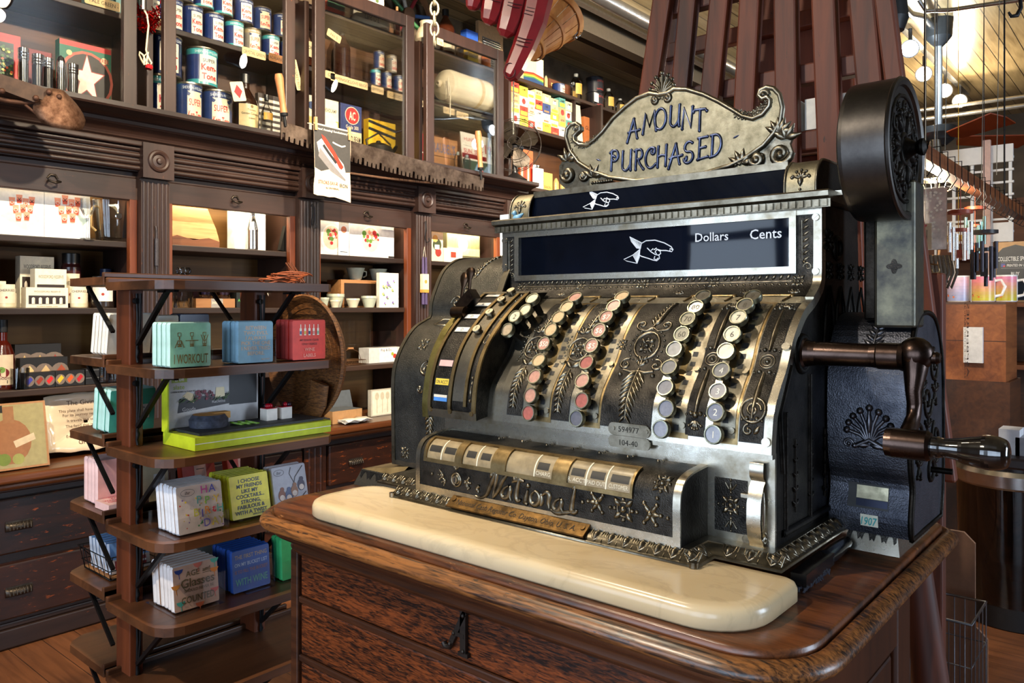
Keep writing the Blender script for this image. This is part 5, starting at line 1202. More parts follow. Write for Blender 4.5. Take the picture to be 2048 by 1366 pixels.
# ---- level 4 front
dots = []
for i in range(46):
    dots.append(('c', random.uniform(.03, .97), random.uniform(.03, .75), random.uniform(.006, .022), random.choice([(206, 60, 50), (228, 196, 60), (86, 140, 90), (120, 90, 160), (222, 140, 60)])))
HB = [('t', 'ihr', .22, .86, .075, (70, 60, 60), .2), ('l', [(.22 + .15 * math.cos(i * .35), .86 + .075 * math.sin(i * .35)) for i in range(19)], .004, (90, 80, 80))]
for s, u, v, c in (('H', .58, .88, (200, 80, 150)), ('A', .76, .88, (90, 90, 170)), ('P', .46, .68, (96, 160, 150)), ('P', .64, .64, (130, 180, 80)), ('Y', .84, .64, (230, 190, 70)), ('B', .38, .42, (190, 180, 70)), ('I', .51, .38, (90, 80, 160)), ('R', .63, .43, (226, 140, 60)), ('t', .77, .44, (210, 60, 70)), ('H', .91, .43, (100, 170, 150)), ('D', .60, .17, (110, 100, 170)), ('A', .77, .17, (216, 190, 60)), ('Y', .92, .17, (190, 170, 70))): HB.append(('t', s, u, v, .17, c, .3, .01))
napkins(-1.905, .958, .122, LV[3][0], 6, .0165, .118, (226, 206, 184), (232, 232, 236), dots + HB, 'white splatter napkin pack printed HAPPY BIRTHDAY in coloured letters', 'white splatter napkin pack leaning behind the HAPPY BIRTHDAY pack', 'birthday napkin packs', lean=-.16)
holder(-2.035, -1.892, .94, 1.085, LV[3][0], .05, 'clear acrylic holder around the HAPPY BIRTHDAY napkins', .05, .05)
YT = [('t', s, .5, .87 - .122 * i, .088, (52, 64, 84), .9, .025) for i, s in enumerate(('I CHOOSE', 'MY FRIENDS', 'LIKE MY', 'COCKTAILS...', 'STRONG,', 'FABULOUS &', 'WITH A TWIST.'))] + [('t', 'ANONYMOUS', .72, .06, .05, (52, 64, 84), .4)]
napkins(-1.925, 1.117, .116, LV[3][0], 6, .0165, .115, (234, 222, 36), (212, 214, 44), YT, 'yellow napkin pack printed I CHOOSE MY FRIENDS LIKE MY COCKTAILS', 'yellow napkin pack leaning behind the COCKTAILS pack', 'yellow napkin packs', lean=-.2)
holder(-2.05, -1.908, 1.125, 1.238, LV[3][0], .05, 'clear acrylic holder around the yellow COCKTAILS napkins', .05, .05)
BR = [('t', 'ihr', .2, .86, .08, (70, 66, 70), .2), ('l', [(.2 + .15 * math.cos(i * .35), .86 + .075 * math.sin(i * .35)) for i in range(19)], .005, (90, 86, 90)), ('l', [(.5, .02), (.56, .4), (.66, .7), (.92, .95)], .012, (60, 50, 50)), ('l', [(.62, .55), (.50, .8), (.56, .95)], .009, (60, 50, 50)), ('l', [(.1, .03), (.4, .12), (.7, .10), (.95, .3)], .012, (60, 50, 50))]
for u, v, c in ((.22, .3, (120, 70, 50)), (.42, .28, (70, 84, 120)), (.6, .36, (140, 96, 70)), (.82, .48, (66, 60, 80))): BR += [('c', u, v, .10, c, .14), ('c', u, v - .05, .07, (206, 190, 180), .07), ('c', u + .02, v + .15, .055, c)]
napkins(-1.935, 1.255, .110, LV[3][0], 2, .0175, .116, (172, 166, 178), (196, 192, 206), BR, 'grey napkin pack with four small birds on a branch', 'grey napkin pack leaning behind the bird pack', 'bird napkin packs', lean=-.22, gap=.007)
holder(-2.02, -1.912, 1.262, 1.38, LV[3][0], .05, 'clear acrylic holder around the grey bird napkins', .05, .05)
# ---- level 5 front
AG = []
for u, v, c, s in ((.13, .88, (50, 70, 130), 1), (.05, .55, (220, 140, 60), 1), (.14, .16, (80, 170, 150), 1), (.92, .74, (226, 130, 50), 1), (.55, .94, (220, 120, 100), 1), (.93, .95, (90, 180, 150), 1), (.90, .28, (214, 90, 80), 1), (.55, .04, (220, 110, 70), 1)): AG += [('p', [(u - .10, v + .05), (u - .07, v - .02), (u, v - .06), (u + .07, v - .02), (u + .10, v + .05)], c), ('l', [(u, v - .05), (u + .01, v - .16)], .008, c)]
GB = (104, 88, 60)
AG += [('t', 'AGE', .42, .80, .13, GB, .3), ('t', 'and', .73, .82, .10, GB, .25), ('t', 'Glasses', .53, .60, .20, GB, .80), ('t', 'SHOULD NEVER BE', .55, .42, .065, GB, .66), ('t', 'COUNTED', .52, .22, .16, GB, .74, .015), ('l', [(.20, .52), (.26, .42), (.34, .47)], .011, GB), ('l', [(.64, .74), (.8, .74), (.84, .71)], .007, GB)]
napkins(-1.945, .967, .122, LV[4][0], 6, .018, .112, (208, 172, 146), (236, 226, 220), AG, 'tan napkin pack printed AGE and Glasses SHOULD NEVER BE COUNTED', 'tan napkin pack leaning behind the AGE and Glasses pack', 'wine glass napkin packs', lean=-.12)
holder(-2.09, -1.928, .958, 1.095, LV[4][0], .11, 'clear acrylic holder around the AGE and Glasses napkins', .085, .085)
napkins(-1.955, 1.136, .114, LV[4][0], 6, .016, .112, (34, 70, 128), (30, 80, 170), [('t', 'THE FIRST THING', .5, .84, .10, (150, 124, 90), .86), ('t', 'ON MY BUCKET LIST', .5, .66, .09, (150, 156, 170), .88), ('t', 'IS TO FILL THE BUCKET', .5, .49, .08, (130, 84, 70), .88), ('t', 'WITH WINE', .5, .24, .17, (84, 140, 120), .86)], 'dark blue napkin pack printed THE FIRST THING ON MY BUCKET LIST', 'dark blue napkin pack behind the BUCKET LIST pack', 'dark blue napkin packs', lean=-.08)
holder(-2.07, -1.935, 1.165, 1.25, LV[4][0], .06, 'clear acrylic holder around the dark blue napkins', .075, .004)
napkins(-1.945, 1.283, .115, LV[4][0], 3, .017, .118, (46, 150, 74), (60, 190, 110), [], 'green napkin pack half hidden by the counter corner', 'green napkin pack in the row behind the counter corner', 'green napkin packs', lean=-.05)
holder(-2.02, -1.935, 1.275, 1.40, LV[4][0], .05, 'clear acrylic holder around the green napkins', .06, .004)
napkins(-2.26, 1.17, .16, LV[4][1], 3, .018, .07, (120, 122, 120), (140, 142, 142), [], 'grey napkin pack seen under the fourth shelf on the back side', 'grey napkin pack behind another grey pack', 'grey napkin packs')
# ---- slate cheese board box on level 3
z3 = LV[2][0]; LIME = (200, 214, 40)
o = carton('cheese_board_box', 'opened lime and white slate cheese board box lying on the rack', 'box', (-1.925, 1.222, z3 + .001), .425, .173, .034, LIME, [('r', 0, .48, 1, .54, (240, 240, 232))])
mats = [M((196, 192, 190), .45), M(LIME, .5)]; mb = MB()
mb.box(-.173, -.164, -.2125, .07, .0345, .192, 1); mb.add([(-.1635, -.205, .035), (-.1635, .07, .035), (-.1635, .07, .192), (-.1635, -.205, .192)], [(0, 1, 2, 3)], 0)
mb.box(-.173, -.14, -.2165, -.2125, .0345, .192, 1)
art = [('r', .04, .86, .20, .99, (150, 168, 30)), ('t', 'true', .12, .925, .075, WHITE, .14, .02), ('t', 'slate', .115, .78, .085, (150, 168, 30), .16), ('t', 'CHEESE BOARD & CHALK SET', .16, .69, .028, INK, .26), ('p', [(.10, .30), (.70, .40), (.66, .60), (.12, .56)], (46, 42, 46)), ('r', .66, .36, .98, .96, (24, 22, 24)), ('t', 'Gouda', .22, .36, .07, (170, 166, 166), .2), ('t', 'Raclette', .54, .46, .06, (170, 166, 166), .22),
       ('p', [(.15, .60), (.20, .68), (.26, .64), (.27, .46)], (226, 204, 160)), ('p', [(.50, .52), (.51, .72), (.60, .72), (.61, .54)], (230, 212, 170))]
for i in range(26): art.append(('c', random.uniform(.28, .48), random.uniform(.50, .68), .026, random.choice([(96, 20, 36), (120, 30, 50), (70, 14, 30)])))
for i in range(16): u = random.choice([.14, .5]) + random.uniform(-.05, .12); art.append(('l', [(u, .46 + random.uniform(0, .06)), (u + .05, .56 + random.uniform(-.05, .08))], .006, (70, 96, 50)))
artmesh(mb, mats, art, .275, .150, lambda u, v, e=0: Vector((-.1633 + e, u - .0675, .035 + v)), 0)
mb.build('box_lid', mats, o, world=False)
mb = MB(); mb.box(-.158, -.02, -.19, .20, .0345, .041); mb.build('slate_print', M((44, 46, 50), .6, 0, .3, 120, .3), o, world=False)
mb = MB()                                          # printed cheeses and cakes standing as cut-outs
mb.lathe([(.001, 0), (.05, 0), (.052, .02), (.042, .034), (.001, .036)], (-.12, -.11, .0412), (0, 0, 1), 18, ms=[0, 0, 0, 1]); mb.box(-.14, -.11, -.10, -.05, .06, .078, 1)
mb.build('cheese_picture', [M((52, 56, 70), .6, 0, .5, 90, .4), M((190, 138, 64), .6)], o, world=False)
mb = MB()
for y in (.05, .10): mb.box(-.12, -.085, y, y + .035, .0412, .075, 0); mb.box(-.1195, -.0845, y + .001, y + .034, .075, .077, 1)
for i in range(9): mb.ball((-.11 + random.uniform(0, .02), .055 + random.uniform(0, .075), .082), .0075, 6, 1 + i % 2)
mb.build('cake_picture', [M((240, 232, 220), .5), M((170, 20, 36), .25), M((44, 20, 36), .3)], o, world=False)
mb = MB()
for y in (-.04, -.02, 0): mb.lathe([(.001, 0), (.021, 0), (.021, .005), (.001, .006)], (-.08 + y * .3, y, .0412), (0, .25, 1), 14)
mb.build('fruit_picture', M((106, 150, 40), .5, 0, .3, 100), o, world=False)
# ---- wire basket of flag napkins on the back shelf
zb = LV[4][1]
bk = thing('wire_basket', 'black wire basket of small flag napkin packs on the back shelf', 'basket', (-2.34, .97, zb))
mb = MB(); x0, x1, y0, y1 = -2.45, -2.275, .945, 1.08
for h, g in ((.004, .0), (.03, .006), (.07, .014)): mb.tube([(x0 - g, y0 - g, zb + h), (x1 + g, y0 - g, zb + h), (x1 + g, y1 + g, zb + h), (x0 - g, y1 + g, zb + h)], .0018, 5, closed=True)
for i in range(6):
    xx = x0 + (x1 - x0) * i / 5; mb.tube([(xx, y0 - .014, zb + .07), (xx, y0, zb + .004), (xx, y1, zb + .004), (xx, y1 + .014, zb + .07)], .0013, 5)
for i in range(4):
    yy = y0 + (y1 - y0) * i / 3; mb.tube([(x0 - .014, yy, zb + .07), (x0, yy, zb + .004), (x1, yy, zb + .004), (x1 + .014, yy, zb + .07)], .0013, 5)
mb.tube([(x0 - .014, y0 - .014, zb + .07), (x0 - .03, .97, zb + .03), (x0 - .03, 1.02, zb + .02), (x0 - .014, y1, zb + .07)], .0015, 5); mb.build('wire_frame', IRON, bk)
mb = MB(); mb.box(x0 + .002, x1 - .002, y0 + .002, y1 - .002, zb + .006, zb + .0085); mb.build('woven_liner', M((176, 118, 66), .7, 0, .3, 200), bk)
for i in range(6):
    carton('napkin_pack', 'flag napkin pack in the black wire basket' if i else 'flag napkin pack nearest the post in the wire basket', 'napkins', (-2.295 - i * .024, 1.012, zb + .0125), .11, .018, .085, (186, 170, 160), [('r', 0, .45, 1, 1, (110, 150, 200)), ('r', .1, .1, .9, .4, (140, 50, 50)), ('r', .15, .22, .9, .28, (230, 226, 220))], 'flag napkin packs', lean=-.2, side=(200, 210, 226), top=(150, 186, 224))
# ---- leather cord, woven tray and woven scoop
mb = MB()
for i in range(5): mb.tube([(-2.0 + .055 * math.cos(t + i) + .012 * i, 1.30 + .05 * math.sin(t + i) + .006 * i, LV[0][0] + .004 + .005 * i + .01 * abs(math.sin(t))) for t in (2 * PI * k / 20 for k in range(20))], .0022, 5, closed=True)
tag(mb.build('leather_cord', M((150, 74, 36), .6), loc=(-2, 1.3, LV[0][0])), 'coil of thin brown leather cord on the top rack shelf', 'cord')
wv, nt, bs, out = newmat('woven_straw')
n = noise(nt, 60, (1, 1, 6), 4, .6); r = ramp(nt, n.outputs[0], [(.35, lin((70, 40, 18))), (.7, lin((164, 108, 56)))]); nt.links.new(r.outputs[0], bs.inputs['Base Color']); bs.inputs['Roughness'].default_value = .6; bump(nt, bs, n.outputs[0], .5, .003)
cw = PY(612, 716, 1.475)
tr = thing('woven_tray', 'large round woven straw tray hanging at the end of the rack', 'tray', (cw.x, 1.475, cw.z - .2))
mb = MB(); mb.lathe([(.001, .012), (.05, .012), (.10, .011), (.15, .010), (.175, .006), (.19, -.008), (.198, -.014), (.204, -.008), (.196, .004), (.185, .016), (.001, .018)], cw, (0, 1, 0), 48); mb.build('tray_body', wv, tr)
mb = MB()
for r in [.02 * k for k in range(1, 10)]: mb.tube([cw + Vector((r * math.cos(t), .0115 - (.003 if r > .15 else 0), r * math.sin(t))) for t in (2 * PI * k / 30 for k in range(30))], .0022, 4, closed=True)
mb.build('coil_rib', wv, tr)
mb = MB()
for dx in (-.04, -.015, .02): mb.tube([cw + Vector((dx * 1.2, .0, .185)), cw + Vector((dx, -.03, .25)), cw + Vector((dx * .5, -.06, .30)), Vector((-2.02 + dx * .3, 1.405, 1.494))], .0025, 5)
mb.build('hanging_strap', M((96, 48, 24), .6), tr)
mb = MB(); P = [PY(x, y, 1.452) for x, y in ((640, 765), (636, 800), (622, 832), (600, 845), (580, 836), (566, 815))]; mb.tube(P, [.045, .045, .04, .036, .03, .02], 14, 0, True, .22, up=(0, 1, 0))
tag(mb.build('woven_scoop', wv, loc=P[2] - Vector((0, 0, .04))), 'pale curved woven straw scoop hanging in front of the round tray', 'scoop')
# ================================================================= goods in the lower cabinet
ZA, ZB_, ZC_, ZD = 1.7305, 1.4165, 1.0645, .7455
CREAM = (236, 224, 196)
# row A, first bay: boxes with shot glasses printed
sg_ = []
for i, (u, v) in enumerate(((.28, .62), (.44, .68), (.58, .62), (.72, .66), (.36, .48), (.52, .50), (.68, .50), (.60, .36), (.42, .34))): sg_ += [('p', [(u - .07, v + .11), (u + .07, v + .11), (u + .05, v - .06), (u - .05, v - .06)], (240, 160, 130)), ('p', [(u - .06, v + .02), (u + .06, v + .02), (u + .05, v - .05), (u - .05, v - .05)], (222, 84, 52)), ('t', 'X' if i % 2 else 'O', u, v + .02, .07, (60, 30, 20) if i % 2 else (246, 210, 196), .1)]
base_ = [('p', [(.03, .36), (.60, .10), (.97, .36), (.45, .58)], (206, 226, 216))]
for i, (p0, p1, s) in enumerate(((-2, 88, 'left'), (89, 180, 'right'))):
    boxpx('game_box', 'white shot glass game box in the lit bay, %s' % ('cut by the photo edge' if i == 0 else 'next to the glass ice bucket'), 'box', p0, p1, 368, -3.845, ZA, .08, (244, 246, 248), base_ + sg_)
def stem_glass(px, x, z, h, label):
    y = PX(px, 450, x).y
    turned('wine_glass', label, 'glass', (x, y, z), [(.001, .001), (.032, .002), (.032, .004), (.006, .008), (.0045, .05), (.006, .1), (.02, .115), (.03, .14), (.03, h)], [CLEAR], None, n=18)
stem_glass(175, -3.812, ZA, .19, 'clear wine glass standing before the white game box')
y = PX(224, 450, -3.90).y
bkt = turned('ice_bucket', 'clear glass ice bucket with rope handles in the lit bay', 'bucket', (-3.90, y, ZA), [(.001, .002), (.068, .004), (.071, .02), (.092, .185), (.094, .195), (.089, .195), (.067, .02), (.001, .012)], [CLEAR], None, n=28)
mb = MB()
for s in (-1, 1): mb.tube([(.02, s * .088, .165), (.035, s * .104, .15), (.03, s * .108, .11), (.02, s * .105, .07), (.015, s * .08, .05)], .006, 6)
mb.build('rope_handle', M((206, 176, 120), .8, 0, .3, 300), bkt, world=False)
mb = MB(); mb.lathe([(.001, 0), (.017, 0), (.014, .003), (.001, .003)], (.088, -.005, .12), (1, 0, 0), 16); mb.build('medallion', CHROME, bkt, world=False)
# second bay
y0, y1 = PX(332, 0, -3.86).y, PX(440, 0, -3.86).y
lw = wood('pale_live_edge_wood', (150, 100, 54), (214, 168, 112), 'y', 9, .5, .1)
mb = MB(); w = y1 - y0
P = [(-w / 2, .0), (-w / 2 + .03, .045), (w / 2 - .05, .04), (w / 2, .035), (w / 2 - .015, .10), (w / 2 - .06, .215), (-w / 2 + .02, .225), (-w / 2 - .01, .14)]
mb.prism(P, (-.03, 0, .0), (0, 1, 0), (0, 0, 1), (.03, 0, 0)); mb.prism([(-w / 2 + .02, 0), (w / 2 - .004, .0), (w / 2, .034), (w / 2 - .06, .05), (0, .035), (-w / 2 + .06, .055), (-w / 2 + .03, .045)], (-.0295, 0, 0), (0, 1, 0), (0, 0, 1), (.031, 0, 0), 1)
o = mb.build('cutting_board', [lw, wood('bark_edge', (70, 34, 16), (140, 84, 44), 'y', 6, .7, .4)], world=False); o.location = (-3.86, (y0 + y1) / 2, ZA + .001); o.rotation_euler = (0, -.12, 0); tag(o, 'pale live-edge wooden cutting board leaning in the lit bay', 'cutting board')
boxpx('bottle_box', 'white box printed with a steel bottle in the second bay', 'box', 470, 531, 416, -3.90, ZA, .08, (226, 232, 226), [('r', .0, .0, .5, 1, (238, 240, 236))])
y = PX(505, 450, -3.85).y; turned('steel_bottle', 'brushed steel bottle standing before the white bottle box', 'bottle', (-3.85, y, ZA), [(.001, 0), (.027, 0), (.029, .006), (.029, .11), (.022, .15), (.013, .185), (.013, .215), (.015, .217), (.015, .235), (.001, .236)], [STEEL], None, n=20)
boxpx('cook_book', 'black book titled LONG ROOTS leaning at the second bay end', 'book', 560, 590, 418, -3.86, ZA, .03, (22, 22, 20), [('r', .62, .1, .98, .95, (70, 110, 50))], rx=-.25)
mb = MB(); c = PX(572, 462, -3.835); mb.text('LONG ROOTS', c, Vector((0, .25, -1)).normalized(), Vector((0, 1, .25)).normalized(), .013, 0, bold=.01)
# third bay: platter boxes
plat = [('c', .46, .45, .36, (226, 226, 224), .40), ('c', .46, .48, .30, (236, 200, 176), .33)]
for i in range(26): t = random.uniform(0, 2 * PI); plat.append(('c', .46 + .2 * math.cos(t) * random.uniform(.2, 1), .56 + .24 * math.sin(t) * random.uniform(.1, 1), random.uniform(.035, .075), random.choice([(206, 60, 48), (176, 36, 40), (236, 150, 120), (90, 130, 50), (240, 226, 210)])))
boxpx('platter_box', 'grey platter box with shrimp picture, cut by the pilaster', 'box', 641, 690, 438, -3.86, ZA, .09, (196, 192, 194), plat)
boxpx('platter_box', 'grey platter box with shrimp and olives picture, whole front visible', 'box', 699, 788, 442, -3.86, ZA, .09, (198, 194, 196), plat + [('r', .70, .80, .98, .98, (230, 230, 226)), ('r', .86, .02, .99, .07, INK)])
boxpx('recipe_card', 'narrow white card between the two platter boxes', 'card', 677, 698, 442, -3.845, ZA, .004, (240, 240, 238), [('c', .5, .75, .1, (200, 120, 90)), ('r', .15, .1, .85, .12, INK), ('r', .15, .3, .85, .31, (150, 150, 150))])
# fourth bay
boxpx('gift_box', 'small printed fruit box at the left of the fourth bay', 'box', 862, 886, 462, -3.84, ZA, .05, (228, 196, 168), [('c', .5, .55, .2, (60, 70, 44)), ('c', .6, .3, .14, (150, 50, 40)), ('c', .35, .75, .12, (220, 160, 90)), ('r', .3, .4, .7, .55, (232, 220, 204))])
boxpx('cheese_box', 'olive cheese board box with round board picture', 'box', 893, 960, 463, -3.90, ZA, .06, (84, 82, 58), [('r', .02, .25, .98, .98, (182, 176, 128)), ('c', .5, .60, .34, (222, 190, 140)), ('c', .48, .60, .22, (244, 238, 224)), ('t', 'CHEESE BOARD', .55, .12, .09, CREAM, .8)])
boxpx('soap_box', 'cream box with small red picture before the cheese box', 'box', 888, 925, 497, -3.835, ZA, .06, (238, 226, 196), [('r', .36, .35, .64, .75, (150, 60, 40))])
# row B, first bay
def jar(name, label, px, pt, x, z, r, col, cap, art, cat='jar', group=None, glassy=False):
    y = PX(px, pt, x).y; h = PX(px, pt, x).z - z
    return turned(name, label, cat, (x, y, z + .0005), [(.001, 0), (r * .96, 0), (r, .006), (r, h * .74), (r * .86, h * .80), (r * .86, h * .82), (r * .9, h * .82), (r * .9, h * .99), (r * .85, h), (.001, h)], [CLEAR if glassy else M(col, .3, coat=.5), M(cap, .35)], [0, 0, 0, 0, 0, 1, 1, 1, 1], group, art=art, R=r, face=-.35)
def labl(t, c=CREAM, ink=(90, 80, 66)): return [('bg', c), ('t', t, .5, .68, .13, ink, .9), ('r', .3, .52, .7, .53, ink), ('c', .5, .3, .06, (160, 50, 40))]
boxpx('jar', 'cream label jar with black lid cut by the photo edge', 'jar', -20, 12, 562, -3.86, ZB_, .05, CREAM, ())
jar('cherry_jar', 'tall jar with black lid and cream CHERRIES label behind the boxed sets', 142, 507, -3.99, ZB_, .042, (60, 20, 18), (14, 14, 14), (.02, .16, labl('CHERRIES')))
for i, (p0, p1, pt, x, lab) in enumerate(((40, 108, 513, -3.985, 'highest cream bottle set box behind the two front ones'), (70, 133, 538, -3.90, 'middle cream bottle set box of the stepped group of three'), (52, 136, 575, -3.835, 'front lowest cream set box with five small bottles'))):
    o = boxpx('bottle_set_box', lab, 'box', p0, p1, pt, x, ZB_ + (0 if i != 1 else .0), .06, (238, 228, 204), [('r', .06, .18, .94, .60, (40, 26, 20)), ('t', 'WOODFORD RESERVE', .5, .80, .085, (120, 110, 90), .8), ('t', 'BOURBON BARREL AGED', .5, .07, .06, (150, 130, 100), .7)], top=(214, 200, 170))
    h = PX(90, pt, x).z - ZB_; w = PX(p1, 0, x).y - PX(p0, 0, x).y
    mb = MB()
    for k in range(5): mb.lathe([(.001, 0), (.008, 0), (.008, h * .28), (.004, h * .33), (.004, h * .40), (.001, h * .40)], (-.0035, (k - 2) * w * .165, h * .185), (0, 0, 1), 10, ms=[0, 0, 0, 1, 1])
    mb.build('small_bottle', [M((236, 226, 206), .5), BLACK], o, world=False)
for i, (px, x, lab) in enumerate(((14, -3.835, 'glass jar with cream label at the left photo edge'), (158, -3.84, 'clear glass jar with cream label right of the boxed sets'))):
    jar('candle_jar', lab, px, 577, x, ZB_, .036, (220, 206, 170), (210, 200, 176), (.02, .1, labl('CHERRIES')))
jar('candle_jar', 'large white label jar with black base partly behind the rack', 205, 553, -3.90, ZB_, .05, (40, 30, 26), (16, 16, 16), (.03, .14, labl('COCKTAIL', (240, 236, 226))))
jar('tumbler', 'dark glass tumbler behind the rack top shelf in the first bay', 212, 538, -4.03, ZB_, .03, (36, 44, 70), (40, 50, 80), None, 'tumbler')
# second bay row B
y = PX(367, 590, -3.86).y
dec = turned('decanter', 'cut crystal decanter with square stopper in the second bay', 'decanter', (-3.86, y, ZB_), [(.001, 0), (.046, 0), (.048, .01), (.044, .05), (.048, .10), (.046, .125), (.016, .14), (.016, .16), (.022, .162), (.001, .162)], [CLEAR], None, n=12)
mb = MB(); mb.lathe([(.001, .163), (.02, .163), (.038, .18), (.038, .195), (.030, .205), (.001, .205)], (0, 0, 0), (0, 0, 1), 8)
for i in range(12): t = 2 * PI * i / 12; mb.bar((.047 * math.cos(t), .047 * math.sin(t), .005), (.047 * math.cos(t + .4), .047 * math.sin(t + .4), .06), .006, .006)
mb.build('stopper', CLEAR, dec, world=False)
CRATEW = wood('pale_crate_wood', (130, 84, 48), (196, 142, 90), 'y', 5, .6, .15)
boxpx('wooden_stand', 'small wooden block stand with grey printed tag', 'stand', 392, 470, 597, -3.86, ZB_, .08, CRATEW, [('r', .38, .0, .68, .98, (150, 146, 140)), ('t', 'SHANNON', .53, .55, .28, CREAM, .26)])
hz = PX(430, 597, -3.86).z - ZB_
for px, lab in ((413, 'left iridescent tumbler on the small wooden block stand'), (449, 'right iridescent tumbler on the small wooden block stand')):
    y = PX(px, 570, -3.90).y; turned('tumbler', lab, 'tumbler', (-3.90, y, ZB_ + hz + .001), [(.001, 0), (.026, .002), (.038, .018), (.042, .04), (.038, .066), (.033, .078), (.031, .078), (.036, .064), (.04, .04), (.036, .02), (.001, .006)], [glass('iridescent_glass', (.86, .78, .95), 1.6)], None, n=20, group=None)
boxpx('gift_box', 'black box with green lettering behind the rack shelf', 'box', 473, 503, 573, -3.87, ZB_, .06, (18, 22, 18), [('t', 'L', .4, .7, .3, (190, 206, 120), .4), ('t', 'ASTORIA', .5, .35, .14, (90, 190, 90), .8)])
y = PX(562, 545, -4.06).y
pl = thing('floral_plate', 'white plate with pink orchid pattern leaning in the second bay', 'plate', (-4.06, y, ZB_)); pc = Vector((-4.06, y, ZB_ + .118))
mb = MB(); ax = Vector((1, 0, .18)); mb.lathe([(.001, .0), (.07, .0), (.112, .014), (.116, .018), (.112, .018), (.07, .006), (.001, .005)], pc, ax, 36); mb.build('plate_body', M((226, 222, 210), .2, coat=.4), pl)
mb = MB(); axn = ax.normalized(); Fp = Flat(pc + axn * .0055, (0, 1, 0), axn.cross(Vector((0, 1, 0))) )
Fq = lambda a, b, h=0: pc + axn * (.0058 + h + max(0, math.hypot(a, b) - .066) * .32) + Vector((0, 1, 0)) * a + Vector((-.18, 0, 1)).normalized() * b
for i in range(9): t = 2 + i * .35; [leaf(mb, Fq, .085 * math.cos(t), .085 * math.sin(t), t + q, .022, .007, .0006, i % 2) for q in (-1, 0, 1)]
mb.build('orchid_print', [M((160, 60, 120), .4), M((90, 140, 60), .4)], pl)
# third bay row B
BOWL = M((186, 192, 172), .18, 0, .04, coat=.5); BOWL2 = M((214, 206, 180), .2, 0, .04, coat=.5)
boxpx('wooden_crate', 'open wooden crate holding two measuring cups on top', 'crate', 682, 757, 560, -3.93, ZB_, .14, CRATEW, [('r', .08, .06, .92, .88, (40, 26, 16))])
hc = PX(715, 560, -3.93).z - ZB_
for px, pt, lab in ((711, 532, 'left green-grey measuring cup on the crate'), (756, 536, 'right green-grey measuring cup on the crate')):
    y = PX(px, 545, -3.985).y
    def ext(mb): mb.tube([(.01, .05, .06), (.012, .078, .055), (.01, .08, .03), (.006, .055, .018)], .005, 7); mb.add([(.03, -.052, .072), (.05, -.045, .072), (.045, -.07, .078)], [(0, 1, 2)])
    turned('measuring_cup', lab, 'measuring cup', (-3.985, y, ZB_ + hc + .001), [(.001, 0), (.034, 0), (.04, .01), (.052, .055), (.058, .072), (.060, .077), (.055, .077), (.036, .012), (.001, .008)], [BOWL], None, n=24, ext=ext)
for px, pt, x, w, m, lab in ((673, 588, -3.90, .055, BOWL, 'grey bowl at the back left of the bowl group'), (672, 600, -3.835, .035, BOWL2, 'small cream bowl in front of the left grey bowl'), (708, 597, -3.835, .042, BOWL2, 'cream bowl in the middle of the bowl row'), (740, 592, -3.835, .05, BOWL, 'grey-green bowl next to the flowered towel'), (650, 595, -3.84, .03, BOWL, 'small grey bowl beside the pilaster')):
    y = PX(px, 600, x).y; h = PX(px, pt, x).z - ZB_
    turned('bowl', lab, 'bowl', (x - .01, y, ZB_ + .0005), [(.001, 0), (w * .6, 0), (w * .64, .006), (w * .92, h * .7), (w * .94, h * .74), (w, h * .8), (w, h), (w * .93, h), (w * .6, .01), (.001, .008)], [m], None, n=24)
fl = []
for i in range(16): u, v = random.uniform(.15, .85), random.uniform(.12, .78); fl += [('c', u, v, .035, random.choice([(128, 108, 170), (150, 130, 186), (226, 206, 120)])), ('c', u + .04, v - .04, .022, (110, 140, 70))]
boxpx('flour_towel', 'white towel pack printed with violets standing by the bowls', 'towel', 759, 797, 546, -3.822, ZB_, .03, (236, 232, 218), fl)
# row C
y = PX(6, 700, -3.87).y
bo = turned('mixer_bottle', 'dark red bottle with cocktail label at the left edge of the cabinet', 'bottle', (-3.87, y, ZC_ + .0005), [(.001, 0), (.042, 0), (.044, .01), (.044, .15), (.03, .19), (.016, .21), (.016, .245), (.018, .247), (.018, .30), (.001, .30)], [M((70, 20, 12), .1, coat=.6), BLACK], [0] * 6 + [1] * 3, n=22, art=(.02, .15, [('bg', (216, 196, 166)), ('c', .55, .4, .15, (110, 20, 24)), ('c', .45, .5, .1, (110, 150, 60)), ('r', .3, .05, .7, .16, INK), ('t', 'BLOODYS', .5, .22, .08, (90, 40, 30), .8)]), R=.044, face=-.3)
turned('tumbler', 'clear etched tumbler in front of the dark red bottle', 'tumbler', (-3.82, PX(40, 740, -3.82).y, ZC_ + .0005), [(.001, .004), (.034, 0), (.036, .09), (.034, .09), (.032, .012), (.001, .01)], [CLEAR], None, n=20)
def spice(p0, p1, pt, x, z, n, cols, lab):
    art = []
    for i in range(n):
        u = (i + .5) / n; c = cols[i % len(cols)]; art += [('c', u, .46, .30, (120, 104, 92), .34), ('p', [(u - .34 / n, .42), (u - .1 / n, .20), (u + .36 / n, .55), (u + .1 / n, .74)], c)]
    boxpx('spice_box', lab, 'box', p0, p1, pt, x, z, .05, (20, 18, 18), art)
spice(30, 122, 688, -3.93, ZC_ + .001, 3, [(210, 180, 120), (206, 170, 110), (150, 50, 40)], 'black spice box with three tins at the back of the low shelf')
spice(40, 135, 715, -3.87, ZC_ + .001, 3, [(216, 190, 130), (200, 170, 120), (160, 70, 40)], 'black spice box with three cream labelled tins before the back box')
spice(48, 110, 745, -3.80, ZC_ + .001, 3, [(60, 60, 150), (150, 50, 30), (206, 30, 30)], 'black spice box with blue, brown and red labels at the shelf edge')
spice(111, 169, 741, -3.80, ZC_ + .001, 3, [(220, 180, 40), (226, 90, 30), (180, 24, 34)], 'black spice box with yellow, orange and red labels at the shelf edge')
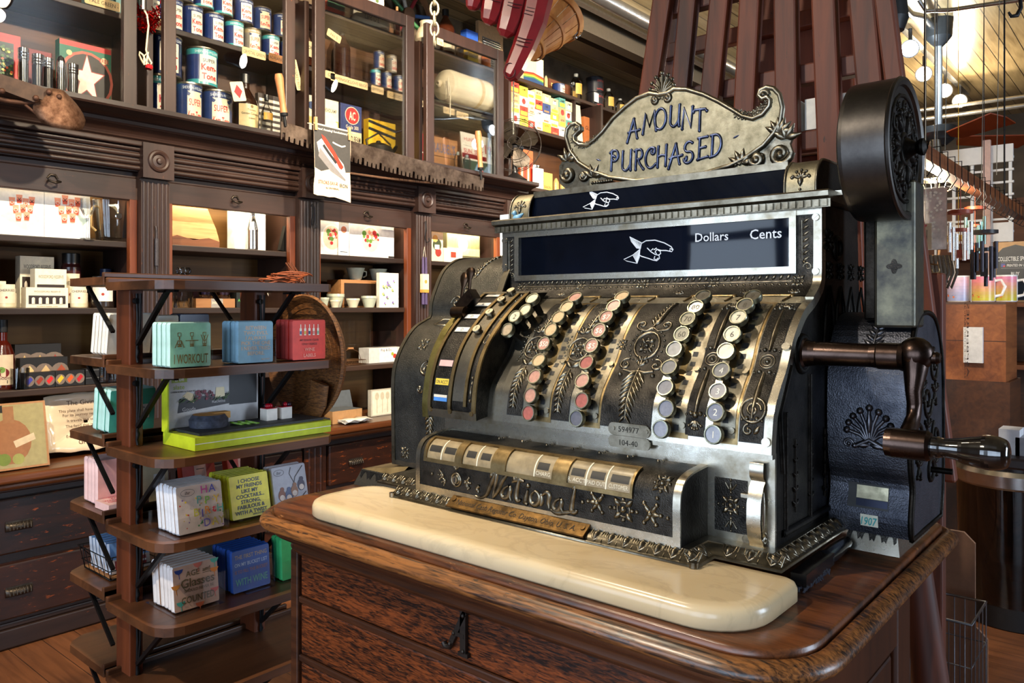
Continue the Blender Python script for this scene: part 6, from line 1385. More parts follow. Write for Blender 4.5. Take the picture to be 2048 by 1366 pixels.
for i, pz in enumerate((0, .036)): carton('tea_box', ('lower' if i == 0 else 'upper') + ' small black box stacked right of the spice boxes', 'box', (-3.80, PX(185, 740, -3.80).y, ZC_ + .0008 + pz), .058, .06, .035, (24, 24, 26), [('r', 0, .8, 1, .86, (120, 120, 120))])
for i, px in enumerate((208, 228)): turned('tumbler', ('left' if i == 0 else 'right') + ' cut glass tumbler low behind the rack', 'tumbler', (-3.82, PX(px, 740, -3.82).y, ZC_ + .0005), [(.001, .004), (.026, 0), (.03, .08), (.028, .08), (.024, .012), (.001, .01)], [CLEAR], None, n=10)
# third bay low shelf
boxpx('clear_container', 'large domed clear plastic serving container standing on edge', 'container', 688, 742, 640, -4.0, ZC_ + .001, .12, ACRYL, ())
boxpx('clear_container', 'small clear plastic tub on top of the labelled food storage set', 'container', 750, 792, 662, -3.90, PX(772, 695, -3.86).z + .002, .05, ACRYL, ())
boxpx('storage_set', 'clear food storage set with white picture label', 'box', 738, 806, 695, -3.86, ZC_ + .001, .1, (206, 204, 200), [('r', .30, .02, 1, .98, (236, 234, 228)), ('t', 'Pop & Do', .5, .84, .17, INK, .4), ('c', .75, .4, .16, (190, 60, 40)), ('c', .68, .55, .12, (160, 170, 60))])
bw = thing('wire_tray', 'small rusty wire tray with wooden handle on the low shelf', 'tray', (-3.86, PX(703, 720, -3.86).y, ZC_))
yc = PX(703, 720, -3.86).y; mb = MB()
for h in (.004, .03): mb.tube([(-3.92, yc - .08, ZC_ + h), (-3.82, yc - .08, ZC_ + h), (-3.82, yc + .08, ZC_ + h), (-3.92, yc + .08, ZC_ + h)], .002, 5, closed=True)
for i in range(12): mb.tube([(-3.82, yc - .08 + .0145 * i, ZC_ + .03), (-3.82, yc - .08 + .0145 * i, ZC_ + .004), (-3.92, yc - .08 + .0145 * i, ZC_ + .004)], .0015, 5)
mb.tube([(-3.87, yc - .08, ZC_ + .03), (-3.87, yc - .06, ZC_ + .08), (-3.87, yc, ZC_ + .10), (-3.87, yc + .06, ZC_ + .08), (-3.87, yc + .08, ZC_ + .03)], .0018, 5); mb.build('wire_frame', M((96, 64, 40), .6, .5), bw)
mb = MB(); mb.cyl((-3.87, yc - .02, ZC_ + .10), (-3.87, yc + .02, ZC_ + .10), .007, 10); mb.build('grip', CRATEW, bw)
# countertop goods
cb = [('r', .03, .03, .97, .97, (158, 146, 100)), ('c', .5, .42, .30, (150, 100, 62), .34), ('r', .44, .7, .58, .95, (150, 104, 66)), ('p', [(.55, .42), (.82, .52), (.84, .42), (.58, .32)], (206, 184, 150)), ('c', .3, .2, .10, (120, 140, 60)), ('c', .42, .16, .09, (110, 126, 50)), ('c', .6, .15, .08, (150, 150, 80)), ('r', .2, .86, .44, .97, (24, 24, 22))]
boxpx('board_box', 'shrink-wrapped cutting board with picture leaning at the left end of the counter', 'box', -60, 100, 806, -3.64, ZD + .006, .025, (168, 120, 78), cb, lean=-.22)
y = PX(172, 860, -3.82).y
gp = thing('giving_plate', 'cream scalloped square plate lettered The Giving Plate standing on the counter', 'plate', (-3.80, y, ZD))
w, h = .40, .29; Pp = []
for i in range(64):
    t = 2 * PI * i / 64; c, s = math.cos(t), math.sin(t); m = max(abs(c), abs(s)) ** .75; wob = 1 + .018 * math.sin(12 * t)
    Pp.append((w / 2 * c / m * wob * .93, h / 2 + h / 2 * s / m * wob * .93))
mb = MB(); uv = Vector((0, 1, 0)); vv = Vector((-.2, 0, 1)).normalized(); o_ = Vector((-3.79, y, ZD + .008)); nn = uv.cross(vv)
ring0 = [o_ + uv * a + vv * b for a, b in Pp]; ctr = o_ + vv * (h / 2)
mb.rings([ring0, [ctr + (p - ctr) * .99 + nn * .006 for p in ring0], [ctr + (p - ctr) * .80 - nn * .004 for p in ring0], [ctr + (p - ctr) * .05 - nn * .004 for p in ring0], [ctr + (p - ctr) * .05 - nn * .008 for p in ring0], [ctr + (p - ctr) * .8 - nn * .008 for p in ring0], ring0], 0, True, False)
mb.build('plate_body', M((236, 216, 186), .15, 0, .03, coat=.6), gp)
mb = MB()
for t, a, b, hh, mw in (('The Giving', -.01, .235, .022, .2), ('This plate shall have no owner', 0, .2, .013, .26), ('For its journey never ends', 0, .18, .013, .25), ('It travels in a circle of', 0, .155, .013, .25), ('The food that is upon it', 0, .13, .013, .25), ('it, is made with love', 0, .11, .013, .23), ('Enjoy, Refill & Pass it on', 0, .085, .013, .26), ('Giving', .0, .055, .022, .1)):
    mb.text(t, o_ + uv * a + vv * b - nn * .0032, uv, vv, hh, 0, .0006, maxw=mw)
mb.build('plate_lettering', M((96, 70, 50), .6), gp)
boxpx('gift_box', 'grey-lidded tan box on the counter under the third bay', 'box', 665, 724, 820, -3.68, ZD + .001, .16, (170, 128, 84), top=(86, 90, 94))
carton('box_lid', 'open dark grey lid standing behind the tan box', 'lid', (-3.845, PX(690, 800, -3.845).y, ZD + .001), .15, .012, .17, (78, 84, 90), (), lean=-.3)
o = boxpx('ball_tray', 'black tray holding two rows of small black balls', 'tray', 632, 660, 838, -3.66, ZD + .001, .10, (30, 30, 32), ())
mb = MB()
for i in range(3):
    for j in range(3): mb.ball((-.02 - .03 * i, -.03 + .03 * j, .037), .012, 8)
mb.build('ball', M((60, 60, 64), .2, .6), o, world=False)
sv = [('r', .04, .04, .96, .96, (228, 220, 198))]
for u in (.2, .38, .56, .74): sv += [('c', u, .75, .10, (196, 186, 160), .15), ('l', [(u, .62), (u, .1)], .02, (200, 190, 164))]
boxpx('spoon_set', 'boxed set of pale serving spoons standing on the counter', 'box', 742, 800, 778, -3.76, ZD + .001, .03, (190, 184, 168), sv)
mb = MB()
for i in range(4): mb.rings([[Vector((-3.70 + .03 * a + .01 * i, PX(700, 850, -3.68).y - .09 + .045 * j, ZD + .004 + .012 * math.sin(j * 1.7 + a + i) ** 2 + .004 * i)) for j in range(5)] for a in range(4)], 0, True, False, False)
so = mb.build('folded_cloth', M((226, 218, 204), .8), loc=(-3.68, 3.0, ZD)); so.modifiers.new('thick', 'SOLIDIFY').thickness = .003; tag(so, 'crumpled white cloth lying on the counter before the tan box', 'cloth')
# candles and hooks on the pilasters
cn = thing('candle_pair', 'pair of purple taper candles with paper band hanging on a pilaster', 'candles', (-3.70, PX(849, 600, -3.70).y, 1.3)); yc = PX(849, 600, -3.70).y
z0, z1 = PX(849, 610, -3.70).z, PX(849, 515, -3.70).z
for s in (-1, 1): mb = MB(); mb.lathe([(.002, 0), (.011, .004), (.0095, (z1 - z0) * .7), (.007, z1 - z0), (.001, z1 - z0 + .004)], (-3.70, yc + s * .0125, z0), (0, 0, 1), 12); mb.build('candle', M((72, 58, 96), .45), cn)
mb = MB(); mb.box(-3.713, -3.687, yc - .0265, yc + .0265, z0 + .08, z0 + .20); mb.box(-3.7135, -3.6865, yc - .0268, yc + .0268, z0 + .08, z0 + .10, 1); mb.lathe([(.001, 0), (.012, 0)], (-3.6865, yc, z0 + .15), (1, 0, 0), 14, 1); mb.build('paper_band', [M((228, 214, 180), .6), M((206, 140, 60), .6)], cn)
mb = MB(); mb.tube([(-3.70, yc - .0125, z1), (-3.70, yc, z1 + .07), (-3.70, yc + .0125, z1)], .0015, 5); mb.build('wick_loop', M((220, 210, 190), .8), cn)
for i, (px, py, lab) in enumerate(((620, 440, 'black iron hook hanging on the second pilaster'), (847, 470, 'black iron hook above the purple candles'))):
    c = PX(px, py, -3.722); mb = MB(); mb.tube([c + Vector((.006, 0, .08)), c + Vector((.02, .004, .09)), c + Vector((.022, .004, .03)), c + Vector((.014, 0, -.02)), c + Vector((.018, .012, -.05)), c + Vector((.03, .024, -.04)), c + Vector((.028, .02, -.02))], .004, 7)
    tag(mb.build('wall_hook', IRON, loc=c), lab, 'hook')
c = PX(311, 490, -3.722); mb = MB(); mb.cyl(c + Vector((.011, 0, -.10)), c + Vector((.011, 0, .03)), .009, 10); mb.tube([c + Vector((.011, 0, .03)), c + Vector((.011, 0, .06)), c + Vector((.004, 0, .09))], .003, 6); mb.tube([c + Vector((.011, 0, -.10)), c + Vector((.011, 0, -.40))], .003, 6); mb.lathe([(.001, .0), (.05, -.05), (.06, -.09), (.058, -.09)], c + Vector((.04, 0, -.40)), (0, 0, 1), 8)
tag(mb.build('wire_whisk', M((70, 66, 70), .5, .4, .5, 200), loc=c), 'old speckled-handled wire whisk hanging on the first pilaster', 'whisk')
# ================================================================= goods on the upper shelves
S0, S1, S2 = 2.3315, 2.8305, 3.1855
CANC = {'blue': ((28, 48, 100), (28, 48, 100)), 'teal': ((58, 148, 152), (28, 48, 100)), 'script': ((34, 54, 100), (34, 54, 100)), 'tan': ((150, 130, 96), (120, 112, 100)), 'dark': ((22, 34, 70), (22, 34, 70))}
KR_ = (188, 40, 44)
LBLC = {'blue': [('bg', (232, 222, 196)), ('t', 'SUPER', .5, .80, .13, (30, 40, 70), .7), ('t', 'Kem-', .5, .55, .23, KR_, .86, .03), ('t', 'Tone', .5, .22, .23, KR_, .8, .03)],
        'script': [('bg', (226, 212, 180)), ('t', 'SUPER', .5, .66, .22, KR_, .8), ('t', 'Kem-Tone', .5, .26, .24, (206, 44, 40), .9, .03), ('p', [(0, 1), (.2, .92), (.1, .84), (0, .86)], (34, 54, 100)), ('p', [(1, 1), (.8, .92), (.9, .84), (1, .86)], (34, 54, 100))]}
LBLC['teal'] = LBLC['dark'] = LBLC['blue']; LBLC['tan'] = LBLC['script']
RIMM = metal('can_rim', (120, 110, 92), (200, 194, 180), .3, 40)
def can(px, hw, pt, x, z, kind, label, group=None, h=None, face=None):
    dp = depth(PX(px, 200, x)); r = hw * dp / FPX; c = PX(px, pt, x - r); hh = h or max(.06, c.z - z); a, b = CANC[kind]
    ca, cb_ = M(a, .3, 0, .15, 30, coat=.3), M(b, .3, 0, .15, 30, coat=.3)
    o = turned('paint_can', label, 'paint can', (x - r, c.y, z + .0005), [(.001, .002), (r * .97, 0), (r * 1.02, .004), (r, .008), (r, hh * .16), (r, hh * .80), (r, hh * .95), (r * 1.03, hh * .965), (r * 1.02, hh), (r * .93, hh), (r * .90, hh * .97), (.001, hh * .965)], [RIMM, ca, cb_], [0, 0, 0, 1, 2, 1, 0, 0, 0, 0, 0], group, n=26, art=(hh * .10, hh * .80, LBLC[kind]), R=r * 1.001, arc=.62, face=random.uniform(-.2, .12) if face is None else face)
    mb = MB(); mb.text('SHERWIN-WILLIAMS', (0, 0, 0), (1, 0, 0), (0, 0, 1), hh * .07, 0, map=lambda u, v: Vector((r * 1.008 * math.cos(-.05 + u / r), r * 1.008 * math.sin(-.05 + u / r), hh * .875 + v)), maxw=r * 1.7); mb.build('can_lettering', M((214, 222, 226), .4), o, world=False)
    return hh
hB = can(318, 30, 155, -3.80, S0, 'teal', 'large teal and blue paint can on the sill behind the door stile')
can(331, 31, 0, -3.80, S0 + hB + .002, 'dark', 'large dark blue paint can on top of the stile-hidden teal can', h=.205)
hC = can(377, 26, 170, -3.80, S0, 'script', 'large blue can with red script under the teal can, left one')
hE = can(433, 30, 186, -3.80, S0, 'script', 'large blue can with red script left of the brown bottle')
can(403, 31, 0, -3.815, S0 + max(hC, hE) + .002, 'teal', 'large teal paint can stacked across two script cans', h=.20)
row = [(303, 18, -8, 'blue', 'small paint can under the red tinsel in the upper bay'), (346, 19, 2, 'blue', 'small blue can right of the door stile on the middle shelf'), (385, 20, 16, 'blue', 'small blue can, third from the bay left in the lower row'), (427, 20, 31, 'blue', 'small dark blue can left of the teal topped can'), (468, 19, 46, 'teal', 'small teal topped can left of the faded tan can'), (504, 18, 61, 'tan', 'small faded tan can above the CRYSTAL GREEN tag'), (541, 18, 74, 'teal', 'small teal topped can right of the faded tan can'), (573, 13, 86, 'blue', 'small blue can half hidden by the door stile')]
hs = []
for px, hw, pt, k, lab in row: hs.append(can(px, hw, pt, -3.90, S1, k, lab))
for i, (px, hw, k, lab) in enumerate(((366, 20, 'blue', 'blue can at the top of the pile cut by the photo edge'), (407, 20, 'teal', 'upper row can with teal bottom band cut by the photo edge'), (446, 19, 'teal', 'upper row teal topped can, third of the upper row'), (487, 19, 'blue', 'upper row dark blue can, fourth of the upper row'), (524, 18, 'script', 'upper row bright blue can with script label'), (561, 17, 'script', 'upper row script can beside the door stile'))):
    can(px, hw, 0, -3.90, S1 + max(hs[i + 1], hs[min(i + 2, 7)]) + .002, k, lab, h=.135)
for i, (px, pt, k, lab) in enumerate(((751, 140, 'teal', 'small teal can behind glass in the third bay, lower row'), (773, 146, 'script', 'small script can behind glass in the third bay, lower row middle'), (796, 153, 'script', 'small script can behind glass in the third bay, lower row end'))): hs.append(can(px, 10.5, pt, -3.92, S1, k, lab, face=0))
for px, k, lab in ((758, 'script', 'upper script can behind glass in the third bay'), (783, 'tan', 'upper faded can behind glass in the third bay')): can(px, 11, 0, -3.92, S1 + max(hs[-3:]) + .002, k, lab, h=.12, face=0)
# shelf price tags
def shelftag(px, py, w, t, lab, x=-3.857, z=None, tilt=0, col=(206, 176, 128), h=.045):
    c = PX(px, py, x); mb = MB(); mb.prism(rrect(w, h, .006, 2), (0, 0, 0), (0, 1, 0), (0, 0, 1), (.0015, 0, 0), 0)
    mb.text(t, (.0018, 0, 0), (0, 1, 0), (0, 0, 1), h * .42, 1, maxw=w * .9)
    o = mb.build('shelf_tag', [M(col, .8, 0, .12, 30), INK], world=False); o.location = c; o.rotation_euler = (tilt, 0, 0); tag(o, lab, 'tag')
shelftag(309, 46, .10, 'SATIN GAL', 'paper shelf tag reading SATIN GAL under the tinsel', h=.06); shelftag(508, 107, .145, 'CRYSTAL GREEN', 'rounded paper shelf tag reading CRYSTAL GREEN'); shelftag(553, 117, .10, 'ADRIANO', 'brown shelf tag right of the CRYSTAL GREEN tag', col=(160, 110, 66))
shelftag(593, 150, .17, 'MONTEREY RED', 'tag reading MONTEREY RED hanging steeply from the shelf', x=-3.80, tilt=-1.3, h=.04); shelftag(660, 150, .07, 'Gal', 'paper shelf tag at the start of the third bay row'); shelftag(680, 158, .14, 'FLAMINGO', 'paper shelf tag reading FLAMINGO'); shelftag(715, 168, .16, 'CLOVE BEIGE', 'paper shelf tag reading CLOVE BEIGE')
shelftag(755, 180, .10, 'GRAYSTONE', 'shelf tag below the teal can in the third bay', x=-3.856); shelftag(790, 192, .13, 'CLASSIC', 'shelf tag below the script cans in the third bay'); shelftag(842, 207, .12, 'SATIN', 'shelf tag below the glass jars', x=-3.856); shelftag(898, 222, .11, 'LEAF GREEN', 'shelf tag left of a pair under the canvas roll'); shelftag(925, 231, .12, 'DEEP RED', 'shelf tag right of a pair under the canvas roll')
shelftag(668, 72, .10, 'No 5', 'tilted paper tag stuck high in the third bay', x=-3.74, tilt=-.3); shelftag(880, 84, .06, 'Tag', 'small paper tag beside the hanging chain', x=-3.665)
shelftag(205, 6, .16, '- PALE GREEN -', 'shelf tag reading PALE GREEN in the left bay', x=-3.857)
for i, px in enumerate((180, 205, 232)): boxpx('book', ('left', 'middle', 'right')[i] + ' teal book at the top of the left bay', 'book', px, px + 22, -40, -3.90, S1 + .001, .1, (84, 124, 124), [('r', .1, .05, .9, .09, (40, 60, 60))])
# left bay: christmas boxes and flashlights
tree = [('r', .0, .0, 1, 1, (176, 40, 32)), ('r', .08, .28, .86, .86, (40, 52, 40))]
for i in range(70): tree.append(('c', random.uniform(.30, .84), random.uniform(.32, .80), .02, random.choice([(60, 92, 44), (80, 110, 50), (200, 90, 60), (226, 196, 100)])))
boxpx('light_box', 'red Christmas light box with tree picture at the photo edge', 'box', -60, 41, 62, -3.86, S0, .06, (176, 40, 32), tree + [('t', 'Christmas Light', .55, .20, .08, (226, 186, 90), .85), ('t', 'MAZDA LAMPS', .6, .07, .05, INK, .6)])
boxpx('light_box', 'darker red Christmas box lying behind the flashlights', 'box', 42, 104, 100, -3.93, S0, .06, (120, 28, 26), [('c', .8, .7, .12, (50, 80, 50))])
star = []
for i in range(10): r = .36 if i % 2 == 0 else .15; t = PI / 2 + i * PI / 5; star.append((.52 + r * math.cos(t) * .95, .47 + r * math.sin(t)))
st2 = [(.52 + (u - .52) * 1.12, .47 + (v - .47) * 1.12) for u, v in star]
boxpx('star_box', 'green and red tree-topper box with white star', 'box', 119, 222, 88, -3.86, S0, .05, (40, 104, 82), [('r', 0, .92, 1, 1, (176, 50, 46)), ('c', .52, .47, .38, (176, 84, 66), .42), ('c', .52, .47, .34, (40, 34, 30), .38), ('p', st2, (150, 50, 46)), ('p', star, (222, 212, 196)), ('c', .18, .82, .04, (220, 190, 130)), ('c', .86, .80, .05, (226, 190, 150)), ('c', .86, .1, .04, (220, 190, 130)), ('t', 'TREE', .85, .80, .06, KR_, .2)])
def torch(px, hw, pt, kind, lab):
    x = -3.76; dp = depth(PX(px, 130, x)); r = hw * dp / FPX; h = PX(px, pt, x).z - S0
    bl = kind == 'black'
    if kind == 'bullet': prof = [(.001, 0), (r, 0), (r, h * .72), (r * .94, h * .86), (r * .6, h * .96), (.001, h)]; ms = [0] * 5
    else: prof = [(.001, 0), (r * .9, 0), (r * .9, h * .70), (r * .9, h * .74), (r, h * .76), (r, h * .80), (r * .94, h * .81), (r, h * .83), (r, h * .87), (r * .94, h * .88), (r, h * .9), (r, h * .99), (r * .9, h), (.001, h * .98)]; ms = [1 if bl else 0] * 3 + [0] * 10
    turned('flashlight', lab, 'flashlight', (x, PX(px, 130, x).y, S0 + .0005), prof, [CHROME, M((22, 22, 24), .3, coat=.4)], ms, n=18)
torch(47, 10, 97, 'c', 'tall chrome flashlight left of the black ones'); torch(76, 12, 110, 'black', 'wide black flashlight with chrome head'); torch(97, 9, 117, 'black', 'narrow black flashlight with chrome rings'); torch(122, 8.5, 111, 'bullet', 'bullet shaped chrome flashlight standing left of the short one'); torch(146, 10, 129, 'c', 'short chrome flashlight before the star box')
# tinsel and extension cord
mb = MB(); c0, c1 = PX(270, 25, -3.735), PX(322, 22, -3.735)
for i in range(420):
    k = random.random(); p = c0.lerp(c1, k) + Vector((random.uniform(-.02, .02), random.uniform(-.01, .01), -.05 * math.sin(PI * k) + random.uniform(-.045, .045))); d = Vector((random.uniform(-1, 1), random.uniform(-1, 1), random.uniform(-1, 1))).normalized() * .022; e = d.orthogonal().normalized() * .002
    mb.add([p - e, p + e, p + d + e, p + d - e], [(0, 1, 2, 3)])
tag(mb.build('tinsel_garland', metal('red_tinsel', (120, 10, 12), (220, 40, 36), .2, 50), loc=c0), 'red tinsel garland hanging in the gap between two glass doors', 'tinsel', kind='stuff')
CORD = M((216, 200, 168), .5); cp = lambda x, y: PX(x, y, -3.715)
mb = MB(); mb.tube([cp(287, 18), cp(294, 30), cp(297, 52), cp(294, 80), cp(292, 100), cp(297, 115), cp(303, 126), cp(300, 132), cp(291, 122), cp(286, 110), cp(279, 104), cp(278, 110), cp(286, 126), cp(292, 130), cp(296, 104), cp(288, 112), cp(288, 130)], .0045, 6)
co = mb.build('extension_cord', CORD, loc=cp(287, 18)); tag(co, 'white extension cord with red plug hanging between two glass doors', 'cord')
mb = MB(); mb.lathe([(.001, 0), (.016, 0), (.018, .01), (.012, .02), (.001, .022)], cp(297, 138), (.3, .2, 1), 12); mb.build('plug', M((190, 30, 36), .4), co)
mb = MB(); mb.cyl(cp(286, -10), cp(286, 20), .014, 10); mb.build('cord_end', STEEL, co)
# brown bottle, small bottle, white louvred box on the sill
def bottle(name, lab, px, hw, pt, x, z, col, art=None, neck=.35, m=None, cap=(16, 16, 16), cat='bottle', R_=1):
    dp = depth(PX(px, 200, x)); r = hw * dp / FPX; c = PX(px, pt, x - r); h = c.z - z; n = 1 - neck
    return turned(name, lab, cat, (x - r, c.y, z + .0005), [(.001, 0), (r * .95, 0), (r, .008), (r, h * n * .82), (r * .9, h * n * .93), (r * .55, h * (n + .06)), (r * .34, h * (n + .13)), (r * .32, h * .86), (r * .37, h * .865), (r * .37, h), (.001, h)], [m or M(col, .1, coat=.7), M(cap, .35)], [0] * 8 + [1] * 2, n=22, art=art(h) if art else None, R=r * 1.004, arc=1.0, face=0)
bottle('brown_bottle', 'large dark brown bottle with cream labels beside the blue cans', 490, 26, 150, -3.82, S0, (34, 18, 10), lambda h: (h * .05, h * .52, [('bg', (216, 192, 140)), ('t', 'Tincture', .5, .82, .06, INK, .4), ('t', 'Gentian Compound', .5, .70, .07, INK, .8), ('t', 'Liquid', .5, .56, .06, INK, .4), ('c', .5, .93, .05, (120, 100, 60)), ('r', .2, .2, .8, .22, (150, 130, 90)), ('r', .2, .3, .8, .32, (150, 130, 90))]))
shelftag(476, 183, .075, '', 'white paper tag with red diamond tied to the brown bottle', x=-3.725, tilt=.25, col=(222, 206, 176), h=.10); mb = MB(); mb.add([(.0022, 0, .035), (.0022, -.024, 0), (.0022, 0, -.035), (.0022, .024, 0)], [(0, 1, 2, 3)]); mb.build('red_diamond', M((178, 40, 44), .6), COL.objects[-1], world=False)
bottle('square_bottle', 'small clear square bottle with yellow band before the louvred panel', 533, 12, 190, -3.74, S0, (0, 0, 0), lambda h: (h * .42, h * .58, [('bg', (190, 140, 50))]), m=CLEAR)
boxpx('louvred_panel', 'white louvred wooden panel standing behind the small bottle', 'panel', 516, 562, 190, -3.88, S0, .03, (60, 50, 44), [('r', .05, .04 + .115 * i, .95, .10 + .115 * i, (214, 206, 190)) for i in range(8)])
# two-man saw hung along the cornice, with its handles
pa, pb = PX(562, 243, -3.553), PX(968, 356, -3.553); sw = thing('crosscut_saw', 'long rusty two-man crosscut saw hanging along the cabinet cornice', 'saw', pa - Vector((0, 0, .1)))
d = pb - pa; L = d.length; d.normalize(); up = Vector((0, -d.z, d.y)).normalized()
if up.z < 0: up = -up
n = 48; Pt = [(0, .03), (L, .03)]; Pt = [(L, .0), (0, .0)]
low = []
for i in range(n):
    a = L * (i + .1) / n; w = L / n; b = -.092 - .03 * math.sin(PI * (i + .5) / n)
    low += [(a, b), (a + w * .3, b), (a + w * .38, b + .026), (a + w * .62, b + .026), (a + w * .7, b)] if i % 4 else [(a, b), (a + w * .2, b), (a + w * .25, b + .04), (a + w * .75, b + .04), (a + w * .8, b)]
bm = bmesh.new(); o_ = pa; F2 = lambda a, b: o_ + d * a + up * b
f = bm.faces.new([bm.verts.new(F2(a, b)) for a, b in [(0, -.0)] + low + [(L, -.0)]]); g = bmesh.ops.extrude_face_region(bm, geom=[f])
for v in g['geom']:
    if isinstance(v, bmesh.types.BMVert): v.co.x += .003
bmesh.ops.triangulate(bm, faces=bm.faces); bm.verts.index_update()
mb = MB(); mb.add([v.co.copy() for v in bm.verts], [tuple(v.index for v in f.verts) for f in bm.faces]); bm.free()
mb.build('saw_blade', metal('rusty_saw_steel', (50, 38, 32), (120, 104, 92), .5, 12, .1, 300, .3, .7, .6), sw)
for p0, p1 in (((570, 243), (557, 148)), ((962, 350), (956, 262))):
    a, b = PX(*p0, -3.545), PX(*p1, -3.545); mb = MB(); q = a.lerp(b, .12); mb.lathe([(.001, 0), (.019, .004), (.016, .06), (.019, .14), (.023, (b - q).length * .9), (.018, (b - q).length), (.001, (b - q).length)], q, b - q, 14); mb.build('saw_handle', M((176, 112, 66), .45, 0, .15, 20), sw)
    mb = MB(); mb.cyl(a.lerp(b, -.1), q, .008, 8); mb.lathe([(.02, 0), (.021, .015)], q, b - q, 12, cap=True); mb.build('ferrule', IRON, sw)
mb = MB(); P = [PX(x, y, -3.60) for x, y in ((690, 345), (760, 355), (840, 364), (900, 369), (918, 374), (920, 366), (905, 362))]; mb.tube(P, [.007, .008, .008, .007, .006, .004, .003], 7); tag(mb.build('rope_stick', M((84, 56, 36), .7), loc=P[0]), 'thin brown stick with knotted cord under the saw', 'stick')
# old digging tool at the left
hd = PX(120, 215, -3.50); tl = thing('hand_plow_shovel', 'old rusty shovel-nosed hand plow hanging on the cornice', 'tool', hd - Vector((0, 0, .12)))
R = []
for i in range(9):
    k = i / 8; w = .008 + .088 * math.sin(PI * (.10 + .62 * k)) ** 1.0; z = PX(110 + 10 * k, 182 + 80 * k, -3.5); R.append([z + Vector((.035 * (1 - q * q) + .02 * k, q * w, .018 * (abs(q) ** 3) * (k > .7))) + Vector((0, -.035 * (1 - k) * 0, 0)) for q in (-1, -.6, -.2, .2, .6, 1)])
mb = MB(); mb.rings(R, 0, True, False, False); o = mb.build('shovel_blade', metal('rusted_blade', (74, 48, 34), (140, 108, 88), .6, 30, .3, 200, .3, .7, .7), tl); o.modifiers.new('thick', 'SOLIDIFY').thickness = .005
q = lambda x, y, dx=0: PX(x, y, -3.49 + dx)
mb = MB(); mb.bar(q(-40, 150), q(94, 192), .03, .05); mb.bar(q(-10, 168, .02), q(70, 198, .02), .012, .03); mb.build('beam', M((74, 54, 42), .7, 0, .3, 30, .2), tl)
mb = MB(); mb.tube([q(-40, 190), q(20, 203), q(50, 206), q(85, 198), q(112, 192)], .010, 8); mb.tube([q(48, 208), q(70, 226), q(92, 246)], .006, 6)
for x, y in ((98, 184), (118, 194), (72, 196), (4, 182)): mb.ball(q(x, y, .03), .012, 8)
mb.build('iron_strap', M((82, 54, 40), .6, .5, .3, 40, .2), tl)
# iron poster hung with clothespins
c = PX(663, 325, -3.50); p0, p1 = PX(627, 325, -3.5).y, PX(701, 325, -3.5).y; zt_, zb_ = PX(663, 252, -3.5).z, PX(663, 398, -3.5).z; w = p1 - p0; h = zt_ - zb_
Pp = [(0, .04), (.1, .025), (.25, .03), (.4, .02), (.55, .03), (.7, .015), (.85, .0), (1, -.02), (1, .2), (.98, .4), (1, .7), (1, .985), (0, 1.0), (.015, .6), (.03, .3), (.0, .15)]
po = MB(); mats = [M((222, 196, 168), .75, 0, .06)]; po.prism([((a - .5) * w, b * h) for a, b in Pp], (0, 0, 0), (0, 1, 0), (0, 0, 1), (.0015, 0, 0), 0)
artmesh(po, mats, [('p', [(.0, .98), (.99, .965), (.99, .40), (.75, .38), (.5, .42), (.2, .36), (.03, .40)], (62, 60, 58)), ('p', [(.08, .74), (.2, .80), (.35, .72), (.62, .60), (.80, .50), (.90, .30), (.84, .27), (.45, .40), (.16, .55)], (206, 200, 192)), ('p', [(.16, .68), (.42, .52), (.86, .29), (.84, .27), (.45, .38), (.12, .56)], (120, 116, 116)), ('p', [(.20, .86), (.30, .83), (.55, .66), (.80, .46), (.74, .42), (.68, .44), (.50, .60), (.26, .76)], (176, 50, 32)), ('l', [(.25, .72), (.4, .62), (.6, .50)], .02, (40, 36, 36)), ('l', [(.5, .78), (.6, .76), (.75, .74), (.85, .76)], .010, (226, 220, 206)), ('t', 'New! Amazing! Revolutionary!', .5, .93, .03, (232, 226, 210), .85), ('t', 'STROKE-SAV-R', .38, .215, .05, (200, 60, 40), .52, .01), ('t', 'IRON', .80, .20, .055, INK, .22, .01), ('t', 'by UNIVERSAL', .5, .145, .025, INK, .35)], w, h, lambda u, v, e=0: Vector((.0016 + e, u, v)), 0)
o = po.build('iron_poster', mats, world=False); o.location = (-3.5, (p0 + p1) / 2, zb_); tag(o, 'torn old paper poster with a red-handled clothes iron', 'poster')
for i, (x, y) in enumerate(((631, 247), (698, 268))):
    c = PX(x, y, -3.496); mb = MB(); mb.bar(c + Vector((.006, 0, -.035)), c + Vector((.004, 0, .035)), .014, .006, up=(1, 0, 0)); mb.bar(c + Vector((-.008, 0, -.035)), c + Vector((-.004, 0, .035)), .014, .006, up=(1, 0, 0)); mb.cyl(c + Vector((0, -.009, 0)), c + Vector((0, .009, 0)), .004, 8)
    tag(mb.build('clothespin', M((206, 158, 100), .6), loc=c), 'wooden clothespin holding the %s corner of the iron poster' % ('upper left', 'upper right')[i], 'clothespin')
mb = MB(); a, b = PX(615, 246, -3.51), PX(712, 268, -3.51); mb.tube([a, a.lerp(b, .5) - Vector((0, 0, .01)), b], .0025, 5); tag(mb.build('poster_string', CORD, loc=a), 'thin string along the cornice carrying the clothespins', 'string')
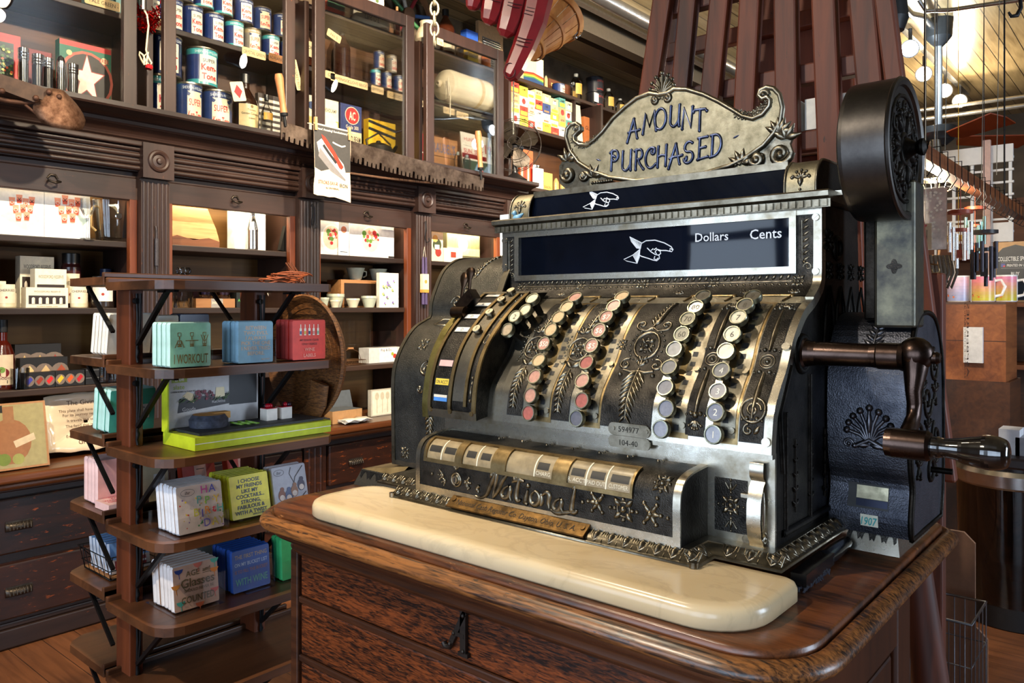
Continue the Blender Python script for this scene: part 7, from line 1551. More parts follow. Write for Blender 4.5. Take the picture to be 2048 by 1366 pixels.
# third bay
jg = bottle('glass_jug', 'round clear glass jug half full of brown liquid', 607, 22, 48, -3.86, S1, (0, 0, 0), lambda h: (h * .2, h * .55, [('bg', (206, 184, 140)), ('t', 'CIDER', .5, .6, .2, INK, .8)]), m=CLEAR, neck=.25)
mb = MB(); r = 19.5 * depth(PX(607, 200, -3.86)) / FPX; mb.lathe([(.001, .006), (r, .006), (r, .105), (.001, .105)], (0, 0, 0), (0, 0, 1), 20); mb.build('liquid', AMBER, jg, world=False)
gl_ = [('p', [(.5, 0), (1, 0), (1, .62), (.5, .62)], (226, 170, 50)), ('p', [(0, 0), (.5, 0), (.5, .62), (0, .62)], (222, 186, 100)), ('t', 'HEADLAMP', .74, .80, .07, (90, 84, 70), .4), ('c', .66, .5, .2, (226, 216, 190), .26), ('r', .84, .3, .97, .6, (230, 222, 196)), ('r', .06, .2, .4, .5, (232, 226, 206)), ('c', .14, .82, .07, (60, 76, 110)), ('r', .85, .04, .98, .16, (60, 80, 130))]
boxpx('headlamp_box', 'cream and orange headlamp carton standing by the door stile', 'box', 613, 677, 196, -3.84, S0, .12, (226, 214, 180), gl_)
boxpx('beam_box', 'blue and cream sealed beam carton with round red emblem', 'box', 681, 723, 210, -3.84, S0, .14, (206, 184, 140), [('r', 0, .5, 1, 1, (44, 52, 92)), ('c', .55, .80, .17, (206, 190, 160)), ('c', .55, .80, .155, (160, 40, 36)), ('t', 'AC', .55, .80, .16, (222, 206, 170), .3, .02), ('t', 'Guide 300', .55, .58, .07, (206, 190, 160), .6), ('t', 'SEALED BEAM', .55, .36, .12, INK, .8, .01), ('t', '300', .55, .2, .1, INK, .3)], side=(40, 48, 84))
bottle('carboy', 'tall dark brown glass carboy behind the third glass door', 684, 17, 64, -3.98, S1, (44, 22, 14), neck=.2)
o = boxpx('yellow_box', 'yellow and black sign board standing behind the kettle', 'box', 737, 812, 245, -3.99, S0, .05, (214, 170, 30), [('l', [(0, .95), (1, .8)], .03, BLACK), ('l', [(0, .80), (1, .65)], .03, BLACK)])
y = PX(757, 280, -3.85).y
turned('iron_kettle', 'dark iron kettle in front of the yellow sign board', 'kettle', (-3.85, y, S0 + .0005), [(.001, 0), (.06, 0), (.09, .03), (.10, .06), (.085, .10), (.05, .12), (.02, .125), (.012, .14), (.001, .142)], [M((48, 44, 38), .45, .6, .3, 30)], None, n=20, ext=lambda mb: (mb.tube([(0, -.085, .08), (0, -.1, .13), (0, 0, .19), (0, .1, .13), (0, .085, .08)], .006, 6), mb.tube([(.0, .08, .06), (.0, .13, .10), (0, .15, .13)], [.02, .014, .01], 8)))
for i, px in enumerate((818, 830, 841)): bottle('glass_jar', ('first', 'second', 'third')[i] + ' of three clear jars between the two glass doors', px, 9, 165 + 4 * i, -3.88, S1, (0, 0, 0), m=CLEAR, neck=.12, cap=(150, 146, 136), cat='jar')
# fourth bay: canvas roll on the shelf, crates, fair poster, jars
ca_, cb2 = PX(884, 183, -3.83), PX(958, 205, -3.83); cb2.y += .1; ca_.y -= .01; rr = .112; ca_.z = cb2.z = S1 + rr + .002
cr = thing('canvas_roll', 'large cream canvas roll tied with cord on the middle shelf', 'roll', ca_ - Vector((0, 0, rr))); L = (cb2 - ca_).length
mb = MB(); ax = cb2 - ca_; mb.lathe([(.012, -.03), (.025, -.02), (.02, -.012), (rr * .55, .005), (rr * .92, .03), (rr, .06), (rr * .985, L * .5), (rr, L - .06), (rr * .93, L - .02), (rr * .7, L), (.001, L + .004)], ca_, ax, 30); mb.build('canvas', M((222, 204, 166), .8, 0, .08, 14, .3), cr)
mb = MB(); mb.lathe([(rr * .998, L * .62), (rr * 1.006, L * .625), (rr * 1.006, L * .68), (rr * .998, L * .685)], ca_, ax, 30); mb.build('band', M((196, 166, 112), .8), cr)
mb = MB(); t0 = ca_ + Vector((.09, -.02, .02)); mb.tube([t0, t0 + Vector((.01, .01, -.08)), t0 + Vector((.0, .02, -.16)), t0 + Vector((.01, .01, -.26))], .004, 5); mb.tube([t0, t0 + Vector((.01, -.01, -.06)), t0 + Vector((.01, .0, -.12))], .004, 5); mb.build('tie_cord', CORD, cr)
boxpx('wooden_crate', 'pale wooden crate with blue stencil letters behind the fourth glass door', 'crate', 866, 915, 277, -3.86, S0, .14, CRATEW, [('t', "RAUBEL'S", .45, .72, .26, (70, 90, 120), .9), ('r', 0, .48, 1, .50, (70, 44, 26)), ('r', 0, .24, 1, .26, (70, 44, 26))])
boxpx('tin_box', 'small red box between the two glass doors on the sill', 'box', 828, 848, 265, -3.88, S0, .1, (140, 32, 28), [('t', 'JELL', .5, .6, .2, CREAM, .8)])
boxpx('fair_poster', 'printed fair poster with red letters and the number 19', 'poster', 928, 988, 268, -3.80, S0, .006, (214, 206, 186), [('t', 'HUNTSVILLE', .42, .86, .08, (170, 36, 40), .75), ('t', '19', .88, .72, .2, (170, 36, 40), .22, .02), ('r', .05, .71, .7, .715, INK), ('t', 'SUN. SEPT', .38, .6, .10, (170, 36, 40), .7, .02), ('r', .0, .44, .8, .54, (130, 24, 28)), ('t', 'WORLDS LARGEST', .4, .49, .06, (40, 16, 16), .75), ('r', .0, .0, 1, .40, (60, 76, 60)), ('p', [(.3, .1), (.5, .38), (.66, .2), (.8, .34), (.98, .08)], (120, 150, 170)), ('c', .6, .14, .08, (196, 60, 40)), ('c', .75, .12, .06, (210, 170, 50))], lean=-.1)
for i, px in enumerate((916, 934)): bottle('glass_jar', ('left', 'right') [i] + ' clear glass insulator jar before the fair poster', px, 8, 304 + 6 * i, -3.70 - .04, S0, (0, 0, 0), m=CLEAR, neck=.15, cap=(190, 200, 196), cat='jar')
# top shelf
boxpx('book', 'green and red book lying on the top shelf', 'book', 655, 690, 6, -3.87, S2, .12, (150, 56, 40), [('r', 0, .5, 1, 1, (40, 70, 50))])
boxpx('flower_tin', 'white tin painted with small flowers on the top shelf', 'tin', 731, 768, -40, -3.92, S2, .12, (226, 220, 200), [('c', random.random(), random.random(), .04, random.choice([(90, 110, 60), (190, 140, 60), (120, 90, 60)])) for _ in range(26)])
mb = MB(); R = []
for i, (k, s) in enumerate(((0, 1), (.3, 1.04), (.7, .9), (1, .6))): R.append([Vector((-3.87 + .03 * math.cos(t) * s, PX(740, 30, -3.87).y + .13 * s * math.cos(t * 1) + .0, S2 + .001 + .075 * k + .01 * math.sin(3 * t))) + Vector((.05 * math.sin(t), 0, 0)) for t in (2 * PI * j / 14 for j in range(14))])
mb.rings(R, 0, True, True); bg = mb.build('flour_sack', M((206, 190, 156), .8), loc=(-3.87, PX(740, 30, -3.87).y, S2)); tag(bg, 'small filled cloth sack with script lettering on the top shelf', 'sack')
mb = MB(); mb.text('Land O Lakes', (-3.815, PX(740, 30, -3.87).y, S2 + .035), (0, 1, 0), (0, 0, 1), .035, 0, maxw=.17); mb.build('sack_lettering', INK, bg)
bottle('small_bottle', 'small dark bottle with cork in front of the wagon wheel', 794, 7, 14, -3.86, S2, (50, 20, 14), cap=(150, 110, 70))
wc = PX(814, 20, -4.07); wc.z = S2 + .26; wh = thing('wagon_wheel', 'small wooden wheel with coloured spokes leaning on the wall above the shelves', 'wheel', (-4.06, wc.y, S2))
mb = MB(); mb.lathe([(.215, -.012), (.25, -.014), (.256, 0), (.25, .014), (.215, .012), (.215, -.012)], wc, (1, 0, .12), 40); mb.build('rim', M((122, 86, 56), .6, 0, .2, 20), wh)
for i in range(8):
    t = 2 * PI * i / 8 + .2; mb = MB(); mb.cyl(wc + Vector((0, .03 * math.cos(t), .03 * math.sin(t))), wc + Vector((-.02 * math.sin(t), .218 * math.cos(t), .218 * math.sin(t))), .014, 8); mb.build('spoke', M(((60, 92, 140), (140, 44, 50), (176, 170, 160), (52, 104, 60))[i % 4], .5), wh)
mb = MB(); mb.cyl(wc - Vector((.03, 0, 0)), wc + Vector((.03, 0, 0)), .05, 14); mb.build('hub', M((104, 72, 48), .6), wh)
y = PX(856, 60, -3.92).y; turned('stone_crock', 'cream stoneware jug on the top shelf', 'crock', (-3.92, y, S2 + .0005), [(.001, 0), (.075, 0), (.085, .02), (.085, .10), (.07, .14), (.055, .16), (.055, .185), (.06, .19), (.048, .19), (.001, .17)], [M((206, 194, 164), .25, coat=.4)], None, n=24)
bottle('amber_jug', 'large amber jug with paper label on the top shelf', 891, 19, 20, -3.90, S2, (56, 24, 12), lambda h: (h * .12, h * .42, [('bg', (222, 206, 168)), ('t', 'Linseed', .5, .7, .16, INK, .7), ('t', '9', .5, .3, .2, INK, .2)]), neck=.3)
boxpx('oil_can', 'blue oil tin on the top shelf beside the washboard', 'tin', 933, 956, 62, -3.92, S2, .06, (36, 78, 160), [('r', .3, .2, .9, .6, (226, 226, 220)), ('t', 'S', .6, .4, .3, (36, 78, 160), .4)])
boxpx('oil_can', 'yellow oil tin low in front of the blue tin', 'tin', 936, 957, 92, -3.86, S2, .05, (216, 178, 40), [('r', 0, .6, 1, 1, (44, 80, 150)), ('t', 'LINSEED', .5, .35, .15, INK, .8)])
bottle('spice_tin', 'orange and white round tin on the top shelf by the door corner', 972, 10, 108, -3.86, S2, (196, 110, 60), neck=.05, cap=(220, 214, 200), cat='tin')
bottle('grey_jar', 'grey-brown jar between amber jug and blue tin', 920, 8, 92, -3.85, S2, (120, 90, 62), neck=.08, cat='jar')
wbd = boxpx('washboard', 'wooden washboard with ribbed zinc panel on the top shelf', 'washboard', 957, 1006, 50, -4.0, S2, .03, (176, 140, 100), [('r', .14, .05, .86, .72, (110, 106, 100))])
w = PX(1006, 0, -4).y - PX(957, 0, -4).y; h = PX(981, 50, -4).z - S2; mb = MB()
for i in range(14): mb.cyl((.003, -w * .36, h * (.08 + .046 * i)), (.003, w * .36, h * (.08 + .046 * i)), h * .016, 8)
mb.build('zinc_rib', STEEL, wbd, world=False)
# shelving right of the glass doors
boxpx('rainbow_tin', 'square tin with rainbow band on the right shelf', 'tin', 1047, 1087, 113, -3.88, S2, .14, (206, 196, 160), [('p', [(0, .35 - .05 * i), (.5, .42 - .05 * i), (1, .35 - .05 * i), (1, 0), (0, 0)], c) for i, c in enumerate(((170, 40, 36), (220, 110, 36), (226, 190, 60), (70, 130, 70), (40, 70, 110)))] + [('r', .64, .4, .96, .98, (226, 220, 200))])
boxpx('cigar_box', 'flat brown cigar box lying open with a painted lid', 'box', 1098, 1140, 164, -3.98, S2, .12, (112, 64, 40), [('t', 'FANCY', .4, .6, .4, (224, 190, 120), .6)])
bottle('small_jar', 'tiny labelled bottle beside the rainbow tin', 1092, 3.6, 150, -3.86, S2, (190, 170, 120), neck=.2)
can(1117, 13, 165, -3.86, S2, 'blue', 'squat blue tin with red lettering on the right shelf', h=.085)
for i, (px, hw, pt) in enumerate(((1152, 12, 148), (1217, 11, 178), (1240, 10, 198), (1146, 9, 165))): bottle('glass_jar', ('tall clear jar with leaf label beside the black pails', 'clear jar with leaf label right of the black pails', 'squat jar with green leaf label at the end of the shelf', 'small clear jar left of the tall jar')[i], px, hw, pt, -3.86 - .16 * (i == 3), S2, (0, 0, 0), lambda h: (h * .2, h * .6, [('bg', (206, 160, 70)), ('p', [(.3, .1), (.5, .9), (.7, .1)], (60, 110, 50))]), m=CLEAR, neck=.22, cap=(140, 140, 132), cat='jar')
PAIL = [('bg', (26, 26, 32)), ('t', 'DRY RED', .5, .78, .16, (170, 60, 50), .8), ('r', .2, .3, .8, .6, (120, 44, 40)), ('t', 'NATIONAL', .5, .12, .14, (170, 60, 50), .8)]
zp_ = S2
for i in range(2):
    y = PX(1189, 180, -3.95).y; turned('metal_pail', ('lower', 'upper')[i] + ' black pail with red lettering in the stack of two', 'pail', (-3.95, y, zp_ + .001), [(.001, 0), (.072, 0), (.078, .13), (.081, .132), (.076, .135), (.001, .13)], [M((24, 24, 30), .35, coat=.3)], None, n=22, art=(.01, .12, PAIL), R=.0775, arc=.9); zp_ += .138
carton('note_card', 'white paper card taped on the lower black pail', 'card', (-3.866, PX(1193, 190, -3.866).y, S2 + .03), .07, .002, .08, (226, 222, 212))
# bulb boxes in rows
bc = [(230, 224, 206), (206, 196, 160), (228, 206, 150), (226, 198, 60), (196, 160, 110), (226, 222, 214), (190, 60, 44), (54, 70, 120), (90, 150, 140)]
cols = [1022, 1040, 1057, 1071, 1086, 1103, 1119, 1132, 1146]
for ci in range(8):
    y0, y1 = PX(cols[ci], 200, -3.87).y, PX(cols[ci + 1], 200, -3.87).y; nrow = 4 if ci not in (2, 5) else 5; z = S1; hh = (.32 - .012 * (ci % 3)) / nrow
    for ri in range(nrow):
        c = bc[(ci * 3 + ri * 2 + (ci * ri) % 4) % 9] if not (ci in (3, 4, 5) and ri >= 3) else (222, 196, 140)
        art = [random.choice([('r', .1, .1, .9, .5, (226, 196, 60)), ('r', .3, .2, .7, .7, (240, 236, 226)), ('r', .2, .1, .8, .3, (150, 120, 80)), ('c', .5, .5, .3, (200, 60, 50))]), ('t', random.choice(['60W', '25', '100', 'LAMP', '40W']), .5, .7, .25, INK, .7)]
        carton('bulb_box', 'light bulb box in the stacked rows right of the glass doors', 'box', (-3.87 - random.uniform(0, .012), (y0 + y1) / 2, z + .0005), y1 - y0 - .004, .10, hh - .0015, c, art, 'light bulb boxes', bev=0); z += hh
mb = MB(); mb.box(-4.14, -3.85, PX(1149, 200, -3.85).y, PX(1149, 200, -3.85).y + .02, S1 + .0, S2 - .029); mb.build('divider', CABV, US)
boxpx('envelope', 'tall cream envelope leaning beside the bulb boxes', 'envelope', 1153, 1166, 208, -3.86, S1 + .001, .01, (216, 206, 180), lean=-.1)
boxpx('cardboard_box', 'orange-brown cardboard box right of the bulb boxes', 'box', 1168, 1191, 236, -3.88, S1, .1, (176, 104, 56), [('t', 'GLASS', .5, .6, .15, (80, 40, 24), .8)])
# things on the lower right shelf
boxpx('crayon_box', 'row of red and orange shotgun shell boxes on the lower shelf', 'box', 1040, 1066, 300, -3.85, S0, .05, (206, 96, 48), [('r', .08 + .24 * i, .05, .22 + .24 * i, .7, (190, 50, 36) if i % 2 else (226, 200, 180)) for i in range(4)])
y = PX(1067, 310, -3.93).y; turned('metal_canister', 'plain steel canister on the lower right shelf', 'canister', (-3.93, y, S0 + .0005), [(.001, 0), (.05, 0), (.05, .20), (.053, .205), (.053, .22), (.001, .225)], [STEEL], None, n=20)
boxpx('white_card', 'white card leaning before the steel canister', 'card', 1066, 1087, 336, -3.82, S0 + .001, .004, (240, 238, 232)); boxpx('yellow_tin', 'yellow tin with brown lettering on the lower right shelf', 'tin', 1088, 1105, 346, -3.84, S0, .05, (222, 190, 90), [('t', 'BAKING', .5, .3, .14, (150, 60, 30), .9)])
for i, px in enumerate((1112, 1125, 1150, 1172)): bottle('small_jar', ('first', 'second', 'third', 'fourth')[i] + ' small jar behind the sign scroll on the lower shelf', px, 6, 356, -3.85, S0, (190, 160, 100), neck=.15, cat='jar')
# antique fan
fx = -3.66; fc = PX(1030, 292, fx); fn = thing('table_fan', 'antique black table fan with wire guard at the end of the cornice', 'fan', (fx, fc.y, S0)); ax = Vector((.6, -.8, .05)).normalized(); a = Vector((0, 0, 1)); b = ax.cross(a).normalized(); a = b.cross(ax)
mb = MB(); mb.lathe([(.001, 0), (.085, 0), (.09, .012), (.05, .04), (.022, .06), (.018, fc.z - S0 - .04), (.03, fc.z - S0)], (fx, fc.y, S0 + .0008), (0, 0, 1), 20); mb.lathe([(.001, -.16), (.05, -.15), (.06, -.06), (.03, -.03), (.02, .0)], fc, ax, 16); mb.build('motor_stand', M((26, 24, 24), .35, 0, .2), fn)
mb = MB()
for r, o in ((.19, 0), (.19, .05), (.12, .075), (.05, .085)): mb.tube([fc + ax * o + (a * math.cos(t) + b * math.sin(t)) * r for t in (2 * PI * k / 28 for k in range(28))], .0028, 5, closed=True)
for k in range(12): t = 2 * PI * k / 12; u = a * math.cos(t) + b * math.sin(t); v = a * math.cos(t + .3) + b * math.sin(t + .3); mb.tube([fc + u * .19, fc + v * .19 + ax * .05, fc + v * .12 + ax * .075, fc + u * .03 + ax * .088], .0016, 4)
mb.build('wire_guard', M((40, 34, 30), .4, .7), fn)
for k in range(4):
    t = PI / 2 * k + .4; u = a * math.cos(t) + b * math.sin(t); v = a * -math.sin(t) + b * math.cos(t); mb = MB(); mb.rings([[fc + ax * (.025 - .02 * q) + u * r + v * (w * q) for q in (-1, 0, 1)] for r, w in ((.02, .015), (.08, .05), (.13, .065), (.165, .045), (.175, .015))], 0, True, False, False); mb.build('blade', M((66, 58, 48), .35, .7, .2), fn)
# ================================================================= things on the register counter
def PD(px, py, dp): return Vector((0, 0, EYE)) + ray(px, py) * dp
b0, b1 = PZ(1597, 1160, 1.0735), PZ(1692, 1084, 1.0735)
br = thing('counter_brush', 'black counter brush lying along the right side of the cash register', 'brush', (b0.x, b0.y, 1.062))
mb = MB(); mb.tube([b0.lerp(b1, .55), b0.lerp(b1, .7), b1], [.011, .012, .009], 10); mb.bar(b0, b0.lerp(b1, .56), .020, .016); mb.build('brush_handle', M((18, 18, 22), .2, coat=.6), br)
mb = MB()
for i in range(160):
    p = b0.lerp(b1, random.uniform(-.03, .5)) + Vector((random.uniform(-.009, .012), 0, -.007)); d = Vector((random.uniform(-.004, .006), random.uniform(-.010, .002), -.0075)); e = Vector((.0007, .0007, 0)); mb.add([p - e, p + e, p + d + e, p + d - e], [(0, 1, 2, 3)])
mb.build('bristles', M((40, 42, 56), .6), br)['kind'] = 'stuff'
c = PY(1034, 444, 1.165); bd_ = MB()
bd_.ball(c + Vector((0, 0, .007)), .008, 10, 0, (1.3, .8, .75)); bd_.ball(c + Vector((-.006, 0, .0165)), .0052, 8); bd_.tube([c + Vector((.006, 0, .009)), c + Vector((.016, 0, .014))], [.005, .0015], 6); bd_.lathe([(.0018, 0), (.0005, .004)], c + Vector((-.011, 0, .0165)), (-1, 0, 0), 6)
o = bd_.build('bird_figurine', M((126, 176, 200), .25, coat=.5), loc=(c.x, c.y, 1.5905)); o.location.z = 1.5905 + .0012 - (c.z - 1.5905) * 0; tag(o, 'tiny pale blue ceramic bird on the left end of the register cornice', 'figurine')
p0, p1 = PY(1000, 430, 1.36), PY(1030, 430, 1.36); mb = MB(); mb.box(p0.x, p1.x, 1.36, 1.363, 1.528, p0.z); tag(mb.build('paper_sheet', M((228, 230, 232), .7), loc=(p0.x, 1.36, 1.5)), 'white paper sheet standing behind the left edge of the register', 'paper')
# ================================================================= slatted wooden tower behind the register
TW = wood('red_brown_slat_wood', (52, 20, 9), (120, 54, 24), 'z', 6, .58, .12, (36, 16, 11), .63, 12)
YT_ = 2.0
tw = thing('slatted_tower', 'tall tapering tower of red-brown wooden slats standing behind the register', 'tower', (-.75, YT_, 0))
def slat(a, b, wpx, y, th, z0, z1, name='slat', m=TW):
    p, q = PY(*a, y), PY(*b, y); d = (q - p) / (q.z - p.z); w = wpx * depth(p) / FPX; s = p + d * (z0 - p.z); e = p + d * (z1 - p.z); mb = MB()
    mb.add([v + Vector((i * w / 2, j * th, 0)) for v in (s, e) for i, j in ((-1, 0), (1, 0), (1, 1), (-1, 1))], [(0, 1, 2, 3), (7, 6, 5, 4), (0, 4, 5, 1), (1, 5, 6, 2), (2, 6, 7, 3), (3, 7, 4, 0)]); mb.build(name, m, tw, bevel=.006)
for a, b, w in (((1321, 0), (1292, 195), 42), ((1373, 0), (1357, 171), 38), ((1436, 0), (1417, 191), 42), ((1497, 0), (1486, 212), 44), ((1568, 0), (1572, 325), 46), ((1645, 0), (1658, 325), 48), ((1722, 0), (1737, 164), 50), ((1766, 0), (1848, 640), 36)): slat(a, b, w, YT_, .035, 1.02, 3.2)
for a, b, w in (((1610, 0), (1620, 200), 60), ((1535, 0), (1530, 200), 50), ((1672, 0), (1680, 200), 60), ((1345, 0), (1330, 195), 24)): slat(a, b, w, YT_ + .42, .03, 1.02, 3.2)
for py in (148, 282, -60):
    z = EYE + (HY - py) / FPX * depth(PY(1560, py, YT_))
    for y in (YT_ + .036, YT_ + .38):
        x0, x1 = PY(1312 - py * .15, py, y).x, PY(1752 + py * .13, py, y).x - (.03 if y > YT_ + .1 else 0)
        mb = MB(); mb.box(x0, x1, y, y + .04, z - .026, z + .026); mb.build('rail', TW, tw, bevel=.005)
for px in (1268, 1866):
    for y in (YT_ + .036, YT_ + .37):
        x = PY(px, 700, y).x; mb = MB(); mb.box(x - .02, x + .02, y, y + .04, 0, 1.5); mb.build('leg', TW, tw, bevel=.005)
z = EYE + (HY - 282) / FPX * depth(PY(1560, 282, YT_)) + .027
for px, w, lab in ((1610, .16, 'white carton resting on the lower rails inside the slatted tower'), (1720, .12, 'cream carton low inside the slatted tower by the drum')):
    x = PY(px, 250, YT_ + .3).x; mb = MB(); mb.box(x - w / 2, x + w / 2, YT_ + .04, YT_ + .41, z + .0005, z + .08); tag(mb.build('carton', M((222, 214, 200), .6), loc=(x, YT_ + .2, z)), lab, 'box')
p, q = PY(1812, 960, 1.62), PY(1862, 1366, 1.62); d = (q - p) / (q.z - p.z); e0, e1 = p + d * (0 - p.z), p + d * (1.0 - p.z)
mb = MB(); mb.tube([e0, e0.lerp(e1, .3), e0.lerp(e1, .7), e1], [.034, .036, .032, .024], 10); tag(mb.build('wooden_post', TW, loc=e0), 'tapered red-brown wooden post leaning behind the right counter corner', 'post')
# ================================================================= carved red hand, chains, bushel basket
RED = M((118, 22, 26), .34, 0, .2, 14, .1, coat=.15)
HDp = 2.6; hk = HDp / FPX
hd_ = thing('carved_hand', 'large red carved wooden hand hanging with index finger pointing down', 'hand', PD(1030, -90, HDp))
mb = MB(); fwd = _F
def finger(P, rr, fl=.72): mb.tube([PD(x, y, HDp) for x, y in P], [r * hk for r in rr], 8, 0, True, fl, up=fwd); k = len(P) - 1; mb.s[-(8 * k + 2):] = [False] * (8 * k + 2)
finger([(1092, -60), (1078, -10), (1066, 45), (1048, 95), (1030, 135), (1021, 152), (1016, 160)], [30, 30, 28, 24, 21, 17, 7]); finger([(1040, -60), (1030, -5), (1020, 40), (1012, 64), (1008, 74)], [27, 27, 25, 20, 8])
finger([(996, -60), (990, -10), (983, 25), (978, 42), (975, 49)], [25, 25, 22, 17, 7]); finger([(956, -60), (952, -20), (948, 5), (945, 16), (944, 21)], [19, 19, 17, 13, 6])
finger([(1030, -330), (1026, -250), (1026, -180), (1028, -110), (1026, -50)], [60, 70, 84, 84, 76], .35); finger([(1090, -140), (1122, -110), (1132, -70), (1124, -40)], [34, 28, 24, 12])
o = mb.build('hand_body', RED, hd_)
mb = MB(); side = _R
for (x, y, w) in ((1070, 18, 16), (1067, 24, 16), (1062, 30, 14), (1050, 78, 15), (1047, 84, 14), (1044, 92, 12), (1030, 8, 14), (1027, 14, 12), (990, 2, 10)):
    mb.tube([PD(x - w, y - 4, HDp - .72 * 22 * hk), PD(x, y, HDp - .74 * 27 * hk), PD(x + w, y + 2, HDp - .72 * 20 * hk)], .0016, 5)
mb.tube([PD(1019 + 11 * math.cos(t), 141 + 15 * math.sin(t), HDp - .0205) for t in (2 * PI * k / 16 for k in range(16))], .0018, 5, closed=True); mb.build('carved_line', M((60, 10, 14), .5), hd_)
def chain(pts, name, lab, r, L, m):
    mb = MB(); a, b = Vector(pts[0]), Vector(pts[1]); n = int((b - a).length / (L * .72)); d = (b - a).normalized()
    for i in range(n):
        c = a + d * (L * .72 * (i + .5)); s = _R if i % 2 else _F
        mb.tube([c + d * (L / 2 * math.sin(t)) + s * (L * .28 * math.cos(t)) for t in (2 * PI * k / 12 for k in range(12))], r, 6, closed=True)
    tag(mb.build(name, m, loc=a), lab, 'chain')
chain((PD(868, -260, 3.4), PD(869, 102, 3.4)), 'hanging_chain', 'pale metal link chain hanging before the fourth glass door', .0055, .062, M((176, 166, 140), .4, .7))
mb = MB(); a, b = PD(1027, 150, 2.62), PD(1027, 268, 2.62)
for i in range(46): mb.ball(a.lerp(b, i / 45), .0032, 6)
tag(mb.build('ball_chain', M((206, 196, 170), .3, .8), loc=a), 'thin pale ball chain hanging below the red pointing finger', 'chain')
bw_ = wood('pale_basket_splint', (170, 104, 48), (226, 168, 98), 'z', 4, .5, .12)
a, b = PD(1058, 96, 3.0), PD(1121, 34, 3.12); bb = thing('bushel_basket', 'pale splint bushel basket hanging tilted beside the red hand', 'basket', a)
ax = (b - a).normalized(); L = (b - a).length; u = ax.orthogonal().normalized(); v = ax.cross(u); R0, R1 = .052, .098
mb = MB(); n = 14
for i in range(n):
    t0, t1 = 2 * PI * (i + .05) / n, 2 * PI * (i + .97) / n
    mb.rings([[a + ax * (L * k) + (u * math.cos(t) + v * math.sin(t)) * (R0 + (R1 - R0) * k + o) for t in (t0, (t0 + t1) / 2, t1)] for k, o in ((0, 0), (.5, .004), (1, 0))], 0, False, False, False)
mb.add([a + (u * math.cos(2 * PI * i / n) + v * math.sin(2 * PI * i / n)) * R0 for i in range(n)], [tuple(range(n))], 0); o = mb.build('splints', bw_, bb); o.modifiers.new('thick', 'SOLIDIFY').thickness = .004
for k, w in ((.06, .05), (.52, .05), (.95, .10)):
    mb = MB(); mb.lathe([(R0 + (R1 - R0) * (k - w / 2) + .005, L * (k - w / 2)), (R0 + (R1 - R0) * (k - w / 2) + .009, L * (k - w / 2)), (R0 + (R1 - R0) * (k + w / 2) + .009, L * (k + w / 2)), (R0 + (R1 - R0) * (k + w / 2) + .005, L * (k + w / 2))], a, ax, 28); mb.build('hoop', bw_, bb)
mb = MB(); h0 = PD(1148, 72, 3.1); mb.tube([h0, PD(1156, 64, 3.1), PD(1165, 66, 3.1), PD(1158, 73, 3.1), PD(1146, 76, 3.1)], .003, 6); mb.ball(PD(1151, 75, 3.1), .008, 8); mb.build('bail_handle', STEEL, bb)
# ================================================================= ceiling services
def pipe(name, lab, pts, r, m, n=12):
    mb = MB(); mb.tube(pts, r, n, 0); tag(mb.build(name, m, loc=pts[0]), lab, 'pipe')
GALV = M((176, 176, 172), .25, .9, .15, 12); DKS = M((70, 64, 54), .5, .3, .2)
pipe('conduit_pipe', 'large grey pipe running under the ceiling above the wall shelves', [(-2.95, 2, 3.5), (-2.95, 10.4, 3.5)], .05, GALV)
for i, (x, z, w, h, lab, m) in enumerate(((-3.08, 3.50, .05, .05, 'pale wooden batten under the ceiling next to the large pipe', M((190, 180, 156), .5)), (-3.24, 3.46, .10, .16, 'dark beam under the ceiling nearer the wall than the large pipe', M((66, 58, 46), .5)), (-3.60, 3.54, .16, .12, 'lowest dark beam along the left wall top', M((58, 44, 30), .6)))):
    mb = MB(); mb.box(x - w / 2, x + w / 2, 1.5, 10.4, z - h / 2, ZC); tag(mb.build('ceiling_beam', m, loc=(x, 6, z)), lab, 'beam')
pipe('conduit_pipe', 'bent bright conduit above the ceiling fan', [PD(1720, -120, 4.2), PD(1795, 0, 4.9), PD(1822, 28, 5.4), PD(1850, 34, 5.7), PD(1872, 62, 6.1)], .022, GALV)
pipe('conduit_pipe', 'thin conduit crossing the ceiling to the upper right', [PD(1838, 0, 5.2), PD(1852, 22, 5.2), PD(1900, 20, 5.1), PD(2080, -6, 4.7)], .014, GALV)
pipe('conduit_pipe', 'straight conduit crossing behind the spotlights', [PD(1800, 226, 7.6), PD(1935, 208, 7.4), PD(2100, 186, 7.1)], .018, GALV)
pipe('sprinkler_pipe', 'horizontal sprinkler pipe behind the ceiling fan', [PD(1835, 240, 7.8), PD(2100, 204, 7.3)], .022, GALV)
tk = thing('light_track', 'grey ceiling light track carrying the spotlights', 'track', (-1.6, 3.8, ZC)); mb = MB(); mb.box(-1.625, -1.575, -1.2, 9.0, 3.56, ZC); mb.build('rail', GALV, tk)
vis = {7: 'bluish white spotlight nearest on the ceiling track', 8: 'warm spotlight, second on the visible track', 9: 'warm spotlight, third on the visible track', 10: 'warm spotlight, farthest on the visible track'}
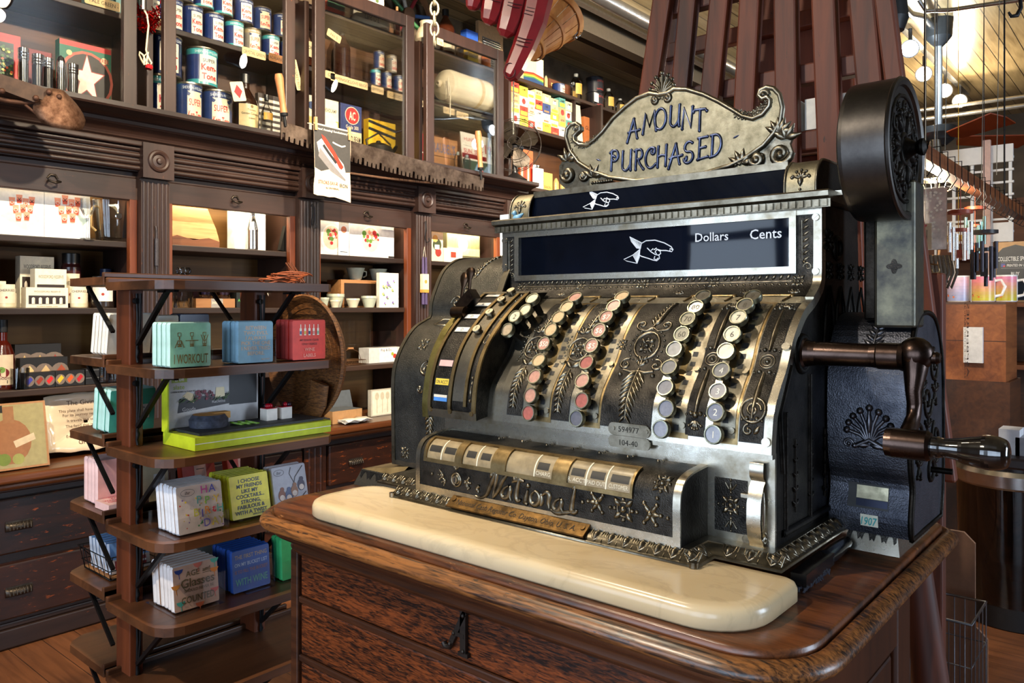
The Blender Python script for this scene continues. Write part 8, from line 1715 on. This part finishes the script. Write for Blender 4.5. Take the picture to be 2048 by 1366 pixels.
for i, (x, y, w, c, t) in enumerate(LAMPS):
    p = Vector((x, y, 3.42)); d = (Vector(t) - p).normalized()
    sp = thing('track_spotlight', vis.get(i, 'warm ceiling spotlight on the near end of the track'), 'spotlight', (x, y, 3.56), 0, None if i in vis else 'near track spotlights')
    mb = MB(); mb.cyl((x, y, 3.57), (x, y, 3.44), .014, 8); mb.lathe([(.03, -.11), (.045, -.09), (.05, -.02), (.068, .05), (.068, .055), (.060, .05)], p, d, 18); mb.build('lamp_housing', M((40, 40, 42), .4), sp)
    mb = MB(); mb.lathe([(.001, .042), (.04, .05), (.060, .045)], p, d, 18); k = tuple(int(255 * v ** .45) for v in c); mb.build('lamp_face', M(k, .5, emit=26), sp)
f0 = PD(1878, 70, 6.0); fan = thing('ceiling_fan', 'dark ceiling fan with orange wooden blades on a long pale rod', 'ceiling fan', (f0.x, f0.y, ZC)); fm = PD(1878, 268, 6.0)
mb = MB(); mb.cyl((f0.x, f0.y, ZC), (f0.x, f0.y, fm.z), .024, 12); mb.build('rod', M((190, 200, 206), .3, .6), fan)
mb = MB(); mb.lathe([(.06, ZC - f0.z), (.10, ZC - f0.z), (.09, -.02), (.06, -.06), (.03, -.09)], f0, (0, 0, 1), 20); mb.build('canopy', M((52, 56, 58), .4, .3), fan); mb = MB(); mb.lathe([(.03, .07), (.12, .05), (.125, 0), (.10, -.05), (.05, -.09), (.001, -.09)], fm, (0, 0, 1), 24); mb.build('motor', M((52, 56, 58), .4, .3), fan)
for i in range(4):
    t = .78 + i * PI / 2; u = Vector((math.cos(t), math.sin(t), 0)); v = Vector((-math.sin(t), math.cos(t), -.35)); mb = MB(); q = fm + Vector((0, 0, -.05))
    mb.prism([(.18, -.06), (.70, -.09), (.73, 0), (.70, .09), (.18, .06), (.14, 0)], q, u, v, (0, 0, .008)); mb.build('fan_blade', M((140, 62, 30), .4, 0, .15, 12), fan)
mb = MB(); c = PD(1785, 20, 4.4); mb.lathe([(.001, .12), (.07, .10), (.085, -.05), (.06, -.12), (.001, -.13)], c, (0, 0, 1), 16); mb.cyl(c + Vector((0, 0, .1)), (c.x, c.y, ZC), .012, 8); tag(mb.build('ceiling_speaker', M((34, 38, 40), .5), loc=c), 'dark round speaker hanging beside the slatted tower', 'speaker')
mb = MB(); mb.tube([PD(2038, -40, 2.4), PD(2040, -5, 2.4), PD(2042, 15, 2.4), PD(2034, 31, 2.4), PD(2022, 33, 2.4), PD(2017, 24, 2.4)], [.004, .005, .006, .007, .006, .003], 8); tag(mb.build('iron_hook', IRON, loc=PD(2038, -40, 2.4)), 'large black iron hook at the upper right corner', 'hook')
for i, (x, y0, y1) in enumerate(((1890, -20, 300), (1962, 20, 420), (1993, -20, 350))):
    mb = MB(); mb.tube([PD(x + 6, y0, 3.6), PD(x, y1, 3.6)], .0018, 5); tag(mb.build('hanging_wire', M((120, 116, 106), .5, .6), loc=PD(x, y0, 3.6)), ('first', 'second', 'third')[i] + ' thin hanging wire counted from the drum to the right', 'wire')
# ================================================================= right hand back of the shop
rl = thing('hanging_rail', 'long wooden rail with dark wire hooks running back into the shop', 'rail', (-.64, 2.75, 1.93))
mb = MB(); mb.box(-.665, -.615, 2.75, 5.1, 1.90, 1.95); mb.build('pole', wood('rail_wood', (90, 46, 22), (160, 96, 52), 'y', 5, .5), rl)
for i in range(19):
    y = 2.83 + i * .118; mb = MB(); mb.tube([(-.675, y, 1.90), (-.675, y, 1.962), (-.605, y, 1.962), (-.605, y, 1.895), (-.60, y + .005, 1.88), (-.62, y + .01, 1.85), (-.64, y + .01, 1.86)], .002, 5); mb.build('wire_hook', IRON, rl)
for y in (2.9, 4.5): mb = MB(); mb.cyl((-.64, y, 1.95), (-.64, y, ZC), .004, 6); mb.build('hanger_wire', IRON, rl)
c = PD(1870, 342, 3.3); lp = thing('cage_lamp', 'glowing caged work lamp hanging under the wooden rail', 'lamp', c)
mb = MB(); mb.ball(c, .058, 14, 0, (1, 1, .8)); mb.build('bulb', M((255, 214, 130), .5, emit=30), lp)
mb = MB(); mb.lathe([(.085, -.04), (.05, .05), (.03, .07), (.02, .13)], c, (0, 0, 1), 18)
for k in range(8): t = 2 * PI * k / 8; mb.tube([c + Vector((.085 * math.cos(t), .085 * math.sin(t), -.04)), c + Vector((.06 * math.cos(t), .06 * math.sin(t), -.085)), c + Vector((0, 0, -.10))], .002, 5)
mb.cyl(c + Vector((0, 0, .13)), (c.x, c.y, ZC), .003, 6); mb.build('wire_cage', STEEL, lp)
l = bpy.data.lights.new('cage_bulb', 'POINT'); l.energy = 25; l.color = WARM; l.shadow_soft_size = .05; o = bpy.data.objects.new('cage_bulb', l); COL.objects.link(o); o.location = c + Vector((0, -.1, -.12))
# white lattice display
g0, g1 = PY(1880, 470, 5.3), PY(1972, 295, 5.3)
gd = thing('white_lattice', 'white lattice display screen behind the wind chimes', 'screen', ((g0.x + g1.x) / 2, 5.3, 0))
for i in range(6): x = g0.x - .12 + (g1.x - g0.x + .24) * i / 5; mb = MB(); mb.box(x - .007, x + .008, 5.3, 5.32, 0, g1.z); mb.build('lattice_bar', WHITE, gd)
for i in range(7): z = g0.z + (g1.z - g0.z) * i / 7; mb = MB(); mb.box(g0.x - .14, g1.x + .14, 5.28, 5.30, z - .006, z + .006); mb.build('lattice_bar', WHITE, gd)
mb = MB(); mb.box(g0.x - .14, g1.x + .14, 5.26, 5.28, g1.z - .10, g1.z); mb.build('header_board', WHITE, gd); mb = MB(); mb.box(g0.x - .14, g1.x + .14, 5.26, 5.28, g0.z - .06, g0.z + .05); mb.build('lower_board', WHITE, gd)
x = PY(1973, 320, 5.15).x; mb = MB(); mb.box(x - .018, x + .018, 5.15, 5.18, 0, PY(1973, 280, 5.15).z); tag(mb.build('screen_post', M((206, 170, 156), .5), loc=(x, 5.15, 0)), 'pale pink wooden post in front of the white lattice', 'post')
# punched tin panel and paper tag
p, q = PY(1850, 500, 3.3), PY(1884, 375, 3.3); tp = carton('punched_tin', 'punched shiny tin picture hanging right of the drum', 'tin picture', ((p.x + q.x) / 2, 3.3, p.z), q.x - p.x + .03, .012, q.z - p.z, M((196, 190, 176), .3, .9, .3, 30, .4), [('c', random.uniform(.15, .85), random.uniform(.1, .95), .02, (255, 250, 226)) for _ in range(40)], rz=-PI / 2)
c = PY(1851, 478, 2.5); ptg = carton('paper_tag', 'cream paper price tag hanging beside the drum column', 'tag', (c.x, 2.5, c.z - .03), .032, .001, .075, (206, 176, 136), [('c', .5, .92, .05, (190, 60, 60)), ('l', [(.3, .2), (.35, .7)], .01, INK), ('l', [(.6, .25), (.62, .75)], .01, INK)], rz=-PI / 2); mb = MB(); mb.cyl((-.0005, 0, .07), (-.0005, 0, ZC - c.z + .03), .0012, 5); mb.build('string', CORD, ptg, world=False)
# wind chimes
def chime(px, py, dp, n, r, L, col, wcol, lab):
    c = PD(px, py, dp); t_ = thing('wind_chime', lab, 'wind chime', c)
    mb = MB(); mb.lathe([(.001, 0), (r * 1.2, 0), (r * 1.2, .014), (.001, .014)], c, (0, 0, 1), 6); mb.build('top_disc', M(wcol, .5), t_)
    for k in range(n): a = 2 * PI * k / n; p = c + Vector((r * math.cos(a), r * math.sin(a), -.03 - .02 * (k % 3))); mb = MB(); mb.cyl(p, p - Vector((0, 0, L * (.8 + .2 * (k * 7 % 5) / 4))), .007, 8); mb.build('chime_tube', M(col, .15, .9), t_)
    mb = MB(); mb.lathe([(.001, 0), (r * .6, 0), (r * .6, .012), (.001, .012)], c - Vector((0, 0, L * .5)), (0, 0, 1), 12); mb.cyl(c, c - Vector((0, 0, L * 1.05)), .0015, 5); mb.box(c.x - .012, c.x + .012, c.y - .003, c.y + .003, c.z - L * 1.25, c.z - L * 1.02); mb.cyl(c, (c.x, c.y, 1.899 if abs(c.x + .64) < .05 else ZC), .0015, 5); mb.build('striker', M(wcol, .5), t_)
chime(1921, 428, 2.9, 6, .035, .13, (226, 226, 226), (150, 60, 30), 'silver tubed wind chime with red-brown wooden top')
chime(1950, 420, 3.4, 6, .035, .15, (120, 150, 140), (140, 60, 30), 'green tinted wind chime behind the silver chime')
chime(1968, 468, 3.0, 8, .04, .13, (60, 56, 60), (30, 24, 22), 'dark tubed wind chime with black top above the mugs')
# crates, mugs, sign
CRW = wood('orange_crate_wood', (104, 54, 26), (172, 104, 56), 'x', 5, .55)
def crate(p0, p1, pt, pb, y, dpt, lab, art=(), m=CRW, rz=-PI / 2):
    a, b = PY(p0, pb, y), PY(p1, pb, y); h = PY((p0 + p1) / 2, pt, y).z - a.z
    return carton('wooden_crate', lab, 'crate', ((a.x + b.x) / 2, y, a.z), b.x - a.x, dpt, h, m, art, rz=rz, bev=.003), a.z + h, a.z
_, zt1, zb1 = crate(1872, 2012, 604, 757, 4.55, .35, 'orange wooden crate with vertical black stencil letters under the mugs', [('r', .0, .5, 1, .51, (60, 30, 16)), ('r', .0, .97, 1, 1, (70, 40, 22))])
for t, u, s in (('ASPBERRIES', 1962, .045), ('NORPACK CORPORATION', 1995, .022), ('GROWN', 1890, .02)):
    mb = MB(); c = PY(u, 680, 4.55); mb.text(t, (c.x, 4.5492, c.z), (0, 0, 1), (-1, 0, 0), s * 1.45, 0, maxw=.37); mb.build('stencil', M((50, 30, 22), .7), _)
_, z2, zb2 = crate(1866, 2020, 761, 905, 4.55, .35, 'dark wooden crate under the stencilled one', m=wood('dark_crate_wood', (52, 30, 18), (104, 62, 34), 'x', 5, .55))
a, b = PY(1866, 905, 4.55), PY(2020, 905, 4.55); carton('wooden_crate', 'lowest dark crate standing on the floor under the other two', 'crate', ((a.x + b.x) / 2, 4.55, 0), b.x - a.x, .35, zb2 - .003, wood('lowest_crate_wood', (40, 24, 15), (84, 50, 28), 'x', 5, .55), rz=-PI / 2, bev=.003)
cols_ = [((226, 190, 206), (150, 160, 200), 'pink and blue sky'), ((232, 130, 160), (206, 196, 70), 'pink and yellow sky'), ((220, 130, 160), (190, 180, 50), 'pink and green sky')]
for i, (px, ca1, cb1) in enumerate(((1917, 0, 0), (1967, 1, 1), (2011, 2, 2))):
    c = PY(px, 598, 4.64 + .05 * (i == 2)); r = .0535; H_ = .137; a_, b_, w_ = cols_[i]
    def mext(mb): mb.tube([(.0, r - .003, .108), (0, r + .025, .112), (0, r + .042, .078), (0, r + .028, .036), (0, r - .003, .028)], .008, 8, 0)
    o = turned('coffee_mug', 'white mug printed with %s, %s on the crate' % (w_, ('nearest the register', 'in the middle', 'at the photo edge')[i]), 'mug', (c.x, c.y, zt1 + .0005), [(.001, 0), (r - .004, 0), (r, .005), (r, H_ * .97), (r - .0015, H_), (r - .004, H_), (r - .004, .01), (.001, .008)], [M((236, 234, 232), .12, coat=.5)], None, n=30, rz=-PI / 2, ext=None if i == 0 else mext)
    mb = MB(); lm = []; A_ = [('r', 0, k / 8, 1, (k + 1) / 8, tuple(int(b_[j] + (a_[j] - b_[j]) * (k / 7)) for j in range(3))) for k in range(8)] + [('p', [(0, 0), (0, .2), (.1, .3), (.2, .16), (.35, .22), (.5, .12), (.7, .15), (1, .1), (1, 0)], (60, 34, 40)), ('c', .15, .22, .05, (226, 120, 60)), ('c', .4, .16, .04, (226, 120, 60))]
    w_ = 2.4 * r; lm = []
    for a in A_:                                        # wrap each band in narrow strips so it follows the wall
        if a[0] == 'r':
            m_ = M(a[5], .3); lm.append(m_); mb.rings([[Vector(((r + .0005) * math.cos(t), (r + .0005) * math.sin(t), .006 + (H_ - .014) * v)) for t in (-1.25 + 2.5 * s / 16 for s in range(17))] for v in (a[2], a[4])], len(lm) - 1, True, False, False)
        else: artmesh(mb, lm, [a], w_, H_ - .014, lambda u, v, e=0: Vector(((r + .0006 + e) * math.cos(u / r), (r + .0006 + e) * math.sin(u / r), .006 + v)), 0)
    mb.build('mug_print', lm, o, world=False)
a, b = PY(1990, 562, 4.86), PY(2075, 562, 4.86); h = PY(2030, 484, 4.86).z - a.z; w = b.x - a.x
hang_z = a.z
sg2 = carton('chalk_sign', 'black arched sign in pale wooden frame with white lettering behind the mugs', 'sign', ((a.x + b.x) / 2, 4.84, zt1 + .0005), w, .02, a.z + h - zt1, (196, 150, 96), [('p', [(.05, .03), (.95, .03), (.95, .80), (.8, .90), (.5, .95), (.2, .90), (.05, .80)], (28, 34, 42)), ('t', 'COLLECTIBLE SPOONS', .5, .72, .075, WHITE, .84, .01), ('r', .16, .585, .26, .64, (70, 80, 150)), ('r', .21, .585, .26, .61, (200, 60, 70)), ('t', 'PRINTED IN USA', .55, .61, .045, WHITE, .5), ('r', .16, .655, .84, .66, (150, 150, 150)), ('r', .16, .56, .84, .565, (150, 150, 150)), ('t', 'BUY', .5, .47, .06, WHITE, .2)], rz=-PI / 2)
mb = MB(); c = PY(2000, 598, 4.76)
for s in (-1, 1): mb.tube([(c.x, 3.12, zt1 + .001), (c.x, 3.12, zt1 + .10), (c.x + s * .02, 3.12, zt1 + .13), (c.x + s * .05, 3.12, zt1 + .125), (c.x + s * .055, 3.12, zt1 + .10), (c.x + s * .035, 3.12, zt1 + .095), (c.x + s * .03, 3.12, zt1 + .11)], .003, 6)
mb.tube([(c.x - .04, 3.12, zt1 + .003), (c.x + .04, 3.12, zt1 + .003)], .003, 6); mb.tube([(c.x, 3.09, zt1 + .003), (c.x, 3.15, zt1 + .003)], .003, 6); mb.cyl((c.x, 3.12, zt1 + .10), (c.x, 3.12, zt1 + .19), .003, 6); tag(mb.build('scroll_stand', BRASS, loc=(c.x, 3.12, zt1)), 'small brass scrolled wire stand in front of the black sign', 'stand')
# clutter behind: tool wall with rope, sticks, yellow sign, boxes
tl2 = thing('tool_shelf', 'brown back shelf unit stacked with old tools and boards', 'shelving', (-1.0, 6.3, 0))
for z in (.5, 1.0, 1.42, 1.75): mb = MB(); mb.box(-1.5, 2.4, 6.2, 6.6, z, z + .03); mb.build('shelf', CRW, tl2)
mb = MB(); mb.box(-1.5, 2.4, 6.6, 6.63, 0, 2.2); mb.build('back_board', wood('tool_wall_wood', (70, 42, 24), (130, 82, 48), 'x', 3, .6), tl2)
for x in (-1.5, .4, 2.37): mb = MB(); mb.box(x, x + .03, 6.2, 6.6, 0, 2.2); mb.build('side', CRW, tl2)
for i in range(14):
    x = -.95 + .14 * i; zz = (1.03, 1.45, .53)[i % 3] + .001; w = random.uniform(.06, .083); mb = MB(); h = random.uniform(.12, .24); mb.box(x, x + w, 6.25, 6.45, zz, zz + h); tag(mb.build('storage_box', M(random.choice([(130, 84, 50), (90, 60, 40), (170, 130, 90), (60, 56, 56)]), .6), loc=(x, 6.25, zz)), 'box of worn brown or grey card on the far tool shelves', 'box', 'boxes on the far tool shelves')
a = PY(1884, 484, 5.2); b = PY(1916, 470, 5.2); mb = MB(); mb.box(a.x - .02, b.x + .05, 5.2, 5.215, a.z, b.z); mb.text('FOR ALL', ((a.x + b.x) / 2, 5.1995, (a.z + b.z) / 2), (1, 0, 0), (0, 0, 1), .03, 1, maxw=.13); mb.cyl((b.x, 5.21, b.z), (b.x, 5.21, ZC), .002, 5); tag(mb.build('yellow_sign', [M((206, 160, 40), .6), INK], loc=(a.x, 5.2, a.z)), 'yellow sign with black letters hanging behind the chimes', 'sign')
mb = MB(); c = PY(1872, 510, 3.45)
for k in range(7): mb.tube([c + Vector((.012 * k - .04, .01 * k, 0)), c + Vector((.012 * k - .05, .01 * k, -.09)), c + Vector((.012 * k - .03, .01 * k, -.13)), c + Vector((.012 * k - .01, .01 * k, -.07)), c + Vector((.012 * k - .02, .01 * k, .0))], .006, 6)
mb.cyl(c + Vector((0, .02, -.02)), (c.x, c.y + .02, ZC), .002, 5); tag(mb.build('rope_coil', M((96, 88, 78), .8, 0, .3, 200), loc=c), 'hanging coil of grey rope left of the mugs', 'rope')
for i, (p0, p1) in enumerate((((1860, 598), (1878, 500)), ((1864, 598), (1870, 545)), ((1853, 598), (1866, 510)))):
    a, b = PY(*p0, 4.62), PY(*p1, 4.62); a.z = zt1 + .006; mb = MB(); mb.cyl(a, b, .008, 7); tag(mb.build('wooden_stick', M((186, 132, 76), .5), loc=a), ('longest', 'shortest', 'leaning')[i] + ' thin wooden stick standing left of the mugs', 'stick')
c = PY(1946, 690, 4.52); carton('plastic_bin', 'white plastic bin hung on the front of the stencilled crate', 'bin', (c.x, 4.517, c.z - .09), .085, .028, .18, (226, 226, 226), rz=-PI / 2)
# canister machine, boards and basket on the floor at the right
cc = PZ(2015, 1262, 0); cc.y += .2
cs = thing('dark_canister', 'large dark clear-sided canister with silver band under its black lid', 'canister', (cc.x, cc.y, 0)); r = .235
mb = MB(); mb.lathe([(.001, .005), (r * .9, .005), (r * .92, .10), (.001, .10)], (cc.x, cc.y, 0), (0, 0, 1), 32); mb.build('base', BLACK, cs)
mb = MB(); mb.lathe([(r * .92, .10), (r * .97, .3), (r, .62), (r * .97, .62), (r * .94, .3), (r * .89, .101)], (cc.x, cc.y, 0), (0, 0, 1), 36); mb.build('clear_side', glass('smoked_glass', (.20, .22, .27), 1.5), cs)
mb = MB(); mb.lathe([(r * 1.0, .62), (r * 1.04, .63), (r * 1.05, .68), (r * 1.0, .70), (r * .9, .71)], (cc.x, cc.y, 0), (0, 0, 1), 36); mb.build('silver_band', STEEL, cs)
mb = MB(); mb.lathe([(r * .98, .70), (r * .99, .735), (r * .9, .765), (r * .5, .785), (.001, .79)], (cc.x, cc.y, 0), (0, 0, 1), 36); mb.build('lid', M((22, 24, 28), .2, coat=.5), cs)
KRAFT = M((122, 88, 66), .75, 0, .08, 60)
for i, (p0, p1, pt, y, lab) in enumerate(((1790, 1950, 1042, 2.75, 'tall tan cardboard panel standing behind the counter corner'), (1935, 1975, 1252, 2.95, 'shorter tan cardboard panel at the right of the tall one'))):
    a, b = PY(p0, pt, y), PY(p1, pt, y); mb = MB(); w = b.x - a.x; mb.prism([(0, 0), (w, 0), (w, a.z - .03), (w - .03, a.z), (0, a.z)], (a.x, y, .0), (1, 0, 0), (0, 0, 1), (0, .012, 0)); tag(mb.build('cardboard_sheet', KRAFT, loc=(a.x, y, 0)), lab, 'panel')
a, b = PY(1868, 1235, 2.47), PY(1944, 1244, 2.47); mb = MB(); zt2 = (a.z + b.z) / 2; x0, x1, y0, y1 = a.x - .1, b.x, 2.46, 2.68
for z, m in ((zt2, .004), (zt2 - .12, .002), (.15, .002), (.02, .003)): mb.tube([(x0, y0, z), (x1, y0, z), (x1, y1, z), (x0, y1, z)], m, 6, closed=True)
for i in range(8): x = x0 + (x1 - x0) * i / 7; mb.tube([(x, y0, zt2), (x, y0, .02), (x, y1, .02), (x, y1, zt2)], .0018, 5)
for i in range(5): y = y0 + (y1 - y0) * i / 4; mb.tube([(x1, y, zt2), (x1, y, .02)], .0018, 5); mb.tube([(x0, y, zt2), (x0, y, .02)], .0018, 5)
tag(mb.build('wire_bin', M((110, 112, 118), .35, .8), loc=(x0, y0, 0)), 'grey wire bin on the floor beside the counter', 'basket')
a = PY(2030, 930, 2.6); st = thing('side_table', 'dark wooden table corner at the right photo edge', 'table', (a.x, 2.6, 0)); zq = PY(2000, 915, 2.5).z; xq = PY(2000, 915, 2.5).x
mb = MB(); mb.box(xq, xq + .9, 2.5, 2.73, zq - .03, zq); mb.build('tabletop', CAB, st, bevel=.006)
for x, y in ((xq + .8, 2.52), (xq + .8, 2.66), (xq + .5, 2.66)): mb = MB(); mb.box(x, x + .05, y, y + .05, 0, zq - .03); mb.build('leg', CAB, st)
for i, (px, w, h) in enumerate(((2018, .05, .07), (2052, .05, .05))): c = PY(px, 870, 2.56); carton('small_box', ('white', 'grey')[i] + ' small box on the dark side table', 'box', (c.x, 2.56, zq + .0005), w, .08, h, ((216, 216, 220), (150, 150, 156))[i], rz=-PI / 2)
